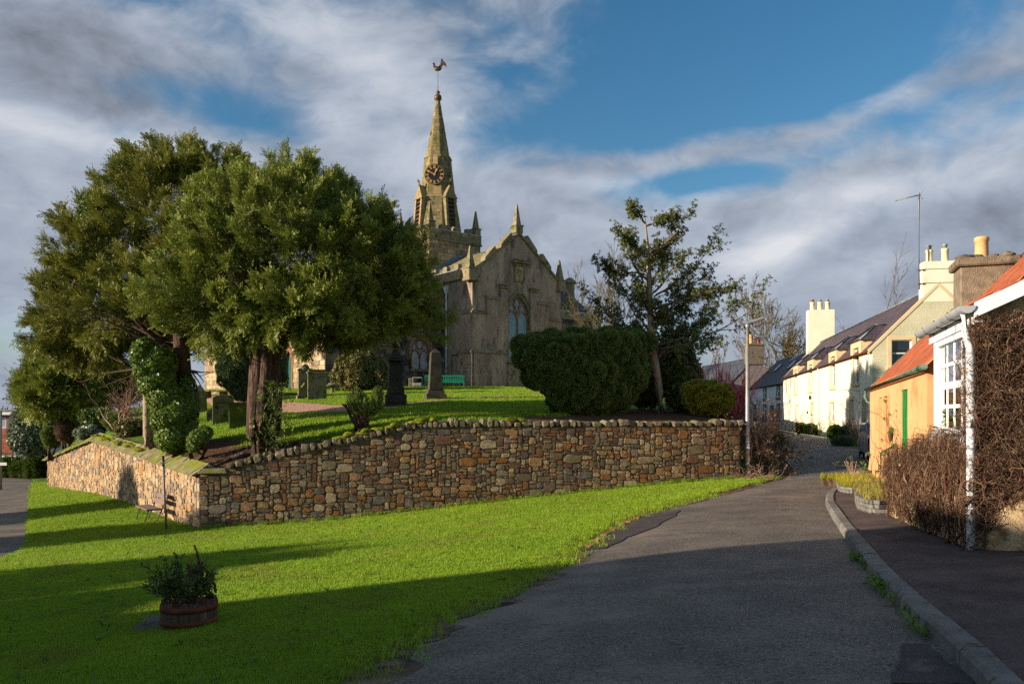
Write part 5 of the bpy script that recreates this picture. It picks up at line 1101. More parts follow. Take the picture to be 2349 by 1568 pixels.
sash(cr_, PGb, .85, 1.75, 3.7, 4.95, .14, 1, 2, .06, glass='dark_glass'); surround(cr_, PGb, .85, 1.75, 3.7, 4.95, .17, .03, 'sand_trim')
m = MB(); slates(m, (-.14, .12, EZ-.08), (-.14, LH-.12, EZ-.08), (HX, LH-.12, RZ), (HX, .12, RZ), 96, 15, .018, rg); m.quad((-.14, .12, EZ-.11), (-.14, LH-.12, EZ-.11), (HX, LH-.12, RZ-.03), (HX, .12, RZ-.03)); roof = m.build('roof', 'purple_slate', cr_)
m = MB(); m.quad((HX, .1, RZ), (HX, LH-.1, RZ), (5.95, LH-.1, EZ-.1), (5.95, .1, EZ-.1)); m.build('roof_slope', 'purple_slate', roof)
MB().tube([(HX, .1, RZ+.03), (HX, LH-.1, RZ+.03)], .1, 8).build('ridge_capping', 'lead', roof)
for y in (-.03, LH-.3):
    m = MB(); m.prism([(-.16, y, EZ-.16), (-.16, y, EZ+.02), (HX, y, RZ+.17), (HX, y, RZ-.01)], (0, .3, 0)); m.build('skew', 'sand_trim', cr_); m = MB(); m.prism([(5.96, y, EZ-.16), (5.96, y, EZ+.02), (HX, y, RZ+.17), (HX, y, RZ-.01)], (0, .3, 0)); m.build('skew', 'sand_trim', cr_)
for c in UPW:
    d_ = MB()
    for a, b in ((c-1.2, c-.66), (c+.66, c+1.2)): d_.box(-.03, .26, a, b, EZ-.02, 5.2)
    d_.box(-.03, .26, c-.66, c+.66, 4.86, 5.2)
    for y in (c-1.2, c+1.16): d_.add([(-.02, y, EZ), (-.02, y+.04, EZ), (.72, y+.04, 5.2), (.72, y, 5.2), (-.02, y, 5.2), (-.02, y+.04, 5.2)], [(0, 3, 4), (1, 5, 2), (4, 3, 2, 5)])
    d_ = d_.build('dormer', 'sand_trim', cr_)
    for y in (c-1.202, c+1.202): MB().add([(0, y, EZ), (.7, y, 5.2), (0, y, 5.2)], [(0, 1, 2)]).build('dormer_cheek', 'sand_trim', d_)
    ap = (.9, c, 6.0); bk = (1.46, c, 6.0); m = MB()
    slates(m, (-.12, c-1.35, 5.17), (-.12, c+1.35, 5.17), (.9, c+.01, 6.0), (.9, c-.01, 6.0), 8, 5, .014, rg)
    slates(m, (.74, c-1.35, 5.17), (-.12, c-1.35, 5.17), ap, bk, 5, 5, .014, rg); slates(m, (-.12, c+1.35, 5.17), (.74, c+1.35, 5.17), bk, ap, 5, 5, .014, rg); m.build('dormer_roof', 'purple_slate', d_)
    for s in (-1, 1): MB().tube([(-.14, c+s*1.37, 5.19), (.9, c, 6.02)], .055, 6).build('lead_hip', 'dark_lead', d_)
    MB().tube([(.88, c, 6.03), (1.5, c, 6.03)], .06, 6).build('lead_ridge', 'dark_lead', d_)
    sash(cr_, PF, c-.66, c+.66, 3.05, 4.86, .17, 2, 2, .06, curtain=True); surround(cr_, PF, c-.66, c+.66, 3.05, 4.42, .13, .022, 'sand_trim')
for c in LOW: sash(cr_, PF, c-.66, c+.66, .95, 2.12, .17, 2, 2, .06, curtain=True); surround(cr_, PF, c-.66, c+.66, .95, 2.12, .15, .022, 'sand_trim')
for c in DO:
    m = MB(); m.box(.2, .26, c-.48, c+.48, 0, 1.95); dd = m.build('door', 'brown_door', cr_)
    for s in (-1, 1):
        for z0, z1 in ((.15, .75), (.9, 1.8)): MB().box(.185, .2, c+s*.23-.13, c+s*.23+.13, z0, z1).build('door_panel', 'brown_door', dd, .01)
    MB().blob((.16, c-.35, 1.0), (.03, .03, .03), 1, 0).build('door_knob', 'gilt', dd); MB().box(.2, .23, c-.46, c+.46, 1.97, 2.18).build('fanlight', 'dark_glass', dd)
    surround(cr_, PF, c-.48, c+.48, -.05, 2.2, .17, .022, 'sand_trim', False, 'door_surround'); MB().box(-.35, .2, c-.6, c+.6, -.25, .0).build('door_step', 'kerb_stone', cr_, .01)
    bkt = MB(); bkt.tube([(0, c+.85, 2.0), (-.42, c+.85, 2.0), (-.5, c+.85, 2.08)], .012, 5); bkt.tube([(0, c+.85, 1.6), (-.18, c+.85, 1.72), (-.36, c+.85, 2.0)], .012, 5); bkt.build('basket_bracket', 'iron', cr_)
m = MB(); m.box(.85, .9, 1.1, 1.95, 0, 2.15); m.build('pend_dark', 'dim_room', cr_); surround(cr_, PF, 1.1, 1.95, -.05, 2.15, .17, .022, 'sand_trim', False, 'pend_surround')  # dim coloured sheet across the open pend stands for the darkness inside
br = MB(); br.tube([(0, 2.5, 2.62), (-.75, 2.5, 2.66)], .02, 6); br.tube([(0, 2.5, 1.95), (-.6, 2.5, 2.64)], .014, 6); br.build('sign_bracket', 'iron', cr_)
MB().tube([(-.13, .1, EZ-.06), (-.13, LH-.1, EZ-.06)], .062, 8).build('gutter', 'rust_gutter', cr_)
m = MB(); m.tube([(-.13, 13.7, EZ-.08), (-.05, 13.7, EZ-.3), (-.05, 13.7, -.1)], .045, 8); m.build('downpipe', 'cream_wall', cr_)
MB().box(-.025, 0, 18.1, 18.65, 1.5, 1.66).build('name_plate', 'black_paint', cr_)
lt = MB(); lt.box(-.22, -.08, 16.4, 16.6, 2.45, 2.7); lt.tube([(0, 16.5, 2.72), (-.15, 16.5, 2.74)], .015, 5); lt.build('porch_lamp', 'black_paint', cr_, .01)
c1 = MB().box(2.25, 3.65, -.012, .72, RZ-.75, 8.62).build('chimney_stack', 'cream_wall', cr_, .02)
pot(c1, 2.62, .35, 8.6, .15, .62, 'cream_pot', 'galvanised'); pot(c1, 3.3, .35, 8.6, .15, .66, 'cream_pot', 'galvanised')
for z in (7.6, 8.25): MB().tube([(2.235, -.03, z), (3.67, -.03, z), (3.67, .74, z), (2.235, .74, z), (2.235, -.03, z)], .012, 4).build('stay_wire', 'iron', c1)
c2 = MB().box(1.85, 4.0, LH-.9, LH-.02, RZ-1.2, 10.2).build('chimney_stack', 'cream_wall', cr_, .02)
for i, (x, mt) in enumerate(((2.3, 'red_clay'), (2.9, 'galvanised'), (3.5, 'galvanised'))): pot(c2, x, LH-.45, 10.18, .2, .72, 'cream_pot', mt)
c3 = MB().box(4.9, 5.7, 3.6, 4.3, 5, 8.0).build('chimney_stack', 'white_wall', cr_, .02); pot(c3, 5.2, 3.95, 8.0, .15, .55, 'clay_pot')
# low planted kerb along its front
kb = thing('planter_kerb', 'low cream kerb edging the flower strip before the cream house', 'kerb', (17.19, 38, .1), -th)
for i, (a, b) in enumerate(((.9, 3.7), (6.3, 10.8), (10.9, 15.4), (17.8, 22.0), (22.1, 27.0))): MB().box(-1.0, -.78, a, b, -.3, .2+.02*i).build('kerb_block', 'cream_wall', kb, .03)
m = MB(); m.box(-.79, -.02, .9, 3.9, -.3, .1); m.box(-.79, -.02, 5.4, 15.6, -.3, .1); m.box(-.79, -.02, 17.6, 28, -.3, .1); m.build('planting_bed', 'soil', kb)
# television mast on the gable
ms = thing('television_aerial', 'tall white television aerial mast strapped to the cream gable chimney', 'aerial', (17.19, 38, .2), -th)
MB().tube([(2.05, -.05, 7.3), (2.05, -.05, 11.85)], .045, 6).build('mast', 'galvanised', ms)
for z in (7.55, 8.2): MB().box(2.0, 2.27, -.07, .0, z, z+.04).build('mast_bracket', 'iron', ms)
m = MB(); m.tube([(2.05, -.05, 11.75), (1.0, -.25, 11.5)], .03, 5)
for i in range(11):
    t = i/10; p = Vector((2.0, -.06, 11.74)).lerp(Vector((1.0, -.25, 11.5)), t); m.tube([p+Vector((0, -.16, 0)), p+Vector((0, .16, 0))], .014, 4)
for s in (-1, 1): m.tube([(2.1, -.05, 11.75), (2.22, -.05, 11.75+s*.2)], .01, 4)
m.build('yagi', 'galvanised', ms)

# white cottage with black trim, and the slate cottage beyond
wc_ = thing('white_cottage', 'low white cottage with black window trim and skylights beyond the cream house', 'house', (23.95, 69.6, .25), -math.atan(.087))
m = MB(); ops = [(y, y+1.0, z, z+1.35) for y in (2.2, 7.5, 12) for z in (.9,)]+[(4.6, 5.6, 0, 2.1)]+[(y, y+1, 2.9, 4.05) for y in (2.2, 7.5)]; panel(m, PF, 0, 15, -.6, 4.2, ops, .2); m.build('front_wall', 'white_wall', wc_)
m = MB(); m.prism([(0, 0, -.6), (5.6, 0, -.6), (5.6, 0, 4.2), (2.8, 0, 7.0), (0, 0, 4.2)], (0, .02, 0)); m.prism([(0, 15, -.6), (5.6, 15, -.6), (5.6, 15, 4.2), (2.8, 15, 7.0), (0, 15, 4.2)], (0, -.02, 0)); m.build('gable_wall', 'white_wall', wc_)
for o_ in ops:
    if o_[2] > .5: sash(wc_, PF, *o_, .12, 2, 2, .06); surround(wc_, PF, *o_, .14, .03, 'black_paint')
    else: MB().box(.1, .15, o_[0], o_[1], 0, 2.1).build('door', 'black_paint', wc_); surround(wc_, PF, *o_, .14, .03, 'black_paint', False, 'door_surround')
m = MB(); slates(m, (-.15, .1, 4.12), (-.15, 14.9, 4.12), (2.8, 14.9, 7.0), (2.8, .1, 7.0), 44, 14, .02, rg); m.quad((-.15, .1, 4.08), (-.15, 14.9, 4.08), (2.8, 14.9, 6.96), (2.8, .1, 6.96)); m.quad((2.8, 0, 7), (2.8, 15, 7), (5.7, 15, 4.1), (5.7, 0, 4.1)); r2 = m.build('roof', 'blue_slate', wc_)
MB().tube([(2.8, 0, 7.03), (2.8, 15, 7.03)], .1, 8).build('ridge_capping', 'lead', r2)
for y in (1.2, 4.6, 10):
    M = Matrix.Translation((1.7, y, 5.98)) @ Matrix.Rotation(-math.atan(2.88/2.95), 4, 'Y'); MB().box(-.55, .55, -.4, .4, 0, .09, M).build('skylight', 'dark_lead', r2); MB().box(-.47, .47, -.32, .32, .09, .10, M).build('skylight_pane', 'pale_glass' if y == 1.2 else 'dark_glass', r2)
MB().tube([(-.14, 0, 4.08), (-.14, 15, 4.08)], .06, 8).build('gutter', 'black_paint', wc_); MB().tube([(-.05, .4, 4.0), (-.05, .4, -.2)], .05, 8).build('downpipe', 'black_paint', wc_)
sc_ = thing('slate_cottage', 'slate roofed cottage with harled gable and brick chimney farthest along the lane', 'house', (23.2, 85.4, .3), -math.atan(-.078))
m = MB(); m.prism([(0, 0, -.6), (6, 0, -.6), (6, 0, 4.4), (3, 0, 7.5), (0, 0, 4.4)], (0, .02, 0)); m.prism([(0, 18, -.6), (6, 18, -.6), (6, 18, 4.4), (3, 18, 7.5), (0, 18, 4.4)], (0, .02, 0)); m.build('gable_wall', 'pink_harl', sc_)
m = MB(); ops = [(y, y+1, .9, 2.2) for y in (2, 6, 10, 14)]; panel(m, PF, 0, 18, -.6, 4.4, ops, .2); m.build('front_wall', 'white_wall', sc_)
for o_ in ops: sash(sc_, PF, *o_, .12, 2, 2, .06)
m = MB(); slates(m, (-.15, -.05, 4.3), (-.15, 18, 4.3), (3, 18, 7.5), (3, -.05, 7.5), 50, 14, .02, rg); m.quad((-.15, -.05, 4.26), (-.15, 18, 4.26), (3, 18, 7.46), (3, -.05, 7.46)); m.quad((3, 0, 7.5), (3, 18, 7.5), (6.15, 18, 4.3), (6.15, 0, 4.3)); r3 = m.build('roof', 'blue_slate', sc_); MB().tube([(3, 0, 7.53), (3, 18, 7.53)], .11, 8).build('ridge_capping', 'lead', r3)
k3 = MB(); k3.box(2.1, 3.95, -.1, .8, 6.7, 8.75); k3.box(2.0, 4.05, -.18, .88, 8.75, 8.95); k3 = k3.build('chimney_stack', 'grey_harl', sc_, .03); pot(k3, 2.6, .35, 8.95, .26, 1.0, 'clay_pot'); pot(k3, 3.4, .35, 8.95, .22, .5, 'red_clay', 'rust_gutter')

# orange cottage
thO = math.atan(.3635)
og = thing('orange_cottage', 'orange rendered single storey cottage with pantile roof and green door', 'house', (6.42, 12.3, -.17), -thO); LO = 11.07; EO = 2.57
ops = [(7.4, 8.2, .95, 2.2), (6.06, 7.03, .95, 2.2), (2.48, 3.57, -.1, 2.25)]
m = MB(); panel(m, PF, 0, LO, -.8, EO, ops, .05)
fl = [(0, -.8), (.06, -.25), (.0, .45)]
m.build('front_wall', 'orange_wall', og)
m = MB(); m.prism([(-.10, 8.4, -.8), (-.10, 8.4, -.3), (-.004, 8.4, .55), (.0, 8.4, -.8)], (0, LO-8.4+.02, 0)); m.build('wall_foot', 'orange_wall', og)
for o_ in ops[:2]:
    m = MB(); m.quad(PF(o_[0], o_[2], .045), PF(o_[1], o_[2], .045), PF(o_[1], o_[3], .045), PF(o_[0], o_[3], .045)); m.build('blind_window', 'orange_harl', og); surround(og, PF, o_[0], o_[1], o_[2], o_[3], .10, .012, 'orange_wall')
m = MB(); m.box(.03, .08, 2.48, 3.57, -.1, 2.25); gd = m.build('door', 'green_door', og)
for y in (2.68, 3.1): MB().box(.018, .03, y, y+.3, .2, .9).build('door_panel', 'green_door', gd, .01); MB().box(.018, .03, y, y+.3, 1.05, 1.95).build('door_panel', 'green_door', gd, .01)
m = MB(); m.prism([(0, LO, -.8), (5.2, LO, -.8), (5.2, LO, EO), (2.6, LO, EO+2.6), (0, LO, EO)], (0, -.03, 0)); m.prism([(0, 0, -.8), (5.2, 0, -.8), (5.2, 0, EO), (2.6, 0, EO+2.6), (0, 0, EO)], (0, .03, 0)); m.quad((5.2, 0, -.8), (5.2, LO, -.8), (5.2, LO, EO), (5.2, 0, EO)); m.build('gable_wall', 'orange_wall', og)
MB().blob((-.05, 5.0, 1.35), (.04, .12, .16), 3, .1).build('wall_plaque', 'dark_grave', og)
def pantile_mesh(name, mat):
    prof = [(-.5, .10), (-.42, .26), (-.30, .30), (-.18, .22), (-.05, .06), (.12, -.03), (.30, -.02), (.5, .06)]; m = MB(); n = len(prof)
    vs = [(x, 0, z+.16) for x, z in prof]+[(x, 1.12, z*.9+.02) for x, z in prof]+[(x, 0, z+.02) for x, z in prof]
    m.add(vs, [(i, i+1, n+i+1, n+i) for i in range(n-1)]+[(2*n+i, 2*n+i+1, i+1, i) for i in range(n-1)], 0, False); return m.mesh(name, mat)
PT = {k: pantile_mesh('roof_tile', k) for k in ('pantile', 'old_tile')}
def tile_roof(parent, A, B, C, D, nu, nv, matf, rank, keep, rg):
    """overlapping pantiles from eave A-B to ridge D-C; the ones that show largest are single objects"""
    A, B, C, D = map(Vector, (A, B, C, D)); up = (D-A); ln = up.length; right = (B-A); w = right.length/nu; h = ln/nv; ex = right.normalized(); ey = up.normalized(); ez = ex.cross(ey); R3 = Matrix((ex, ey, ez)).transposed().to_4x4()
    lst = []
    for j in range(nv):
        for i in range(nu): lst.append((i, j))
    lst.sort(key=lambda q: -rank(*q)); rest = {}
    for n, (i, j) in enumerate(lst):
        mt = matf((i+.5)/nu, (j+.5)/nv); p = A+ex*(w*(i+.5))+ey*(h*(j-.08))+ez*rg.uniform(0, .008)
        M = Matrix.Translation(p) @ R3 @ Matrix.Rotation(rg.uniform(-.02, .02), 4, 'Z') @ Matrix.Diagonal((w*1.02, h, .16, 1))
        if n < keep: o = bpy.data.objects.new('roof_tile', PT[mt]); link(o, parent); o.matrix_local = M
        else:
            me = PT[mt]; mb = rest.setdefault(mt, MB()); mb.add([M @ v.co for v in me.vertices], [tuple(p_.vertices) for p_ in me.polygons], rg.random())
    for mt, mb in rest.items(): tag(mb.build('roof_tiles', mt, parent), kind='stuff')
rt = MB(); rt.quad((-.1, -.1, EO-.12), (-.1, LO+.1, EO-.12), (2.6, LO+.1, EO+2.58), (2.6, -.1, EO+2.58)); rt.quad((2.6, -.1, EO+2.58), (2.6, LO+.1, EO+2.58), (5.4, LO+.1, EO-.12), (5.4, -.1, EO-.12)); rt = rt.build('roof', 'old_tile', og)
tile_roof(rt, (-.06, -.1, EO-.04), (-.06, LO+.12, EO-.04), (2.6, LO+.12, EO+2.66), (2.6, -.1, EO+2.66), 42, 10, lambda s, t: 'old_tile' if s > .925 or (t > .86) else 'pantile', lambda i, j: -(i*.27+j*.1), 200, rg)
gt = MB(); gt.tube([(-.10, -.4, EO-.08), (-.10, LO+.12, EO-.08)], .05, 8); gt.tube([(-.10, LO+.05, EO-.12), (-.12, LO+.06, EO-.26), (-.06, LO+.2, EO-.40), (.1, LO+.12, EO-.5), (.2, LO+.1, -.2)], .05, 8); gt.build('gutter', 'green_gutter', og)
m = MB(); m.prism([(-.06, 0, EO-.14), (-.06, 0, EO-.02), (.02, 0, EO-.02), (.02, 0, EO-.14)], (0, LO, 0)); m.build('eave_course', 'orange_harl', og)
k4 = MB(); k4.box(1.22, 2.22, 4.7, 5.5, 3.2, 4.80); k4.box(1.14, 2.30, 4.62, 5.58, 4.80, 4.97); k4 = k4.build('chimney_stack', 'grey_harl', og, .03); pot(k4, 1.68, 5.1, 4.95, .125, .50, 'clay_pot')
for i in range(6): MB().blob((rg.uniform(1.2, 2.2), rg.uniform(4.65, 4.9), 4.99), (.14, .08, .05), i, .3).build('moss_cushion', 'old_tile', k4)
rl = MB(); p0 = 3.55; rl.tube([(-.22, p0+1.6, -.1), (-.22, p0+1.6, .95), (-.1, p0+.2, 1.15)], .018, 6); rl.tube([(-.16, p0+.6, -.1), (-.16, p0+.6, 1.1)], .014, 6); rl.build('handrail', 'dark_green', og)
MB().box(-.3, .0, 2.3, 3.7, -.3, -.05).build('door_step', 'kerb_stone', og, .02)

# house with the glazed corner, smothered in bare creeper
thN = math.atan(.336)
nh = thing('creeper_house', 'house with white glazed corner window, red pantile roof and walls of bare creeper', 'house', (5.42, 9.3, -.05), -thN); EN = 2.82; sl = .47
m = MB(); panel(m, PF, 0, 2.5, -.5, EN, [(.3, 2.35, 1.40, 2.70)], .12); m.build('front_wall', 'creeper_wall', nh)
m = MB(); ops = [(.52, 1.7, 1.25, 2.55)]; panel(m, PGb, 0, 3.2, -.5, EN, ops, .15); m.add([PGb(0, EN, 0), PGb(3.2, EN, 0), PGb(3.2, EN+.1+3.2*sl, 0)], [(0, 1, 2)]); m.build('gable_wall', 'creeper_wall', nh)
m = MB(); m.quad((0, 2.5, -.5), (3.2, 2.5, -.5), (3.2, 2.5, 1.4), (0, 2.5, 1.4)); m.quad((1.5, 0, -.5), (1.5, 2.5, -.5), (1.5, 2.5, EN+.6), (1.5, 0, EN+.6)); m.build('inner_wall', 'dim_room', nh)
sash(nh, PF, .3, 2.35, 1.40, 2.70, .02, 4, 4, .08, glass='clear_glass', bw=.05, bd=.008); PB = lambda x, z, d: Vector((x, 2.42-d, z)); sash(nh, PB, .08, 1.4, 1.40, 2.70, .02, 3, 4, .07, glass='clear_glass', bw=.03)
sash(nh, PGb, *ops[0], .08, 2, 3, .09, glass='window_glass'); MB().box(.46, 3.0, -.03, .05, 2.58, 2.84).build('dark_boarding', 'slat_wood', nh)
MB().box(-.10, .14, .14, 2.5, 1.26, 1.40).build('window_sill', 'white_paint', nh, .01); MB().box(-.035, .1, 2.35, 2.5, 1.40, 2.72).build('corner_post', 'white_paint', nh, .01)
MB().box(-.055, -.03, -.05, 2.75, 2.70, 2.87).build('fascia', 'white_paint', nh); MB().box(-.03, .06, -.05, 2.75, 2.725, 2.745).build('soffit', 'white_paint', nh)
rb = MB(); rb.quad((-.12, -.18, EN+.08), (-.12, .98, EN+.08), (3.2, .98, EN+.08+3.32*sl), (3.2, -.18, EN+.08+3.32*sl)); rb = rb.build('roof', 'old_tile', nh); MB().box(-.05, 3.2, .98, 2.75, EN+.02, EN+.06).build('flat_roof', 'dark_lead', nh)
tile_roof(rb, (-.15, -.2, EN+.12), (-.15, 1.0, EN+.12), (3.2, 1.0, EN+.12+3.35*sl), (3.2, -.2, EN+.12+3.35*sl), 5, 13, lambda s, t: 'pantile', lambda i, j: -i-j, 156, rg)
m = MB(); m.prism([(-.06, -.20, EN-.06), (-.06, -.20, EN+.12), (3.2, -.20, EN+.12+3.26*sl), (3.2, -.20, EN-.06+3.26*sl)], (0, .045, 0)); m.build('bargeboard', 'white_paint', nh, .004)
g2 = MB()
for i in range(9):
    a0, a1 = pi+pi*i/9, pi+pi*(i+1)/9
    g2.add([(-.13+.085*cos(a), y, 2.90+.085*sin(a)) for y in (-.22, 3.0) for a in (a0, a1)], [(0, 1, 3, 2)], 0, True)
g2.add([(-.13+.085*cos(pi+pi*i/9), -.22, 2.90+.085*sin(pi+pi*i/9)) for i in range(10)], [tuple(range(10))]); g2 = g2.build('gutter', 'grey_gutter', nh)
for y in (.5, 1.4, 2.3): MB().tube([(-.215, y, 2.91), (-.17, y, 2.82), (-.06, y, 2.81)], .012, 5).build('gutter_bracket', 'iron', g2)
m = MB(); m.tube([(-.13, -.02, 2.84), (-.12, -.04, 2.62), (-.075, -.07, 2.42), (-.07, -.07, 1.2), (-.07, -.07, .02)], .047, 10); m.build('downpipe', 'white_paint', nh)
for z in (.5, 1.5): MB().tube([(-.07, -.07, z), (-.07, -.07, z+.06)], .056, 10).build('pipe_collar', 'white_paint', nh)
# garden wall under the creeper, from the house corner towards the orange cottage
gw = thing('creeper_wall', 'low garden wall hidden under brown bare creeper beside the pavement', 'wall', (5.38, 9.3, 0))
GWL = [(0, 0, 1.32), (.22, .9, 1.30), (.45, 1.9, 1.22), (.68, 2.8, 1.08), (.9, 3.5, .98), (1.06, 4.25, .92)]
m = MB(); vs = []
for dx, dy, h_ in GWL:
    z0 = gz(5.38+dx, 9.3+dy); vs += [(dx-.02, dy, z0-.3), (dx-.02, dy, z0+h_), (dx+.40, dy-.05, z0+h_), (dx+.40, dy-.05, z0-.3)]
n = len(GWL); m.add(vs, [(4*i+j, 4*i+(j+1) % 4, 4*(i+1)+(j+1) % 4, 4*(i+1)+j) for i in range(n-1) for j in range(4)]+[(0, 3, 2, 1), (4*n-4, 4*n-3, 4*n-2, 4*n-1)]); m.build('wall_core', 'creeper_wall', gw)

# ---------------------------------------------------------------- houses out of frame and far off
def plain_house(name, label, loc, rz, L, Wd, ez, rzh, wall, roofm, wins=(), chim=(), depth=.15):
    t = thing(name, label, 'house', loc, rz); m = MB(); panel(m, PF, 0, L, -1, ez, wins, depth); m.quad((Wd, 0, -1), (Wd, L, -1), (Wd, L, ez), (Wd, 0, ez)); m.build('front_wall', wall, t)
    for y in (0, L): m = MB(); m.prism([(0, y, -1), (Wd, y, -1), (Wd, y, ez), (Wd/2, y, rzh), (0, y, ez)], (0, .04 if y == 0 else -.04, 0)); m.build('gable_wall', wall, t)
    m = MB(); slates(m, (-.2, -.1, ez-.15), (-.2, L+.1, ez-.15), (Wd/2, L+.1, rzh), (Wd/2, -.1, rzh), int(L*2.5), 12, .02); m.quad((-.2, -.1, ez-.2), (-.2, L+.1, ez-.2), (Wd/2, L+.1, rzh-.05), (Wd/2, -.1, rzh-.05)); m.quad((Wd/2, -.1, rzh), (Wd/2, L+.1, rzh), (Wd+.2, L+.1, ez-.15), (Wd+.2, -.1, ez-.15)); m.build('roof', roofm, t)
    for o_ in wins: sash(t, PF, *o_, .1, 2, 2, .06)
    for (y, hgt) in chim: c = MB().box(Wd/2-.5, Wd/2+.5, y, y+.8, rzh-.6, rzh+hgt).build('chimney_stack', wall, t); pot(c, Wd/2, y+.4, rzh+hgt, .15, .6, 'clay_pot')
    return t
# ---------------------------------------------------------------- sprays and branches
def leaf_tris(items):
    """items: base, dir, length, width, normal, tip value -> diamond leaves"""
    v = []; f = []; tip = []
    for b, d, L, w, nrm, t0, t1 in items:
        b = np.array(b, float); d = unit(np.array(d, float)); s = np.cross(d, np.array(nrm, float)); s = s/(np.linalg.norm(s)+1e-9)*w/2; k = len(v)
        v += [b, b+d*L*.45+s, b+d*L, b+d*L*.45-s]; f += [(k, k+1, k+2), (k, k+2, k+3)]; tip += [t0, (t0+t1)/2, t1, (t0+t1)/2]
    return np.array(v), np.array(f), np.array(tip, float)
def yew_spray(seed, L=.40, n=9, lw=.035, ll=.15):
    r = np.random.default_rng(seed); roll = r.uniform(0, 6.28); px = np.array([cos(roll), sin(roll), 0]); it = []; bend = np.array([cos(roll+1.57), sin(roll+1.57), 0])*r.uniform(-.12, .12)
    P = lambda t: np.array([0, 0, t*L])+bend*t*t
    for i in range(n):
        t = (i+.5)/n
        for s in (-1, 1): it.append((P(t), px*s*(.85-.3*t)+np.array([0, 0, .75])+r.normal(0, .18, 3), ll*(1.1-.55*t)*r.uniform(.8, 1.2), lw, np.cross(px, [0, 0, 1])+r.normal(0, .4, 3), .15+.5*t, .4+.6*t))
    it.append((P(.9), np.array([0, 0, 1.])+r.normal(0, .1, 3), ll*.8, lw, bend+px*.1+[.01, 0, 0], .7, 1.0))
    return leaf_tris(it)
def rosette(seed, n=8, ll=.10, lw=.042, spread=.9, stemh=.10):
    r = np.random.default_rng(seed); it = []
    for i in range(n):
        a = 2*pi*i/n*1.6+r.uniform(0, 1); z = r.uniform(0, stemh); d = np.array([cos(a)*spread, sin(a)*spread, r.uniform(.1, .9)]); it.append(((0, 0, z), d, ll*r.uniform(.7, 1.15), lw, np.array([0, 0, 1])+r.normal(0, .35, 3), .1, r.uniform(.2, .9)))
    return leaf_tris(it)
def clump(seed, n=12, ll=.10, lw=.035, rad=.07):
    r = np.random.default_rng(seed); it = []
    for i in range(n):
        a = r.uniform(0, 6.28); q = rad*sqrt(r.uniform(0, 1)); d = np.array([cos(a)*.7*q/rad, sin(a)*.7*q/rad, .8])+r.normal(0, .2, 3); it.append(((q*cos(a), q*sin(a), r.uniform(-.04, .03)), d, ll*r.uniform(.6, 1.2), lw, r.normal(0, 1, 3), .05, r.uniform(.3, 1)))
    return leaf_tris(it)
def flat_leaves(seed, n=6, ll=.09, lw=.08, rad=.10):
    r = np.random.default_rng(seed); it = []
    for i in range(n):
        a = r.uniform(0, 6.28); q = rad*sqrt(r.uniform(0, 1)); b = r.uniform(0, 6.28); it.append(((q*cos(a), q*sin(a), r.uniform(0, .05)), (cos(b), sin(b), r.uniform(-.1, .35)), ll*r.uniform(.7, 1.2), lw, (r.normal(0, .25), r.normal(0, .25), 1), .1, r.uniform(.2, 1)))
    return leaf_tris(it)
SP_YEW = [yew_spray(i, random.Random(i).uniform(.26, .52), 9, random.Random(i+9).uniform(.022, .036), random.Random(i+5).uniform(.10, .17)) for i in range(14)]; SP_FINE = [yew_spray(30+i, .22, 7, .022, .085) for i in range(8)]
SP_ROS = [rosette(50+i) for i in range(8)]; SP_BOX = [clump(70+i) for i in range(8)]; SP_IVY = [flat_leaves(90+i) for i in range(8)]; SP_TINY = [clump(110+i, 12, .05, .02, .04) for i in range(6)]
def lobe(u, v, Y, ru, rv, ry):
    c = at(u, v, Y); return (np.array(c), np.array([ru/FPX*Y, ry, rv/FPX*Y]))
def surf(lobes, n, rg, inside=.94, zmin=None):
    """points over the outer skin of overlapping ellipsoids"""
    w = np.array([l[1][0]*l[1][1]+l[1][1]*l[1][2]+l[1][0]*l[1][2] for l in lobes]); w = w/w.sum(); P = []; N = []
    while sum(len(p) for p in P) < n:
        k = rg.choice(len(lobes), n*2, p=w); d = unit(rg.normal(0, 1, (n*2, 3))); C = np.array([l[0] for l in lobes])[k]; R = np.array([l[1] for l in lobes])[k]; p = C+d*R; nn = unit(d/R)
        ok = np.ones(len(p), bool)
        for i, (c, r) in enumerate(lobes): ok &= (k == i) | ((((p-c)/r)**2).sum(1) > inside**2)
        if zmin is not None: ok &= p[:, 2] > zmin
        P.append(p[ok]); N.append(nn[ok])
    return np.vstack(P)[:n], np.vstack(N)[:n]
def inside_pts(lobes, n, rg, s=.85):
    k = rg.integers(0, len(lobes), n); d = unit(rg.normal(0, 1, (n, 3)))*(rg.uniform(0, 1, (n, 1))**(1/3))*s
    return np.array([l[0] for l in lobes])[k]+d*np.array([l[1] for l in lobes])[k]
def plumes(lobes, nb, per, L, rg, up=.35, wide=.30, sag=0.0, zmin=None):
    """boughs reaching out of the crown, each feathered with sprays"""
    b, nn = surf(lobes, nb, rg, zmin=zmin); d = unit(nn+np.array([0, 0, up])+rg.normal(0, .28, nn.shape)); ln = L*rg.uniform(.55, 1.3, nb); tb = np.clip(rg.normal(.36, .34, nb), 0, 1)
    k = np.repeat(np.arange(nb), per); t = rg.uniform(0, 1, len(k))**.8; D = d[k]; rad = unit(np.cross(D, rg.normal(0, 1, D.shape))); rr = wide*ln[k]*(1-t*.85)*np.sqrt(rg.uniform(0, 1, len(k)))
    pos = b[k]+D*(ln[k]*(t-.55))[:, None]+rad*rr[:, None]; pos[:, 2] -= sag*t
    dr = unit(D*1.0+rad*.75+rg.normal(0, .25, D.shape)+np.array([0, 0, .1])); return pos, dr, np.clip(tb[k]*.7+.45*t+rg.normal(0, .12, len(k)), 0, 1)
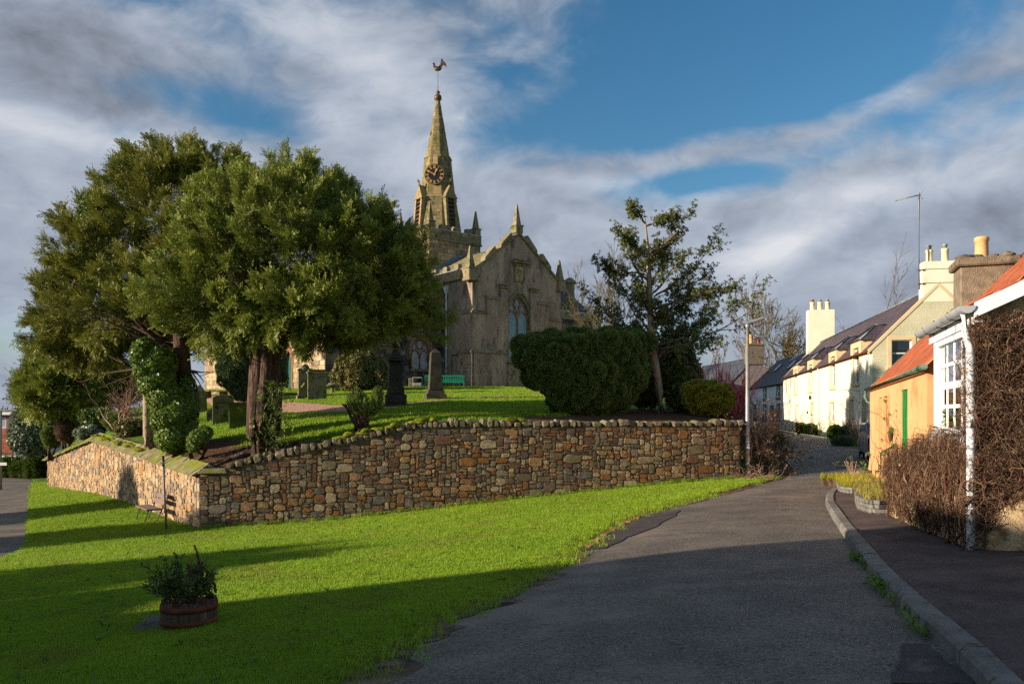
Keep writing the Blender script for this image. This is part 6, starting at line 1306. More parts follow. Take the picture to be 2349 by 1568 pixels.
def polylines(rg, base, d, L, r, lev, kids, ratio, spread, up=.12, wob=.12, seg=5, out=None, tips=None, start=.3, rmin=.004):
    out = [] if out is None else out; tips = [] if tips is None else tips
    p = Vector(base); d = Vector(d).normalized(); pts = [p.copy()]; rad = [r]
    for i in range(seg):
        d = (d+Vector((rg.gauss(0, wob), rg.gauss(0, wob), rg.gauss(0, wob)+up*.25))).normalized(); p = p+d*(L/seg); pts.append(p.copy()); rad.append(max(rmin, r*(1-.72*(i+1)/seg)))
    out.append((pts, rad, lev))
    if lev == 0: tips.append((p.copy(), d.copy())); return out, tips
    n = rg.randint(*kids)
    for i in range(n):
        t = start+(1-start)*(i+rg.random())/n; j = min(seg-1, int(t*seg)); q = pts[j].lerp(pts[j+1], t*seg-j); a, b = frame(d); ang = rg.uniform(0, 6.28)
        dd = (d*cos(spread)+(a*cos(ang)+b*sin(ang))*sin(spread)*rg.uniform(.7, 1.3)+Vector((0, 0, up))).normalized()
        polylines(rg, q, dd, L*ratio*rg.uniform(.7, 1.2)*(1.15-.5*t), max(rmin, rad[j]*.62), lev-1, kids, ratio, spread, up, wob, max(3, seg-1), out, tips, .25, rmin)
    polylines(rg, p, d, L*ratio*.9, max(rmin, rad[-1]), lev-1, kids, ratio, spread, up, wob, max(3, seg-1), out, tips, .25, rmin)
    return out, tips
def tubes(pl, loc=(0, 0, 0), thick=1.0, n_hi=6, n_lo=3, mb=None):
    mb = mb or MB(); o = Vector(loc)
    for pts, rad, lev in pl: mb.tube([p-o for p in pts], [x*thick for x in rad], n_hi if lev >= 2 else (4 if lev == 1 else n_lo), cap=False, rnd=random.random())
    return mb
def crown(name, parts, mat, parent, sprays, rg, smin=.8, smax=1.3, off=(0, 0, 0)):
    pos = np.vstack([p[0] for p in parts])-np.array(off); d = np.vstack([p[1] for p in parts]); t = np.concatenate([p[2] for p in parts])
    return tag(scatter(name, sprays, pos, dir_rot(d), rg.uniform(smin, smax, len(pos)), t, mat, parent), kind='stuff')
def fill(lobes, n, rg, s=.8): p = inside_pts(lobes, n, rg, s); return p, unit(rg.normal(0, 1, p.shape)+[0, 0, .4]), np.full(n, .05)  # inner sprays take the darkest tint, painting in the shade within the crown

# ---------------------------------------------------------------- the two great yews
r1 = np.random.default_rng(21); g1 = random.Random(21)
B = hit(604, 1032, YARD, 20); B.z = cz(B.x, B.y)
Y1 = thing('yew_tree', 'broad yew with fluted red trunk and surface roots standing close behind the wall corner', 'tree', B)
LB1 = [lobe(640, 590, 27.2, 180, 150, 3.0), lobe(770, 620, 27.5, 155, 135, 2.8), lobe(530, 690, 26.5, 150, 85, 2.4), lobe(685, 492, 28.0, 105, 88, 2.2), lobe(862, 662, 27.6, 92, 72, 2.0), lobe(690, 715, 26.2, 180, 55, 2.3), lobe(565, 530, 28, 110, 100, 2.2), lobe(790, 525, 27.8, 72, 68, 1.8)]
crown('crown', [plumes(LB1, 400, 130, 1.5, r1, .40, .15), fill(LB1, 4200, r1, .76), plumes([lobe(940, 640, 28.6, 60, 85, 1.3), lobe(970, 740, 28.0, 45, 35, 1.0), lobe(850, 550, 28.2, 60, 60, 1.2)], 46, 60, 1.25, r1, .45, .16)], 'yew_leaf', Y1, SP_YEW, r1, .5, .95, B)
m = MB()
def stem(m, px, Y, rads, n=14, jit=.16): m.tube([at(u, v, Y)-B for u, v in px], rads, n, jit=jit)
stem(m, [(600, 1045), (592, 1000), (588, 930), (592, 850), (600, 780), (610, 700), (630, 600)], 26.0, [.55, .34, .28, .28, .29, .26, .16]); stem(m, [(612, 1045), (622, 990), (628, 920), (626, 840), (630, 770), (660, 690), (700, 600)], 26.1, [.50, .30, .24, .24, .24, .2, .12]); stem(m, [(606, 1040), (606, 960), (610, 860), (618, 760)], 25.85, [.45, .26, .22, .2])
m.build('trunk', 'yew_bark', Y1)
for i in range(9):
    a = g1.uniform(-2.9, .4) if i < 7 else g1.uniform(0, 6); L = g1.uniform(.9, 2.4); p = []
    for j in range(7):
        t = j/6; x, y = B.x+cos(a)*(.35+L*t)+.12*sin(7*t+i), B.y+sin(a)*(.25+L*t*.6)+.08*cos(6*t+i); p.append((x-B.x, y-B.y, cz(x, y)-B.z+.10*(1-t)-.02))
    MB().tube(p, [.13*(1-.8*j/6)+.015 for j in range(7)], 7, jit=.15).build('root', 'yew_bark', Y1)
bl = []
for i in range(22): pl, _ = polylines(g1, at(g1.uniform(590, 640), g1.uniform(700, 770), 26.3), (g1.uniform(-1, 1), g1.uniform(-.5, .8), g1.uniform(.05, .6)), g1.uniform(2, 3.6), .09, 1, (2, 4), .5, .6, .1); bl += pl
tubes(bl, B).build('limbs', 'dark_bark', Y1)
sp = np.array([at(g1.gauss(625, 22), g1.uniform(880, 1035), 25.62) for _ in range(240)]); dd = np.stack([r1.normal(.5, .6, 240), r1.normal(-.7, .3, 240), r1.uniform(.1, .8, 240)], 1)
crown('trunk_shoots', [(sp, unit(dd), r1.uniform(.1, .7, 240))], 'deep_yew', Y1, SP_FINE, r1, .7, 1.4, B)

r2 = np.random.default_rng(31); g2_ = random.Random(31)
B2 = hit(424, 1012, YARD, 20); B2.z = cz(B2.x, B2.y)
Y2 = thing('yew_tree', 'tall olive green yew rising behind and beside the yew at the wall corner', 'tree', B2)
LB2 = [lobe(430, 520, 31, 160, 150, 3.2), lobe(310, 620, 31, 145, 135, 3.0), lobe(225, 725, 31.5, 110, 92, 2.6), lobe(450, 670, 30, 170, 80, 2.8), lobe(165, 770, 32, 55, 36, 1.8), lobe(310, 712, 30, 145, 55, 2.6), lobe(460, 425, 31.5, 100, 58, 2.0), lobe(335, 485, 31.5, 80, 80, 2.0), lobe(525, 460, 30.5, 70, 75, 2.0)]
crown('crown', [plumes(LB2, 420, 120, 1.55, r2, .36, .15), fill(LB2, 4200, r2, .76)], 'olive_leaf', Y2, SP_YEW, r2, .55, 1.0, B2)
iv = lobe(205, 560, 29.6, 26, 110, .5), lobe(255, 640, 29.4, 22, 60, .4), lobe(150, 640, 30.2, 24, 40, .4); p, nn = surf(list(iv), 1000, r2)
crown('ivy', [(p, nn, r2.uniform(.5, 1, 1000))], 'ivy_leaf', Y2, SP_IVY, r2, .9, 1.6, B2)
m = MB(); m.tube([at(u, v, 27.6)-B2 for u, v in [(428, 1025), (426, 985), (420, 930), (418, 860), (416, 790), (410, 700), (410, 600)]], [.46, .33, .29, .29, .28, .22, .12], 12, jit=.08); m.build('trunk', 'dark_bark', Y2)
bl = []
for i in range(20): pl, _ = polylines(g2_, at(g2_.uniform(400, 430), g2_.uniform(740, 840), 27.8), (g2_.uniform(-1, 1), g2_.uniform(-.3, .9), g2_.uniform(.0, .6)), g2_.uniform(2, 4), .09, 1, (2, 4), .5, .6, .1); bl += pl
tubes(bl, B2).build('limbs', 'dark_bark', Y2)

B3 = hit(395, 1030, YARD, 20); B3.z = cz(B3.x, B3.y)
T3 = thing('ivy_clad_tree', 'leaning trunk thickly wrapped in glossy ivy above the mossy slabs', 'tree', B3); pth = [(405, 1040), (395, 990), (380, 930), (360, 880), (335, 840), (310, 800)]
MB().tube([at(u, v, 26.9)-B3 for u, v in pth], [.36, .3, .27, .24, .2, .12], 10, jit=.1).build('trunk', 'dark_bark', T3)
lv = [lobe(398+dx, v, 26.8, w, 34, .5) for (dx, v, w) in ((0, 1000, 34), (-8, 960, 38), (-18, 915, 36), (-38, 875, 36), (-56, 845, 26), (-30, 835, 30), (10, 945, 30), (-66, 815, 22))]; p, nn = surf(lv, 3600, r2)
crown('ivy', [(p, unit(nn+r2.normal(0, .3, nn.shape)), np.clip(r2.normal(.4, .3, len(p)), 0, 1))], 'ivy_leaf', T3, SP_IVY, r2, .8, 1.5, B3)
p, nn = surf([lobe(430, 935, 27.2, 22, 75, .4), lobe(425, 990, 27.0, 26, 40, .4)], 700, r2); crown('hanging_ivy', [(p, nn, r2.uniform(0, .5, 700))], 'ivy_leaf', T3, SP_IVY, r2, .7, 1.2, B3)

# ---------------------------------------------------------------- shrubs and lesser trees
def bush(name, label, cat, lobes, n, mat, sprays, seed, base, smin=.8, smax=1.3, lumps=0, lr=.3, core='deep', group=None, up=.2, jitter=.3, tlo=.0, thi=1.0, stems=0, stem_mat='dark_bark', coremat='core_dark', cs=.86):
    r = np.random.default_rng(seed); t = thing(name, label, cat, base, 0, group); off = np.array(base); L = list(lobes)
    if lumps:
        p, nn = surf(lobes, lumps, r); L = [(c, rr*.93) for c, rr in lobes]+[(p[i]-nn[i]*lr*.35, np.full(3, lr*r.uniform(.7, 1.25))) for i in range(lumps)]
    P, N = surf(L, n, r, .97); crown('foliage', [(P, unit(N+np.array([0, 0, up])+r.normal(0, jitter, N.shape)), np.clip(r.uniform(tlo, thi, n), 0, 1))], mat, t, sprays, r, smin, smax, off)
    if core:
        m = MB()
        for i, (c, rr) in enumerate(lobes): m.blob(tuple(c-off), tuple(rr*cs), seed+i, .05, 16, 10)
        m.build('inner_core', coremat, t)  # added solid core, no twigs: coloured dark in place of the shaded inside
    if stems:
        g = random.Random(seed); m = MB(); c = lobes[0][0]-off
        for i in range(stems): m.tube([(g.uniform(-.2, .2), g.uniform(-.15, .15), -.1), (c[0]*.4+g.uniform(-.3, .3), c[1]*.4, c[2]*.4), (c[0]+g.uniform(-.5, .5), c[1]+g.uniform(-.3, .3), c[2])], [.08, .06, .03], 6, jit=.1)
        m.build('stems', stem_mat, t)
    return t
pm('core_dark', [(0.010, 0.016, 0.006), (0.022, 0.032, 0.012)], 6, 5, rough=1.0)  # near black core colour, stands in for the shade inside a bush
pm('brown_core', [(0.05, 0.032, 0.02), (0.09, 0.06, 0.04)], 6, 5, rough=1.0)
def yb(u, v, Y=None):
    if Y: p = at(u, v, Y); return Vector((p.x, p.y, cz(p.x, p.y)))
    p = hit(u, v, YARD, 20); return p
bush('clipped_yew', 'huge dark green billowing clipped yew before the church gable', 'bush', [lobe(1225, 815, 29.8, 38, 36, .9), lobe(1275, 812, 29.9, 50, 44, 1.4), lobe(1335, 808, 30, 52, 44, 1.7), lobe(1395, 806, 30.2, 52, 44, 1.6), lobe(1448, 812, 30.4, 36, 44, 1.2), lobe(1330, 855, 30, 120, 52, 1.8), lobe(1415, 865, 30.2, 60, 55, 1.3), lobe(1345, 905, 29.7, 92, 50, 1.4), lobe(1262, 860, 29.7, 44, 40, 1.0), lobe(1214, 800, 29.8, 28, 24, .8), lobe(1458, 796, 30.3, 32, 28, 1.0), lobe(1335, 790, 30, 125, 20, 1.6)], 26000, 'deep_yew', SP_TINY, 41, yb(1330, 950, 29.8), .9, 1.7, 210, .30, thi=.9, stems=5, cs=.74)
bush('clipped_yew', 'grey green clipped yew column shaped like an egg behind the red trunk', 'bush', [lobe(545, 830, 46, 42, 78, 1.2), lobe(640, 835, 47, 14, 62, .6), lobe(560, 880, 46, 26, 40, .9)], 7000, 'grey_yew', SP_TINY, 42, yb(560, 905, 46), 1.4, 2.6, 60, .3)
bush('yew_stump', 'cut back yew stump sprouting dark upright shoots on the wall top', 'bush', [lobe(818, 926, 26.6, 15, 26, .24), lobe(836, 938, 26.5, 12, 18, .2), lobe(866, 918, 26.6, 9, 24, .16), lobe(852, 944, 26.5, 9, 14, .16)], 2200, 'deep_yew', SP_FINE, 43, yb(832, 975, 26.5), .5, .9, 16, .10, up=2.2, jitter=.5, stems=14, cs=.5)
bush('leafy_stump', 'low ivy covered stump leaning beside the mossy slabs', 'bush', [lobe(455, 1005, 25.7, 20, 18, .25), lobe(470, 992, 25.8, 16, 12, .2), lobe(445, 1020, 25.6, 14, 14, .2)], 600, 'ivy_leaf', SP_IVY, 44, yb(458, 1030, 25.7), .5, .9, stems=4)
bush('photinia_shrub', 'photinia shrub with reddish leaf tips growing against the church aisle', 'shrub', [lobe(820, 850, 54, 42, 34, 1.2), lobe(850, 845, 54.5, 34, 30, 1.0), lobe(835, 825, 54.4, 26, 20, .8), lobe(798, 868, 54, 32, 22, 1.0), lobe(862, 870, 54.2, 34, 20, 1.0), lobe(828, 875, 53.6, 30, 16, 1.0)], 3600, 'photinia_leaf', SP_ROS, 45, yb(830, 890, 54), 1.3, 2.4, coremat='core_dark', cs=.5, jitter=.9, lumps=24, lr=.4, stems=6)
bush('laurel_bush', 'dark laurel bushes massed under the holly tree', 'bush', [lobe(1555, 860, 32, 42, 42, 1.0), lobe(1570, 900, 31.6, 34, 36, .9), lobe(1480, 890, 32.8, 34, 34, .9), lobe(1550, 815, 32.4, 30, 30, .8)], 3400, 'laurel_leaf', SP_ROS, 46, yb(1530, 945, 31.5), 1.2, 2.3, jitter=.6, cs=.72, thi=.6, stems=8, stem_mat='pale_bark')
bush('golden_hedge', 'rounded hedge with yellow sunlit leaves above the wall end', 'hedge', [lobe(1630, 918, 29.5, 46, 34, .9), lobe(1595, 905, 29.8, 26, 26, .7)], 5200, 'gold_leaf', SP_BOX, 47, yb(1625, 950, 29.3), .6, 1.2, 70, .18, jitter=.7, cs=.7)
for i, (u, v, Y, ru, rv, mat, spv, lab, cm, sc) in enumerate([
    (118, 1004, 45, 14, 20, 'deep_yew', SP_TINY, 'dark green clipped block of yew at the far end of the side wall', 'core_dark', 2), (152, 988, 43.5, 17, 22, 'brown_leaf', SP_TINY, 'brown twiggy clipped beech on the side wall', 'brown_core', 2),
    (225, 962, 40, 32, 20, 'laurel_leaf', SP_ROS, 'broad leaved green hedge at the highest point of the side wall', 'core_dark', 1.6), (270, 968, 38.5, 22, 20, 'deep_yew', SP_TINY, 'square clipped dark hedge between the leafy hedges', 'core_dark', 2),
    (302, 988, 36, 27, 22, 'photinia_leaf', SP_ROS, 'bronze and green leafy shrub beside the slim trunk', 'core_dark', 1.4), (205, 992, 39.4, 26, 10, 'silver_leaf', SP_IVY, 'pale variegated ivy trailing over the side wall top', 'core_dark', 1.1)]):
    bush('clipped_shrub', lab, 'shrub', [lobe(u, v, Y, ru, rv, .55), lobe(u-ru*.3, v-rv*.25, Y+.2, ru*.7, rv*.75, .5), lobe(u+ru*.35, v-rv*.2, Y+.1, ru*.65, rv*.8, .5)], 1300, mat, spv, 60+i, yb(u, v+rv, Y), sc*.6, sc*1.1, coremat=cm, jitter=.6, lumps=26, lr=.16, stems=4, cs=.72)
bush('silver_shrub', 'grey leaved evergreen shrub beyond the far end of the side wall', 'shrub', [lobe(95, 965, 56, 44, 40, 1.6), lobe(150, 940, 57, 40, 30, 1.4), lobe(70, 1000, 56, 30, 36, 1.2), lobe(190, 935, 57, 30, 26, 1.2)], 3600, 'silver_leaf', SP_ROS, 70, (-32, 56, -2.5), 2.2, 4.0, jitter=.6, thi=.7)
# dark conifer spreading over the side road
r4 = np.random.default_rng(51); g4 = random.Random(51); B4 = yb(265, 965, 44)
T4 = thing('spreading_conifer', 'dark conifer leaning out over the far side wall below the olive yew', 'tree', B4); L4 = [lobe(145, 885, 44, 58, 48, 2.2), lobe(200, 865, 44, 56, 46, 2.2), lobe(115, 920, 44, 32, 28, 1.4), lobe(250, 880, 45, 40, 32, 1.6), lobe(140, 840, 44, 46, 40, 1.8)]
crown('crown', [plumes(L4, 200, 50, 1.2, r4, .15, .3), fill(L4, 1500, r4)], 'yew_leaf', T4, SP_YEW, r4, 1.1, 1.8, B4)
MB().tube([at(u, v, 44)-B4 for u, v in [(268, 975), (250, 955), (225, 935), (190, 920), (150, 915), (110, 905)]], [.36, .3, .27, .22, .15, .08], 9, jit=.08).build('trunk', 'dark_bark', T4); MB().tube([at(u, v, 44.5)-B4 for u, v in [(285, 970), (278, 930), (268, 890), (240, 840)]], [.3, .26, .2, .1], 8, jit=.08).build('limb', 'dark_bark', T4)
# slim pale trunk and the bare pinkish shrub
g5 = random.Random(61); B5 = yb(341, 1012, 29.5)
T5 = thing('slim_tree', 'slim young tree with a banded pale trunk on the side wall', 'tree', B5); pl, tp = polylines(g5, at(338, 900, 29.5), (.05, .1, 1), 1.8, .05, 3, (2, 4), .62, .6, .15); tubes(pl, B5).build('branches', 'twig_bark', T5); MB().tube([at(u, v, 29.5)-B5 for u, v in [(342, 1025), (341, 1000), (338, 950), (336, 880)]], [.26, .19, .16, .12], 10, jit=.04).build('trunk', 'pale_bark', T5)
B6 = yb(290, 955, 37); T6 = thing('bare_shrub', 'tangled bare pinkish shrub beneath the yews on the side wall', 'shrub', B6); pl = []
for i in range(9): q, _ = polylines(g5, B6+Vector((g5.uniform(-.6, .6), g5.uniform(-.3, .3), 0)), (g5.uniform(-1.1, .6), g5.uniform(-.3, .3), 1), g5.uniform(1.2, 1.9), .05, 3, (2, 4), .62, .65, .02, .2); pl += q
tubes(pl, B6, 1.0, 5, 3).build('branches', 'pink_twig', T6)
# open holly-like tree with leaning pale trunk
r7 = np.random.default_rng(71); g7 = random.Random(71); B7 = yb(1515, 948, 30.2)
T7 = thing('holly_tree', 'open crowned evergreen tree with leaning pale trunk above the clipped yew', 'tree', B7); TR = [at(u, v, 30.2) for u, v in [(1518, 955), (1512, 900), (1503, 840), (1494, 780), (1490, 700), (1488, 620), (1485, 560), (1478, 500)]]
MB().tube([p-B7 for p in TR], [.21, .165, .15, .135, .115, .085, .055, .025], 10, jit=.05).build('trunk', 'pale_bark', T7)
pl = []; tips = []
ends = [(1375, 590), (1420, 530), (1450, 480), (1500, 478), (1555, 500), (1585, 535), (1630, 590), (1660, 620), (1700, 655), (1690, 745), (1640, 700), (1400, 640), (1370, 660), (1430, 700), (1560, 640), (1600, 680), (1540, 560), (1450, 590), (1580, 740), (1650, 760), (1400, 720), (1520, 700), (1470, 560), (1610, 620), (1440, 760), (1560, 770), (1600, 700), (1390, 570), (1480, 640), (1530, 610), (1580, 590), (1630, 650)]
for i, (u, v) in enumerate(ends):
    e = at(u, v, 30.2+g7.uniform(-1.9, 1.9)); k = min(6, max(2, int((870-v)/55)-1)); s_ = TR[k]+(TR[k+1]-TR[k])*g7.random(); s_.z = min(s_.z, e.z+.15); v_ = e-s_; q, t_ = polylines(g7, s_, v_+Vector((0, 0, -.1*v_.length)), v_.length*.86, .05, 2, (4, 6), .34, .62, .10, .14, 7); pl += q; tips += t_
    for pts, rad, lev in q:
        if lev == 1: tips += [(p, (pts[-1]-pts[0]).normalized()) for p in pts[2:]]
tubes(pl, B7).build('branches', 'twig_bark', T7)
P = np.array([t[0] for t in tips]); D = np.array([t[1] for t in tips]); rep = 3; P = np.repeat(P, rep, 0)+r7.normal(0, .085, (len(P)*rep, 3)); D = unit(np.repeat(D, rep, 0)+r7.normal(0, .5, (len(P), 3))+[0, 0, .3])
crown('leaves', [(P, D, np.clip(r7.normal(.35, .3, len(P)), 0, 1))], 'holly_leaf', T7, SP_ROS, r7, .75, 1.25, B7)
lo = [lobe(1530, 780, 30.6, 44, 50, .9), lobe(1580, 790, 31, 34, 40, .8), lobe(1545, 700, 30.8, 40, 40, .8)]; p = inside_pts(lo, 280, r7, 1.0); crown('lower_leaves', [(p, unit(r7.normal(0, 1, p.shape)), r7.uniform(0, .7, 280))], 'holly_leaf', T7, SP_ROS, r7, .9, 1.6, B7)
# leafless trees
def bare_tree(label, base, h, seed, mat, r=.16, lev=4, kids=(3, 5), lean=(0, 0), spread=.55, ratio=.62, up=.14, thick=1.0, trunk=.34, group=None):
    g = random.Random(seed); t = thing('bare_tree', label, 'tree', base, 0, group); pl, tp = polylines(g, Vector(base)-Vector((0, 0, .3)), (lean[0], lean[1], 1), h*(trunk+.16)+.3, r, lev, kids, ratio, spread, up, .10, 6, rmin=max(.008, base[1]*.00020))
    m = MB().tube([p-Vector(base) for p in pl[0][0]], pl[0][1], 8); m.build('trunk', mat, t); tubes(pl[1:], base, thick).build('branches', mat, t); return t
def far(u, v, Y, z): p = at(u, v, Y); return Vector((p.x, p.y, z))
bare_tree('large leafless tree with rounded crown behind the white cottage', far(1835, 800, 112, .5), 25, 81, 'mossy_twig', .34, 4, (5, 6), trunk=.18, ratio=.68, spread=.72, up=.08, thick=1.6)
bare_tree('slender leafless tree rising behind the brick chimney', far(1735, 800, 118, .5), 24, 82, 'grey_twig', .2, 4, (3, 4), trunk=.32, spread=.42, up=.2, thick=1.4)
bare_tree('low leafless tree behind the slate cottage roof', far(1660, 830, 125, .3), 15, 83, 'grey_twig', .18, 3, (4, 5), thick=1.6)
bare_tree('leafless tree tops behind the purple slate ridge', far(2010, 700, 75, .5), 17.5, 84, 'grey_twig', .18, 3, (4, 5), thick=1.2)
bare_tree('pale twiggy tree behind the holly tree', far(1385, 720, 60, 2.8), 12, 85, 'mossy_twig', .17, 4, (3, 5), thick=1.0, up=.2, spread=.45)
bare_tree('second pale twiggy tree behind the holly trunk', far(1450, 720, 64, 2.8), 12, 86, 'mossy_twig', .16, 4, (3, 4), thick=1.0, up=.2, spread=.45)
bare_tree('bare tree showing above the church gable shoulder', far(1240, 560, 92, 4), 18, 87, 'grey_twig', .2, 4, (3, 4), thick=1.3)
bare_tree('bare tree showing between the gable pinnacle and the turret', far(1310, 600, 94, 4), 16, 88, 'grey_twig', .2, 4, (3, 4), thick=1.3)
for i, (u, h) in enumerate(((20, 5.2), (48, 6.2), (78, 5.0))): bare_tree('brown leafless tree behind the modern house, %s of three' % ('first', 'second', 'third')[i], far(u, 960, 110, -2.8), h+3.5, 90+i, 'pink_twig', .2, 4, (4, 5), thick=1.8, trunk=.25)
# ---------------------------------------------------------------- graves
def grave(name, label, u, v, Y, rz, cat='gravestone', lean=0.0):
    p = at(u, v, Y); return thing(name, label, cat, (p.x, p.y, cz(p.x, p.y)-.03), rz, None, lean)
def slabstone(t, prof, th, mat, name='headstone'):
    m = MB(); m.prism([(x, -th/2, z) for x, z in prof], (0, th, 0)); return m.build(name, mat, t, .012)
def arc_top(w, h, rise, n=8): return [(-w/2, -.1), (w/2, -.1)]+[(w/2*cos(pi*i/n), h-rise+rise*sin(pi*i/n)) for i in range(n+1)]
def urn_monument():
    t = grave('urn_monument', 'tall dark monument with a draped urn standing on a stepped base', 907, 930, 36.5, .22, 'monument')
    MB().box(-.55, .55, -.55, .55, -.1, .12).build('base_step', 'dark_grave', t, .02); MB().box(-.47, .47, -.47, .47, .12, .56).build('base_block', 'dark_grave', t, .03); MB().box(-.39, .39, -.39, .39, .56, .92, taper=.03).build('plinth', 'dark_grave', t, .04)
    MB().box(-.33, .33, -.33, .33, .92, 2.05, taper=.04).build('shaft', 'dark_grave', t, .02); MB().box(-.40, .40, -.40, .40, 2.05, 2.16).build('cornice', 'dark_grave', t, .04); MB().box(-.34, .34, -.34, .34, 2.16, 2.32, taper=.05).build('cap', 'dark_grave', t, .04); MB().box(-.24, .24, -.24, .24, 2.32, 2.5, taper=.06).build('urn_block', 'dark_grave', t, .03)
    m = MB(); m.lathe([(.12, 2.5), (.15, 2.53), (.06, 2.6), (.06, 2.66), (.17, 2.8), (.24, 3.0), (.25, 3.1), (.17, 3.2), (.12, 3.24), (.15, 3.28), (.13, 3.36), (.03, 3.42)], 14); u_ = m.build('urn', 'dark_grave', t); MB().blob((-.12, -.1, 3.02), (.2, .12, .24), 5, .2).build('drapery', 'grave_stone', u_)
    MB().box(-.24, .24, -.335, -.315, 1.1, 1.8).build('inscription_panel', 'dark_grave', t)
urn_monument()
def obelisk():
    t = grave('obelisk', 'plain dark obelisk with pyramid top in front of the green bench', 998, 918, 41, .25, 'obelisk')
    MB().box(-.52, .52, -.45, .45, -.1, .3).build('base_block', 'dark_grave', t, .02); MB().box(-.45, .45, -.39, .39, .3, .52, taper=.06).build('plinth', 'dark_grave', t, .02)
    m = MB(); a, b = .35, .24; m.add([(-a, -a, .52), (a, -a, .52), (a, a, .52), (-a, a, .52), (-b, -b, 2.42), (b, -b, 2.42), (b, b, 2.42), (-b, b, 2.42), (0, 0, 2.66)], [(0, 1, 5, 4), (1, 2, 6, 5), (2, 3, 7, 6), (3, 0, 4, 7), (4, 5, 8), (5, 6, 8), (6, 7, 8), (7, 4, 8)]); m.build('shaft', 'dark_grave', t, .01)
obelisk()
t = grave('headstone', 'arched lettered headstone leaning in the grass beside the flat topped tomb', 512, 972, 36, .35, lean=.03); slabstone(t, arc_top(.92, 1.34, .16), .13, 'grave_stone')
def lettering(t, txt, x, y, z, size):
    c = bpy.data.curves.new('inscription', 'FONT'); c.body = txt; c.size = size; c.extrude = .003; c.align_x = 'CENTER'; c.materials.append(MATS['letter_cut']); o = bpy.data.objects.new('inscription', c); link(o, t); o.location = (x, y, z); o.rotation_euler = (pi/2, 0, 0)
lettering(t, 'JOHN BEATSON', 0, -.069, .95, .10); MB().box(-.2, .2, -.069, -.064, 1.09, 1.10).build('carved_line', 'letter_cut', t)
t = grave('headstone', 'broad mossy headstone with a flat projecting cap nearest the red trunk', 552, 984, 33, .35); slabstone(t, [(-.46, -.1), (.46, -.1), (.46, 1.0), (-.46, 1.0)], .30, 'mossy_grave'); MB().box(-.54, .54, -.2, .2, 1.0, 1.12, taper=.03).build('cap_slab', 'mossy_grave', t, .02)
t = grave('headstone', 'small round topped headstone half hidden behind the arched one', 487, 955, 37.5, .35); slabstone(t, arc_top(.55, .62, .26), .12, 'grave_stone')
t = grave('headstone', 'tall headstone with pointed scrolled head beyond the ivy trunk', 457, 952, 43, .3, lean=-.04); slabstone(t, [(-.42, -.1), (.42, -.1), (.36, 1.05), (.42, 1.1), (.42, 1.22), (.25, 1.3), (.18, 1.45), (0, 1.62), (-.18, 1.45), (-.25, 1.3), (-.42, 1.22), (-.42, 1.1), (-.36, 1.05)], .14, 'grave_stone')
t = grave('headstone', 'tall old headstone with carved scrolled top beside the gravel path', 700, 917, 45, .45); slabstone(t, [(-.40, -.1), (.40, -.1), (.40, 1.6), (.46, 1.66), (.36, 1.74), (.24, 1.76), (.14, 1.94), (0, 2.0), (-.14, 1.94), (-.24, 1.76), (-.36, 1.74), (-.46, 1.66), (-.40, 1.6)], .2, 'grave_stone'); MB().box(-.48, .48, -.2, .2, -.1, .22).build('foot_block', 'grave_stone', t, .02); MB().blob((0, -.11, 1.72), (.22, .05, .13), 3, .1).build('carving', 'grave_stone', t)
t = grave('headstone', 'pale slab headstone with moulded cornice beside the scrolled one', 727, 922, 43.5, .35); slabstone(t, [(-.50, -.1), (.50, -.1), (.50, 1.45), (-.50, 1.45)], .22, 'grave_stone'); MB().box(-.56, .56, -.17, .17, 1.45, 1.55).build('cornice', 'grave_stone', t, .03); MB().box(-.48, .48, -.13, .13, 1.55, 1.68).build('cap', 'mossy_grave', t, .03)
t = grave('ledger_stone', 'low moss topped ledger stone lying by the path', 645, 908, 50, .3); MB().box(-1.0, 1.0, -.4, .4, -.05, .28).build('slab', 'grave_stone', t, .03); MB().box(-1.05, 1.05, -.45, .45, .28, .36).build('moss_top', 'moss', t, .03)
t = grave('table_tomb', 'long table tomb slab raised against the pale church wall', 510, 908, 60, -.55); MB().box(-2.3, 2.3, -.55, .55, .45, .6).build('table_slab', 'mossy_grave', t, .03)
for x in (-1.9, 0, 1.9): MB().box(x-.15, x+.15, -.4, .4, -.3, .45).build('support', 'grave_stone', t, .02)
p = at(762, 888, 52); t = thing('bird_bath', 'small stone bird bath bowl on the lawn by the photinia', 'bird bath', (p.x, p.y, cz(p.x, p.y)), .2); m = MB(); m.lathe([(.22, -.05), (.22, .06), (.1, .12), (.09, .3), (.2, .36), (.5, .42), (.55, .5), (.5, .52), (.42, .46), (.0, .45)], 16); m.build('bowl', 'grave_stone', t); MB().blob((.05, 0, .56), (.34, .12, .06), 4, .3).build('stones', 'kerb_stone', t)
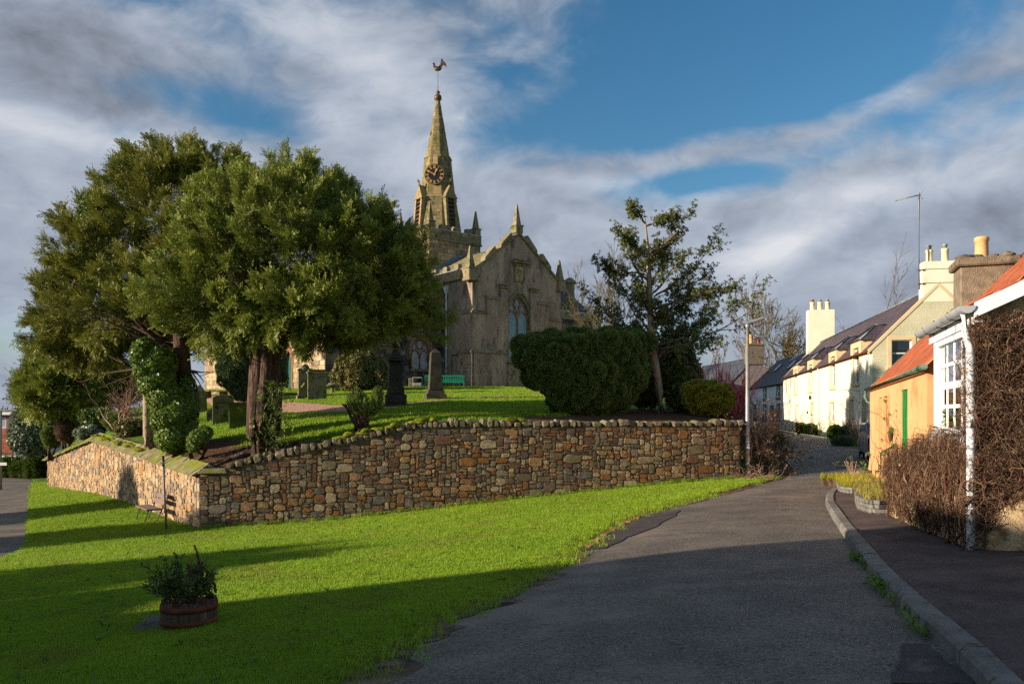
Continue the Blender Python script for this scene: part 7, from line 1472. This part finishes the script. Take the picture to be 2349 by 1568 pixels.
# ---------------------------------------------------------------- seats, reel, posts
def slat_bench(label, loc, rz, L):
    t = thing('park_bench', label, 'bench', loc, rz)
    for x in (-L/2, L/2-.07):
        MB().box(x, x+.07, -.30, -.23, -.05, .64).build('leg', 'green_paint', t); MB().box(x, x+.07, .20, .27, -.05, .9).build('leg', 'green_paint', t); MB().box(x-.01, x+.08, -.32, .22, .62, .67).build('armrest', 'green_paint', t); MB().box(x, x+.07, -.23, .20, .34, .42).build('side_rail', 'green_paint', t)
    for i in range(5): MB().box(-L/2, L/2, -.29+i*.10, -.21+i*.10, .42, .445).build('seat_slat', 'green_paint', t)
    MB().box(-L/2+.07, L/2-.07, .205, .255, .80, .90).build('top_rail', 'green_paint', t); MB().box(-L/2+.07, L/2-.07, .205, .255, .50, .56).build('lower_rail', 'green_paint', t); MB().box(-L/2+.07, L/2-.07, -.30, -.27, .33, .42).build('apron', 'green_paint', t)
    n = int(L/.13)
    for i in range(n): x = -L/2+.1+(L-.26)*i/(n-1); MB().box(x, x+.06, .215, .245, .56, .80).build('back_slat', 'green_paint', t)
p = at(1019, 886, 58.2); slat_bench('long green slatted bench standing against the church flank', (p.x, p.y, cz(p.x, p.y)), .06, 2.9)
p = at(957, 886, 57.6); t = thing('hose_reel', 'pale grey garden hose reel standing by the green bench', 'hose reel', (p.x, p.y, cz(p.x, p.y)), .1)
for x in (-.34, .3): MB().box(x, x+.05, -.12, .12, 0, .72).build('side_frame', 'plastic_grey', t, .01)
m = MB(); m.tube([(-.29, 0, .48), (.3, 0, .48)], .19, 14); m.build('hose_drum', 'rubber', t); MB().box(-.34, .35, -.2, .2, .66, .74).build('cover', 'plastic_grey', t, .03); MB().box(-.28, .28, -.24, -.1, .12, .34).build('crate', 'plastic_grey', t, .01); MB().tube([(.1, -.3, .02), (.3, -.42, .02), (.45, -.3, .02)], .03, 6).build('loose_hose', 'dark_lead', t)
MB().box(-.62, -.36, -.1, .1, -.1, .68).build('stone_post', 'dressed_stone', t, .03)
# street lamp by the wall end
LPp = hit(1714, 1098); t = thing('street_lamp', 'slim steel street lamp column at the end of the front wall', 'street lamp', LPp, .0); Hh = EYE+(HV-742)/FPX*LPp.y-LPp.z
m = MB(); m.lathe([(.09, -.1), (.09, 1.25), (.075, 1.3), (.055, Hh-.15), (.07, Hh-.13), (.07, Hh)], 12); m.build('column', 'steel', t); MB().box(-.03, .03, -.092, -.085, .5, .9).build('access_door', 'steel', t); MB().box(-.035, .035, -.088, -.08, 1.0, 1.14).build('number_label', 'white_paint', t)
hd = MB(); sec = [(-.10, .00, .05, .10), (.05, .0, .09, .16), (.3, .08, .085, .2), (.55, .18, .06, .18), (.68, .24, .02, .08)]; vs = []
for x, z, hh, w in sec: vs += [(x, -w/2, Hh+z), (x, w/2, Hh+z), (x, w*.35, Hh+z+hh), (x, -w*.35, Hh+z+hh)]
n = len(sec); hd.add(vs, [(4*i+j, 4*i+(j+1) % 4, 4*(i+1)+(j+1) % 4, 4*(i+1)+j) for i in range(n-1) for j in range(4)]+[(3, 2, 1, 0), (4*n-4, 4*n-3, 4*n-2, 4*n-1)]); hd = hd.build('lantern', 'lamp_grey', t, .01)
m = MB(); m.add([(.14, -.07, Hh+.02), (.14, .07, Hh+.02), (.56, .07, Hh+.17), (.56, -.07, Hh+.17), (.2, -.04, Hh-.02), (.2, .04, Hh-.02), (.5, .04, Hh+.12), (.5, -.04, Hh+.12)], [(4, 5, 6, 7), (0, 1, 5, 4), (1, 2, 6, 5), (2, 3, 7, 6), (3, 0, 4, 7)]); m.build('lamp_bowl', 'lamp_glass', hd)
P0 = hit(382, 1217); t = thing('sign_post', 'bare galvanised sign post leaning slightly in the grass by the wall corner', 'post', P0); top = at(374, 1045, P0.y)-P0
MB().tube([(0, 0, -.1), top*.93], .038, 8).build('pole', 'galvanised', t); MB().tube([top*.86, top], .042, 8).build('cap', 'iron', t)
P0 = hit(372, 1192); aw_ = atan2(WC.y-WF.y, WC.x-WF.x); t = thing('wooden_bench', 'brown plank bench with black legs set against the side wall', 'bench', (P0.x-.3, P0.y-.1, gz(P0.x, P0.y)), aw_)
for i in range(3): MB().box(-.75, .75, -.34+i*.155, -.20+i*.155, .42, .46).build('seat_plank', 'bench_plank', t, .006)
for z in (.56, .74): M = Matrix.Translation((0, .20+(z-.5)*.3, z)) @ Matrix.Rotation(-.28, 4, 'X'); MB().box(-.75, .75, -.02, .02, 0, .145, M).build('back_plank', 'bench_plank', t, .006)
for x in (-.55, .55):
    MB().tube([(x, -.36, 0), (x, -.22, .41)], .026, 4, smooth=False).build('leg', 'iron', t); MB().tube([(x, .02, 0), (x, .20, .45), (x, .31, .9)], .026, 4, smooth=False).build('leg', 'iron', t); MB().box(x-.025, x+.025, -.3, .2, .385, .42).build('seat_bearer', 'iron', t)
# half barrel planter
BP = hit(434, 1436); t = thing('barrel_planter', 'half barrel planter of scalloped staves with rusty hoops on the lawn', 'planter', BP, .2); Rb = .268; Hb = .32; ns = 18
for i in range(ns):
    a = 2*pi*i/ns; w = 2*pi*Rb/ns*1.0; pr = [(-w/2*.93, 0), (w/2*.93, 0), (w/2, Hb-.05+.03*cos(0)), (w*.22, Hb), (0, Hb+.012), (-w*.22, Hb), (-w/2, Hb-.05)]
    if i % 3: pr = [(-w/2*.93, 0), (w/2*.93, 0), (w/2, Hb-.02+.035*sin(i*2.1)), (0, Hb-.02+.03*sin(i*2.1+.8)), (-w/2, Hb-.02+.035*sin(i*2.1-1))]
    o = MB(); o.prism([(x, -.015, z) for x, z in pr], (0, .03, 0)); o = o.build('stave', 'barrel_wood', t, .003, (Rb*sin(a), -Rb*cos(a), -.02)); o.rotation_euler = (0, 0, a)
for z, hh in ((.06, .05), (.20, .06)): m = MB(); m.lathe([(Rb+.018, z), (Rb+.026, z), (Rb+.026, z+hh), (Rb+.018, z+hh)], 36); m.build('hoop', 'rust_hoop', t)
m = MB(); m.lathe([(.0, .0), (Rb-.02, .0), (Rb-.02, Hb-.07), (.0, Hb-.05)], 18); m.build('planter_soil', 'soil', t)
t2 = thing('sage_plant', 'straggly leafy plant with dark seed spikes growing in the half barrel', 'plant', BP+Vector((0, 0, Hb-.06))); r8 = np.random.default_rng(3); g8 = random.Random(3); pl = []; tp = []
for i in range(30):
    a = g8.uniform(0, 6.28); q = g8.uniform(0, .24); s0 = Vector((q*cos(a)-.03, q*sin(a), 0)); q_, t_ = polylines(g8, s0, (cos(a)*.6-.25, sin(a)*.5, 1.1), g8.uniform(.16, .30)*(1.15 if s0.x < .05 else .6), .006, 1, (2, 3), .5, .5, .1, .15, 4, rmin=.0025); pl += q_; tp += t_
    for pts, rad, lev in q_: tp += [(p, (pts[-1]-pts[0]).normalized()) for p in pts[1:]]
tubes(pl, (0, 0, 0)).build('stems', 'twig_bark', t2); P = np.array([p[0] for p in tp]); D = unit(np.array([p[1] for p in tp])+r8.normal(0, .4, (len(tp), 3)))
crown('leaves', [(P, D, r8.uniform(0, .6, len(P)))], 'laurel_leaf', t2, [rosette(200+i, 6, .055, .018, .8, .05) for i in range(6)], r8, .7, 1.3)
for i, (x, y, h, lx) in enumerate(((-.27, -.02, .34, -.06), (-.12, .05, .52, -.10), (.02, 0, .40, -.05), (.10, .04, .60, -.09), (.13, -.02, .52, -.06), (.2, 0, .34, -.02), (.3, -.05, .22, -.02), (-.2, -.1, .3, -.03))):
    m = MB(); P0 = Vector((x-lx, y, .05)); P1 = Vector((x+lx*.6, y, h)); m.tube([P0, (P0+P1)/2, P1], .0035, 4)
    for k in range(15): c = P0.lerp(P1, .45+.55*k/14); m.blob((c.x+g8.uniform(-.008, .008), c.y+g8.uniform(-.008, .008), c.z), (.015, .015, .012), k, .2, 5, 4)
    m.build('seed_spike', 'dark_bark', t2)
sl_ = thing('paving_slab', 'worn dark paving slabs let into the grass under the half barrel', 'paving', BP+Vector((0, .05, -.01)), .15)
for i, (x, y, w, d) in enumerate(((-.42, .02, .34, .30), (-.40, .34, .36, .30), (.42, .05, .30, .28), (.02, .2, .44, .5), (.42, .36, .3, .26))): MB().box(x-w/2, x+w/2, y-d/2, y+d/2, -.05, .018+.003*i).build('slab', 'slab', sl_, .008)
# ---------------------------------------------------------------- planted stone edging by the orange cottage
def stone_tier(label, px, courses, ch_, Ys, dz=0.0):
    P = [hit(*q) for q in px]; C = catmull([Vector((p.x, p.y, 0)) for p in P], 6); t = thing('stone_edging', label, 'edging', (P[0].x, P[0].y, P[0].z)); g = random.Random(len(px)*7+courses); acc_ = [0]
    for a, b in zip(C[:-1], C[1:]): acc_.append(acc_[-1]+(b-a).length)
    def pos(s): i = min(max(int(np.searchsorted(acc_, s))-1, 0), len(C)-2); q = (s-acc_[i])/max(1e-6, acc_[i+1]-acc_[i]); return C[i].lerp(C[i+1], q), (C[i+1]-C[i]).normalized()
    for c in range(courses):
        s = g.uniform(0, .1)
        while s < acc_[-1]-.05:
            L = g.uniform(.13, .26); q, d = pos(min(s+L/2, acc_[-1])); o = MB().box(-L/2+.004, L/2-.004, -.06, .08, .003, ch_-.003).build('edging_stone', 'kerb_stone', t, .008, (q.x-P[0].x+g.uniform(-.008, .008), q.y-P[0].y+.015*c, gz(q.x, q.y)-P[0].z+c*ch_+dz)); o.rotation_euler = (0, 0, atan2(d.y, d.x)); s += L
    return C
C1 = stone_tier('lower curved tier of grey stone blocks edging the heather bed beside the pavement', [(1968, 1150), (1972, 1172), (1990, 1182), (2012, 1187), (2036, 1186)], 4, .075, 0)
C2 = stone_tier('upper short tier of grey stone blocks before the orange cottage corner', [(1924, 1118), (1930, 1133), (1950, 1138), (1972, 1139), (1990, 1138)], 3, .07, 0)
def bed(label, pts, dz, n, seed, mats):
    t = thing('heather_bed', label, 'flower bed', (pts[0][0], pts[0][1], gz(*pts[0])+dz)); o = Vector(t.location); m = MB(); m.add([(x-o.x, y-o.y, gz(x, y)+dz-o.z) for x, y in pts], [tuple(range(len(pts)))]); m.prism([(x-o.x, y-o.y, gz(x, y)+dz-o.z-.3) for x, y in pts], (0, 0, .28)); m.build('bed_soil', 'soil', t)
    r = np.random.default_rng(seed); a = np.array(pts); X = r.uniform(a[:, 0].min(), a[:, 0].max(), n*3); Y = r.uniform(a[:, 1].min(), a[:, 1].max(), n*3); k = inpoly(X, Y, pts); X, Y = X[k][:n], Y[k][:n]; Z = STREET(X, Y)+dz; q = np.stack([X, Y, Z], 1)-np.array(o)
    tag(scatter('plants', [blade_tuft(24, .10, .12, .008, 300+i, .8) for i in range(5)], q, np.stack([r.normal(0, .3, len(X)), r.normal(0, .3, len(X)), r.uniform(0, 6, len(X))], 1), r.uniform(.6, 1.5, len(X)), r.uniform(0, 1, len(X)), mats, t), kind='stuff')
bed('heather and dry plants filling the lower stone tier', [(p.x+.05, p.y+.06) for p in C1[::4]]+[(8.0, 16.2), (8.2, 17.6), (7.6, 17.8)], .27, 420, 5, 'heather')
bed('yellow green ground cover filling the upper stone tier', [(p.x+.03, p.y+.08) for p in C2[::4]]+[(9.4, 20.3), (9.9, 22.2), (8.6, 22.2)], .19, 420, 6, 'gold_leaf')
q = hit(1978, 1112); t = thing('boulder', 'rounded pale boulder lying at the orange cottage corner', 'boulder', q); MB().blob((0, 0, .2), (.3, .25, .24), 8, .08, 14, 9).build('stone', 'coping_stone', t)
g9 = random.Random(77); t = thing('dry_stalks', 'few dry stalks standing beside the boulder', 'plant', q+Vector((-.3, -.1, .1))); m = MB()
for i in range(7): a = g9.uniform(-.5, .3); m.tube([(0, 0, 0), (sin(a)*.3, 0, .3), (sin(a)*.62, 0, .55)], .006, 4)
m.build('stalks', 'pink_twig', t)
# parked car glimpsed behind the orange cottage
ct = thing('parked_car', 'dark car parked behind the corner of the orange cottage', 'car', (13.75, 29.2, gz(13.7, 29.2)), -.32)
m = MB(); side = [(-2.0, .28), (2.0, .28), (2.05, .62), (1.9, .82), (1.1, .92), (.55, 1.38), (-.9, 1.42), (-1.6, 1.0), (-2.0, .92), (-2.08, .6)]; m.prism([(-.84, y, z) for y, z in side], (1.68, 0, 0)); cb = m.build('body', 'car_paint', ct, .06)
m = MB(); gl = [(1.0, .95), (.52, 1.33), (-.85, 1.36), (-1.45, 1.0)]; m.prism([(-.85, y, z) for y, z in gl], (1.70, 0, 0)); m.build('side_glass', 'dark_glass', cb)
for x in (-.82, .66):
    for y in (-1.25, 1.3): m = MB(); m.tube([(x, y, .31), (x+.16, y, .31)], .31, 20); w = m.build('wheel', 'rubber', ct); m = MB(); m.tube([(x-.015, y, .31), (x+.175, y, .31)], .19, 16); m.build('rim', 'steel', w)
for x in (-.7, .45): MB().box(x, x+.25, -2.09, -2.0, .62, .76).build('rear_light', 'red_clay', ct, .01); MB().box(x, x+.25, 1.96, 2.04, .62, .76).build('headlight', 'lamp_glass', ct, .01)
# ---------------------------------------------------------------- planting by the cream house
def crw(x, y, z=0.0): v_ = Matrix.Rotation(-th, 4, 'Z') @ Vector((x, y, 0)); return Vector((17.19+v_.x, 38+v_.y, .2+z))
for i, (y, lab) in enumerate(((3.3, 'clipped box ball beside the step of the first brown door'), (6.5, 'clipped box ball at the kerb opening between the roses and the first brown door'), (14.6, 'clipped box ball just before the second brown door'), (18.4, 'clipped box ball just past the second brown door'))):
    c = crw(-.42, y, .42); bush('box_ball', lab, 'box ball', [(np.array(c), np.array([.42, .42, .40]))], 900, 'box_leaf', SP_TINY, 400+i, crw(-.42, y, .0), .8, 1.3, group='clipped box balls along the cream house')
def twigs(name, label, cat, base, n, L, mat, seed, sx, sy, lev=2, kids=(2, 4), up=.1, r=.012, dirx=0, leaf=None, wob=.2, thick=1.0, rmin=.004, upz=1.0):
    g = random.Random(seed); t = thing(name, label, cat, base); pl = []; tp = []; b = Vector(base)
    for i in range(n):
        s0 = b+Vector((g.uniform(-sx, sx), g.uniform(-sy, sy), 0)); q, p_ = polylines(g, s0, (g.uniform(-.6, .6)+dirx, g.uniform(-.6, .6), upz), L*g.uniform(.6, 1.2), r, lev, kids, .58, .5, up, wob, 4, rmin=rmin); pl += q; tp += p_
    tubes(pl, base, thick, 4, 3).build('twigs', mat, t)
    if leaf:
        r_ = np.random.default_rng(seed); P = np.array([p[0] for p in tp])[r_.random(len(tp)) < leaf[1]]; D = unit(r_.normal(0, 1, P.shape)+[0, 0, .3]); crown('leaves', [(P, D, r_.uniform(0, 1, len(P)))], leaf[0], t, SP_ROS, r_, leaf[2], leaf[2]*1.7, b)
    return t
for i, (y, n, lab) in enumerate(((8.3, 7, 'bare climbing roses under the first ground floor window of the cream house'), (11.5, 7, 'bare roses against the cream wall beside the downpipe'), (21.0, 6, 'bare roses under the farther ground floor window'))): twigs('rose_bush', lab, 'rose bush', crw(-.35, y), n, .85, 'twig_bark', 420+i, .15, .9, 2, (2, 3), .3, .018, thick=1.2)
twigs('dry_shrub', 'brown bare shrub beside the pend of the cream house', 'shrub', crw(-.5, 1.0), 22, .9, 'pink_twig', 430, .25, .3, 2, (2, 4), .5, .014, thick=1.3)
bush('lavender_mound', 'low grey green mound at the kerb by the dark car', 'plant', [(np.array(crw(-1.3, .2, .12)), np.array([.5, .5, .25]))], 700, 'grey_yew', SP_TINY, 431, crw(-1.3, .2, -.1), .8, 1.4)
# thicket behind the lamp, red dogwood, bramble
for i, (u, v, Y, n, L, mat, lab) in enumerate(((1733, 1085, 27.0, 44, 1.5, 'dark_bark', 'dense dark thicket of bare stems behind the street lamp'), (1750, 1068, 29.5, 34, 1.05, 'twig_bark', 'brown bare thicket spilling towards the lane edge'), (1712, 1010, 31.5, 34, 1.7, 'dark_bark', 'tall bare bushes above the lane thicket'))):
    q = at(u, v, Y); z = gz(q.x, q.y); twigs('bare_thicket', lab, 'thicket', Vector((q.x, q.y, z)), n, L, mat, 440+i, .55, .9, 3 if i != 1 else 2, (2, 4), .12, .016, thick=.8, wob=.25, leaf=('brown_leaf', .08, .5))
q = at(1665, 930, 30.5); twigs('red_dogwood', 'bright red stemmed dogwood glowing above the golden hedge', 'shrub', Vector((q.x, q.y, cz(q.x, q.y)-.1)), 90, 1.25, 'red_twig', 450, .8, .5, 1, (2, 3), .35, .012, thick=1.5, wob=.1, rmin=.006)
q = at(1766, 985, 28.5); twigs('bramble', 'leafy bramble arching from the thicket towards the cream house', 'bramble', Vector((q.x, q.y, gz(q.x, q.y)+.6)), 7, .85, 'twig_bark', 451, .2, .3, 2, (2, 3), .05, .010, dirx=.6, leaf=('laurel_leaf', .8, .9))
q = at(1742, 1094, 25.0); twigs('dead_brushwood', 'pale dead brushwood lying at the lane edge below the thicket', 'brushwood', Vector((q.x, q.y, gz(q.x, q.y)+.02)), 40, .5, 'pink_twig', 452, .5, .4, 1, (2, 3), -.1, .008, wob=.3, upz=.25)
# ---------------------------------------------------------------- creeper
def vine_mesh(m, P, n, g, a0, a1, b0, b1, steps, stepl, drift, rad, lift):
    for i in range(n):
        a, b = g.uniform(a0, a1), g.uniform(b0, b1); ang = g.gauss(*drift); pts = []; l = g.uniform(*lift); k = g.randint(*steps)
        for j in range(k):
            l = max(.005, l+g.gauss(0, .018)); pts.append(P(a, b, l)); ang += g.gauss(0, .45); a += cos(ang)*stepl*g.uniform(.5, 1.3); b += sin(ang)*stepl*g.uniform(.5, 1.3)
            if not (a0-.1 < a < a1+.1 and b0-.05 < b < b1+.12): ang += 1.6
        r0 = g.uniform(*rad); m.tube(pts, [r0*(1-.6*j/k) for j in range(len(pts))], 3, cap=False, rnd=g.random())
gv = random.Random(90); Mn = Matrix.Translation((5.42, 9.3, -.05)) @ Matrix.Rotation(-thN, 4, 'Z')
t = thing('bare_creeper', 'tangle of bare brown creeper covering the corner of the glazed house', 'creeper', (5.42, 9.3, -.05), -thN)
m = MB(); Pg = lambda a, b, l: Vector((a, -l, b)); Pf = lambda a, b, l: Vector((-l, a, b))
vine_mesh(m, Pg, 900, gv, -.02, .50, .1, 2.62, (8, 20), .055, (1.4, 1.2), (.0018, .006), (.012, .15)); vine_mesh(m, Pf, 260, gv, -.05, .36, .5, 2.6, (8, 18), .055, (1.4, 1.2), (.0018, .0055), (.012, .09)); vine_mesh(m, Pg, 620, gv, .4, 2.3, .1, 1.25, (8, 20), .06, (1.0, 1.3), (.002, .007), (.015, .2))
vine_mesh(m, Pg, 26, gv, .05, 1.6, .0, 1.5, (14, 26), .09, (1.2, .8), (.014, .03), (.03, .12)); vine_mesh(m, Pg, 110, gv, -.02, .52, 2.2, 2.66, (5, 12), .06, (.8, 1.5), (.003, .006), (.08, .24)); m.build('stems', 'vine_stem', t)
MB().blob((.75, -.02, .22), (.75, .22, .62), 6, .08, 18, 10).build('render_bulge', 'creeper_wall', nh)
t = thing('bare_creeper', 'matted bare creeper hanging over the low garden wall by the pavement', 'creeper', (5.38, 9.3, 0)); GX = [q[0] for q in GWL]; GY = [q[1] for q in GWL]; GH = [q[2] for q in GWL]
def Pw(a, b, l):
    x, y = float(np.interp(a, GY, GX)), a; h_ = float(np.interp(a, GY, GH)); z0 = -.05-.035*a; bb = b*h_
    if b > 1: return Vector((x-l+.32*(b-1)*3, y, z0+h_+l*.8+.02))
    return Vector((x-.02-l, y, z0+bb))
m = MB(); vine_mesh(m, Pw, 900, gv, .0, 4.2, .02, 1.0, (8, 18), .06, (1.5, .6), (.0018, .0065), (.01, .10)); vine_mesh(m, Pw, 200, gv, .0, 4.2, .0, .95, (6, 12), .05, (1.5, .5), (.003, .010), (.01, .04)); vine_mesh(m, Pw, 1100, gv, .0, 4.25, .80, 1.2, (5, 11), .045, (.8, 1.6), (.0015, .0045), (.03, .24)); vine_mesh(m, Pw, 16, gv, .3, 3.6, .0, .7, (12, 20), .09, (1.2, .7), (.014, .028), (.03, .08)); m.build('stems', 'vine_stem', t)
Mo = Matrix.Translation((6.42, 12.3, -.17)) @ Matrix.Rotation(-thO, 4, 'Z'); b_ = Mo @ Vector((-.16, 4.0, 0)); twigs('climbing_rose', 'thorny climbing rose beside the green door of the orange cottage', 'rose bush', Vector((b_.x, b_.y, -.2)), 13, 1.15, 'mossy_twig', 460, .16, .45, 2, (2, 4), .35, .016, wob=.25, leaf=('weed_leaf', .3, .5), thick=1.0)
bp_ = Mn @ Vector((.22, 1.2, 1.45)); bush('house_plant', 'leafy pot plants on the sill inside the glazed corner window', 'plant', [(np.array(bp_)+np.array([.02, .1, .12]), np.array([.13, .22, .14])), (np.array(bp_)+np.array([.22, .7, .12]), np.array([.13, .2, .16]))], 160, 'ivy_leaf', SP_IVY, 461, bp_, .6, 1.0, core=None)
# ---------------------------------------------------------------- weeds, litter
rw_ = np.random.default_rng(8)
def strew(name, label, px, n, mat, vr, smin, smax, spread, cat='weeds', zoff=0.0, surf_=STREET):
    P = []
    for i in range(n):
        k = rw_.integers(0, len(px)-1); f = rw_.random(); a, b = px[k], px[k+1]; P.append((a[0]+(b[0]-a[0])*f+rw_.normal(0, spread), a[1]+(b[1]-a[1])*f+rw_.normal(0, spread)))
    P = np.array(P); Z = surf_(P[:, 0], P[:, 1])+zoff; tag(scatter(name, vr, np.stack([P[:, 0], P[:, 1], Z], 1), np.stack([rw_.normal(0, .2, n), rw_.normal(0, .2, n), rw_.uniform(0, 6, n)], 1), rw_.uniform(smin, smax, n), rw_.uniform(0, 1, n), mat), label, cat, kind='stuff')
WEED = [rosette(500+i, 8, .09, .03, .9, .08) for i in range(5)]
wl = [(WC.x+(WE.x-WC.x)*k-.012, WC.y+(WE.y-WC.y)*k-.12) for k in np.linspace(0, 1, 12)]
strew('wall_weeds', 'straggling weeds along the foot of the front wall', wl, 330, 'weed_leaf', WEED, .5, 1.3, .08)
strew('wall_grass', 'long grass along the foot of the front wall', wl, 420, 'grass_blade', [blade_tuft(12, .06, .17, .007, 520+i, .7) for i in range(4)], .6, 1.3, .08, 'grass')
kb_ = [(p.x-.05, p.y) for p in RIGHT[16:70:2]]
strew('kerb_weeds', 'green weeds sprouting along the kerb gutter', [kb_[i] for i in (3, 4, 5, 8, 9, 10, 13, 14)], 60, 'weed_leaf', WEED, .35, 1.0, .03, zoff=-.02)
ed = [(p.x+.02, p.y) for p in LEFT[16:72:2]]
strew('verge_edge_grass', 'ragged grass creeping from the verge onto the lane', ed, 900, 'grass_blade', [blade_tuft(10, .06, .055, .006, 540+i, .9) for i in range(4)], .6, 1.5, .14, 'grass', -.02)
LITT = [flat_leaves(560+i, 2, .035, .02, .05) for i in range(4)]
strew('leaf_litter', 'fallen brown leaves scattered over the pavement and lane', [(2.2, 4.5), (3.5, 7), (4.6, 9), (5.2, 11), (6.0, 14), (7, 17), (4, 14), (3, 9), (1, 6)], 480, 'brown_leaf', LITT, .5, 1.0, .5, 'leaf litter', .075)
nl = 380; v_ = rw_.uniform(0, 1, nl*3); Yl = 4*(24/4)**v_; Xl = (rw_.uniform(0, 1500, nl*3)-CU)/FPX*Yl; kk = lawn_ok(Xl, Yl); Xl, Yl = Xl[kk][:nl], Yl[kk][:nl]; nn_ = len(Xl); el_ = np.stack([rw_.normal(0, .2, nn_), rw_.normal(0, .2, nn_), rw_.uniform(0, 6, nn_)], 1)
tag(scatter('lawn_weeds', WEED, np.stack([Xl, Yl, STREET(Xl, Yl)], 1), el_, rw_.uniform(.4, .9, nn_), rw_.uniform(0, .5, nn_), 'weed_leaf'), 'broad leaved weeds dotted through the verge grass', 'weeds', kind='stuff')
tag(scatter('lawn_leaves', LITT, np.stack([Xl[::-1]+.2, Yl, STREET(Xl[::-1]+.2, Yl)+.05], 1)[lawn_ok(Xl[::-1]+.2, Yl)], el_[lawn_ok(Xl[::-1]+.2, Yl)], rw_.uniform(.6, 1.2, nn_)[lawn_ok(Xl[::-1]+.2, Yl)], rw_.uniform(0, 1, nn_)[lawn_ok(Xl[::-1]+.2, Yl)], 'brown_leaf'), 'dead leaves lying on the verge grass', 'leaf litter', kind='stuff')
strew('root_litter', 'dry twigs and leaf litter on the bare soil under the yews', [(-9.2, 25.2), (-7, 26), (-4.5, 25.6), (-2.4, 26)], 700, 'brown_leaf', LITT, .8, 2.2, .5, 'leaf litter', .01, YARD)
# ---------------------------------------------------------------- beyond the side road
mh = thing('modern_house', 'modern flat roofed house with tall windows past the far end of the side road', 'house', (-54.5, 72, -2.9), 0)
PX = lambda x, z, d: Vector((x, d, z)); m = MB(); ops = [(x, x+1.25, 1.3, 3.0) for x in (4.6, 6.0, 7.5, 9.0)]+[(x, x+1.25, 3.3, 4.3) for x in (6.0, 7.5, 9.0)]; panel(m, PX, 0, 10.6, -1, 4.5, ops, .2); m.build('front_wall', 'bench_plank', mh)
for o_ in ops: sash(mh, PX, *o_, .1, 1, 1, .06, 'white_paint', 'pale_glass')
MB().box(-.3, 10.9, -.4, 8, 4.5, 4.75).build('flat_roof', 'white_paint', mh); MB().box(10.62, 10.7, .0, 8, -1, 4.5).build('end_wall', 'white_wall', mh); MB().tube([(10.45, -.1, 4.4), (10.45, -.1, -.5)], .09, 8).build('downpipe', 'white_paint', mh)
plain_house('white_bungalow', 'small white gabled house peeping over the side wall', (at(166, 990, 92).x, 92, -2.5), pi/2*0-1.45, 9, 4.4, 2.0, 3.6, 'white_wall', 'blue_slate')
plain_house('tiled_outbuilding', 'low red tiled outbuilding behind the trellis at the bend of the side road', (-41, 66, -2.9), pi/2, 9, 4, 1.5, 3.3, 'white_wall', 'pantile')
tf = thing('trellis_fence', 'low wooden trellis fence along the bend of the side road', 'fence', (-39.5, 61, -2.85), .12)
for i in range(7): MB().box(i*1.5-.05, i*1.5+.05, -.05, .05, -.3, 1.25).build('post', 'fence_wood', tf)
for i in range(46): MB().box(i*.2-.015, i*.2+.015, -.03, -.01, .05, 1.1).build('slat', 'fence_wood', tf)
for z in (.1, .4, .7, 1.0): MB().box(0, 9, -.012, .012, z, z+.04).build('rail', 'fence_wood', tf)
bush('fence_shrubs', 'green shrubs growing before the trellis fence', 'shrub', [(np.array([-37.5, 59.4, -2.5]), np.array([1.2, .6, .7])), (np.array([-34.5, 58.2, -2.3]), np.array([.9, .6, 1.1])), (np.array([-36.0, 59, -2.5]), np.array([1.0, .6, .6]))], 1500, 'laurel_leaf', SP_BOX, 601, (-36, 59, -2.8), 2, 3.6, thi=.6)
q = at(2, 1090, 47); t = thing('street_lamp', 'grey street lamp with a level arm beside the side road at the picture edge', 'street lamp', (q.x, q.y, gz(q.x, q.y))); hz_ = EYE+(HV-942)/FPX*47-gz(q.x, q.y)
MB().tube([(0, 0, -.1), (0, 0, hz_)], .07, 8).build('column', 'galvanised', t); MB().box(-.1, 1.0, -.08, .08, hz_-.02, hz_+.08).build('lantern', 'lamp_grey', t, .02); MB().box(-.05, .42, -.12, -.09, 1.45, 1.62).build('name_plate', 'white_paint', t)
# ---------------------------------------------------------------- across the road, out of frame: what casts the long shadows
plain_house('shade_house', 'tall stone house across the side road whose shadow darkens the lane', (-22, -17, -1.9), 0, 21.0, 6.5, 6.0, 8.9, 'grey_harl', 'blue_slate', [(4, 5.1, 1, 2.4), (9, 10.1, 1, 2.4), (14, 15.1, 1, 2.4)], [(1, 1.2), (9, 1.2)])
r9 = np.random.default_rng(99)
def shade_tree(label, x, y, h, rx, ry, seed):
    z = gz(x, y); t = thing('roadside_tree', label, 'tree', (x, y, z)); r = np.random.default_rng(seed); L = [(np.array([x, y, z+h*.68]), np.array([rx, ry, h*.32])), (np.array([x+.6, y-ry*.4, z+h*.5]), np.array([rx*.8, ry*.7, h*.26])), (np.array([x-.4, y+ry*.5, z+h*.5]), np.array([rx*.8, ry*.6, h*.24]))]
    crown('crown', [plumes(L, 90, 40, 1.0, r, .2, .3), fill(L, 1500, r)], 'yew_leaf', t, SP_YEW, r, 1.2, 2.0, (x, y, z)); MB().tube([(0, 0, -.2), (.05, 0, h*.3), (0, .1, h*.6)], [.26, .2, .1], 9).build('trunk', 'dark_bark', t)

plain_house('shade_annex', 'low slate roofed annex added unseen beside the tall stone house to shade the verge', (-21, 4.05, -1.9), 0, 3.5, 5.0, 3.0, 4.9, 'grey_harl', 'blue_slate')  # added out of view so that shade covers more of the verge
shade_tree('round evergreen across the side road whose shadow falls on the verge', -19.5, 10.3, 4.7, 2.0, 2.0, 1)
shade_tree('small evergreen across the side road shading the verge bank', -27, 19.0, 5.0, 1.6, 1.5, 2)
shade_tree('second evergreen across the side road shading the side wall', -34, 25.5, 6.5, 1.8, 1.2, 3)
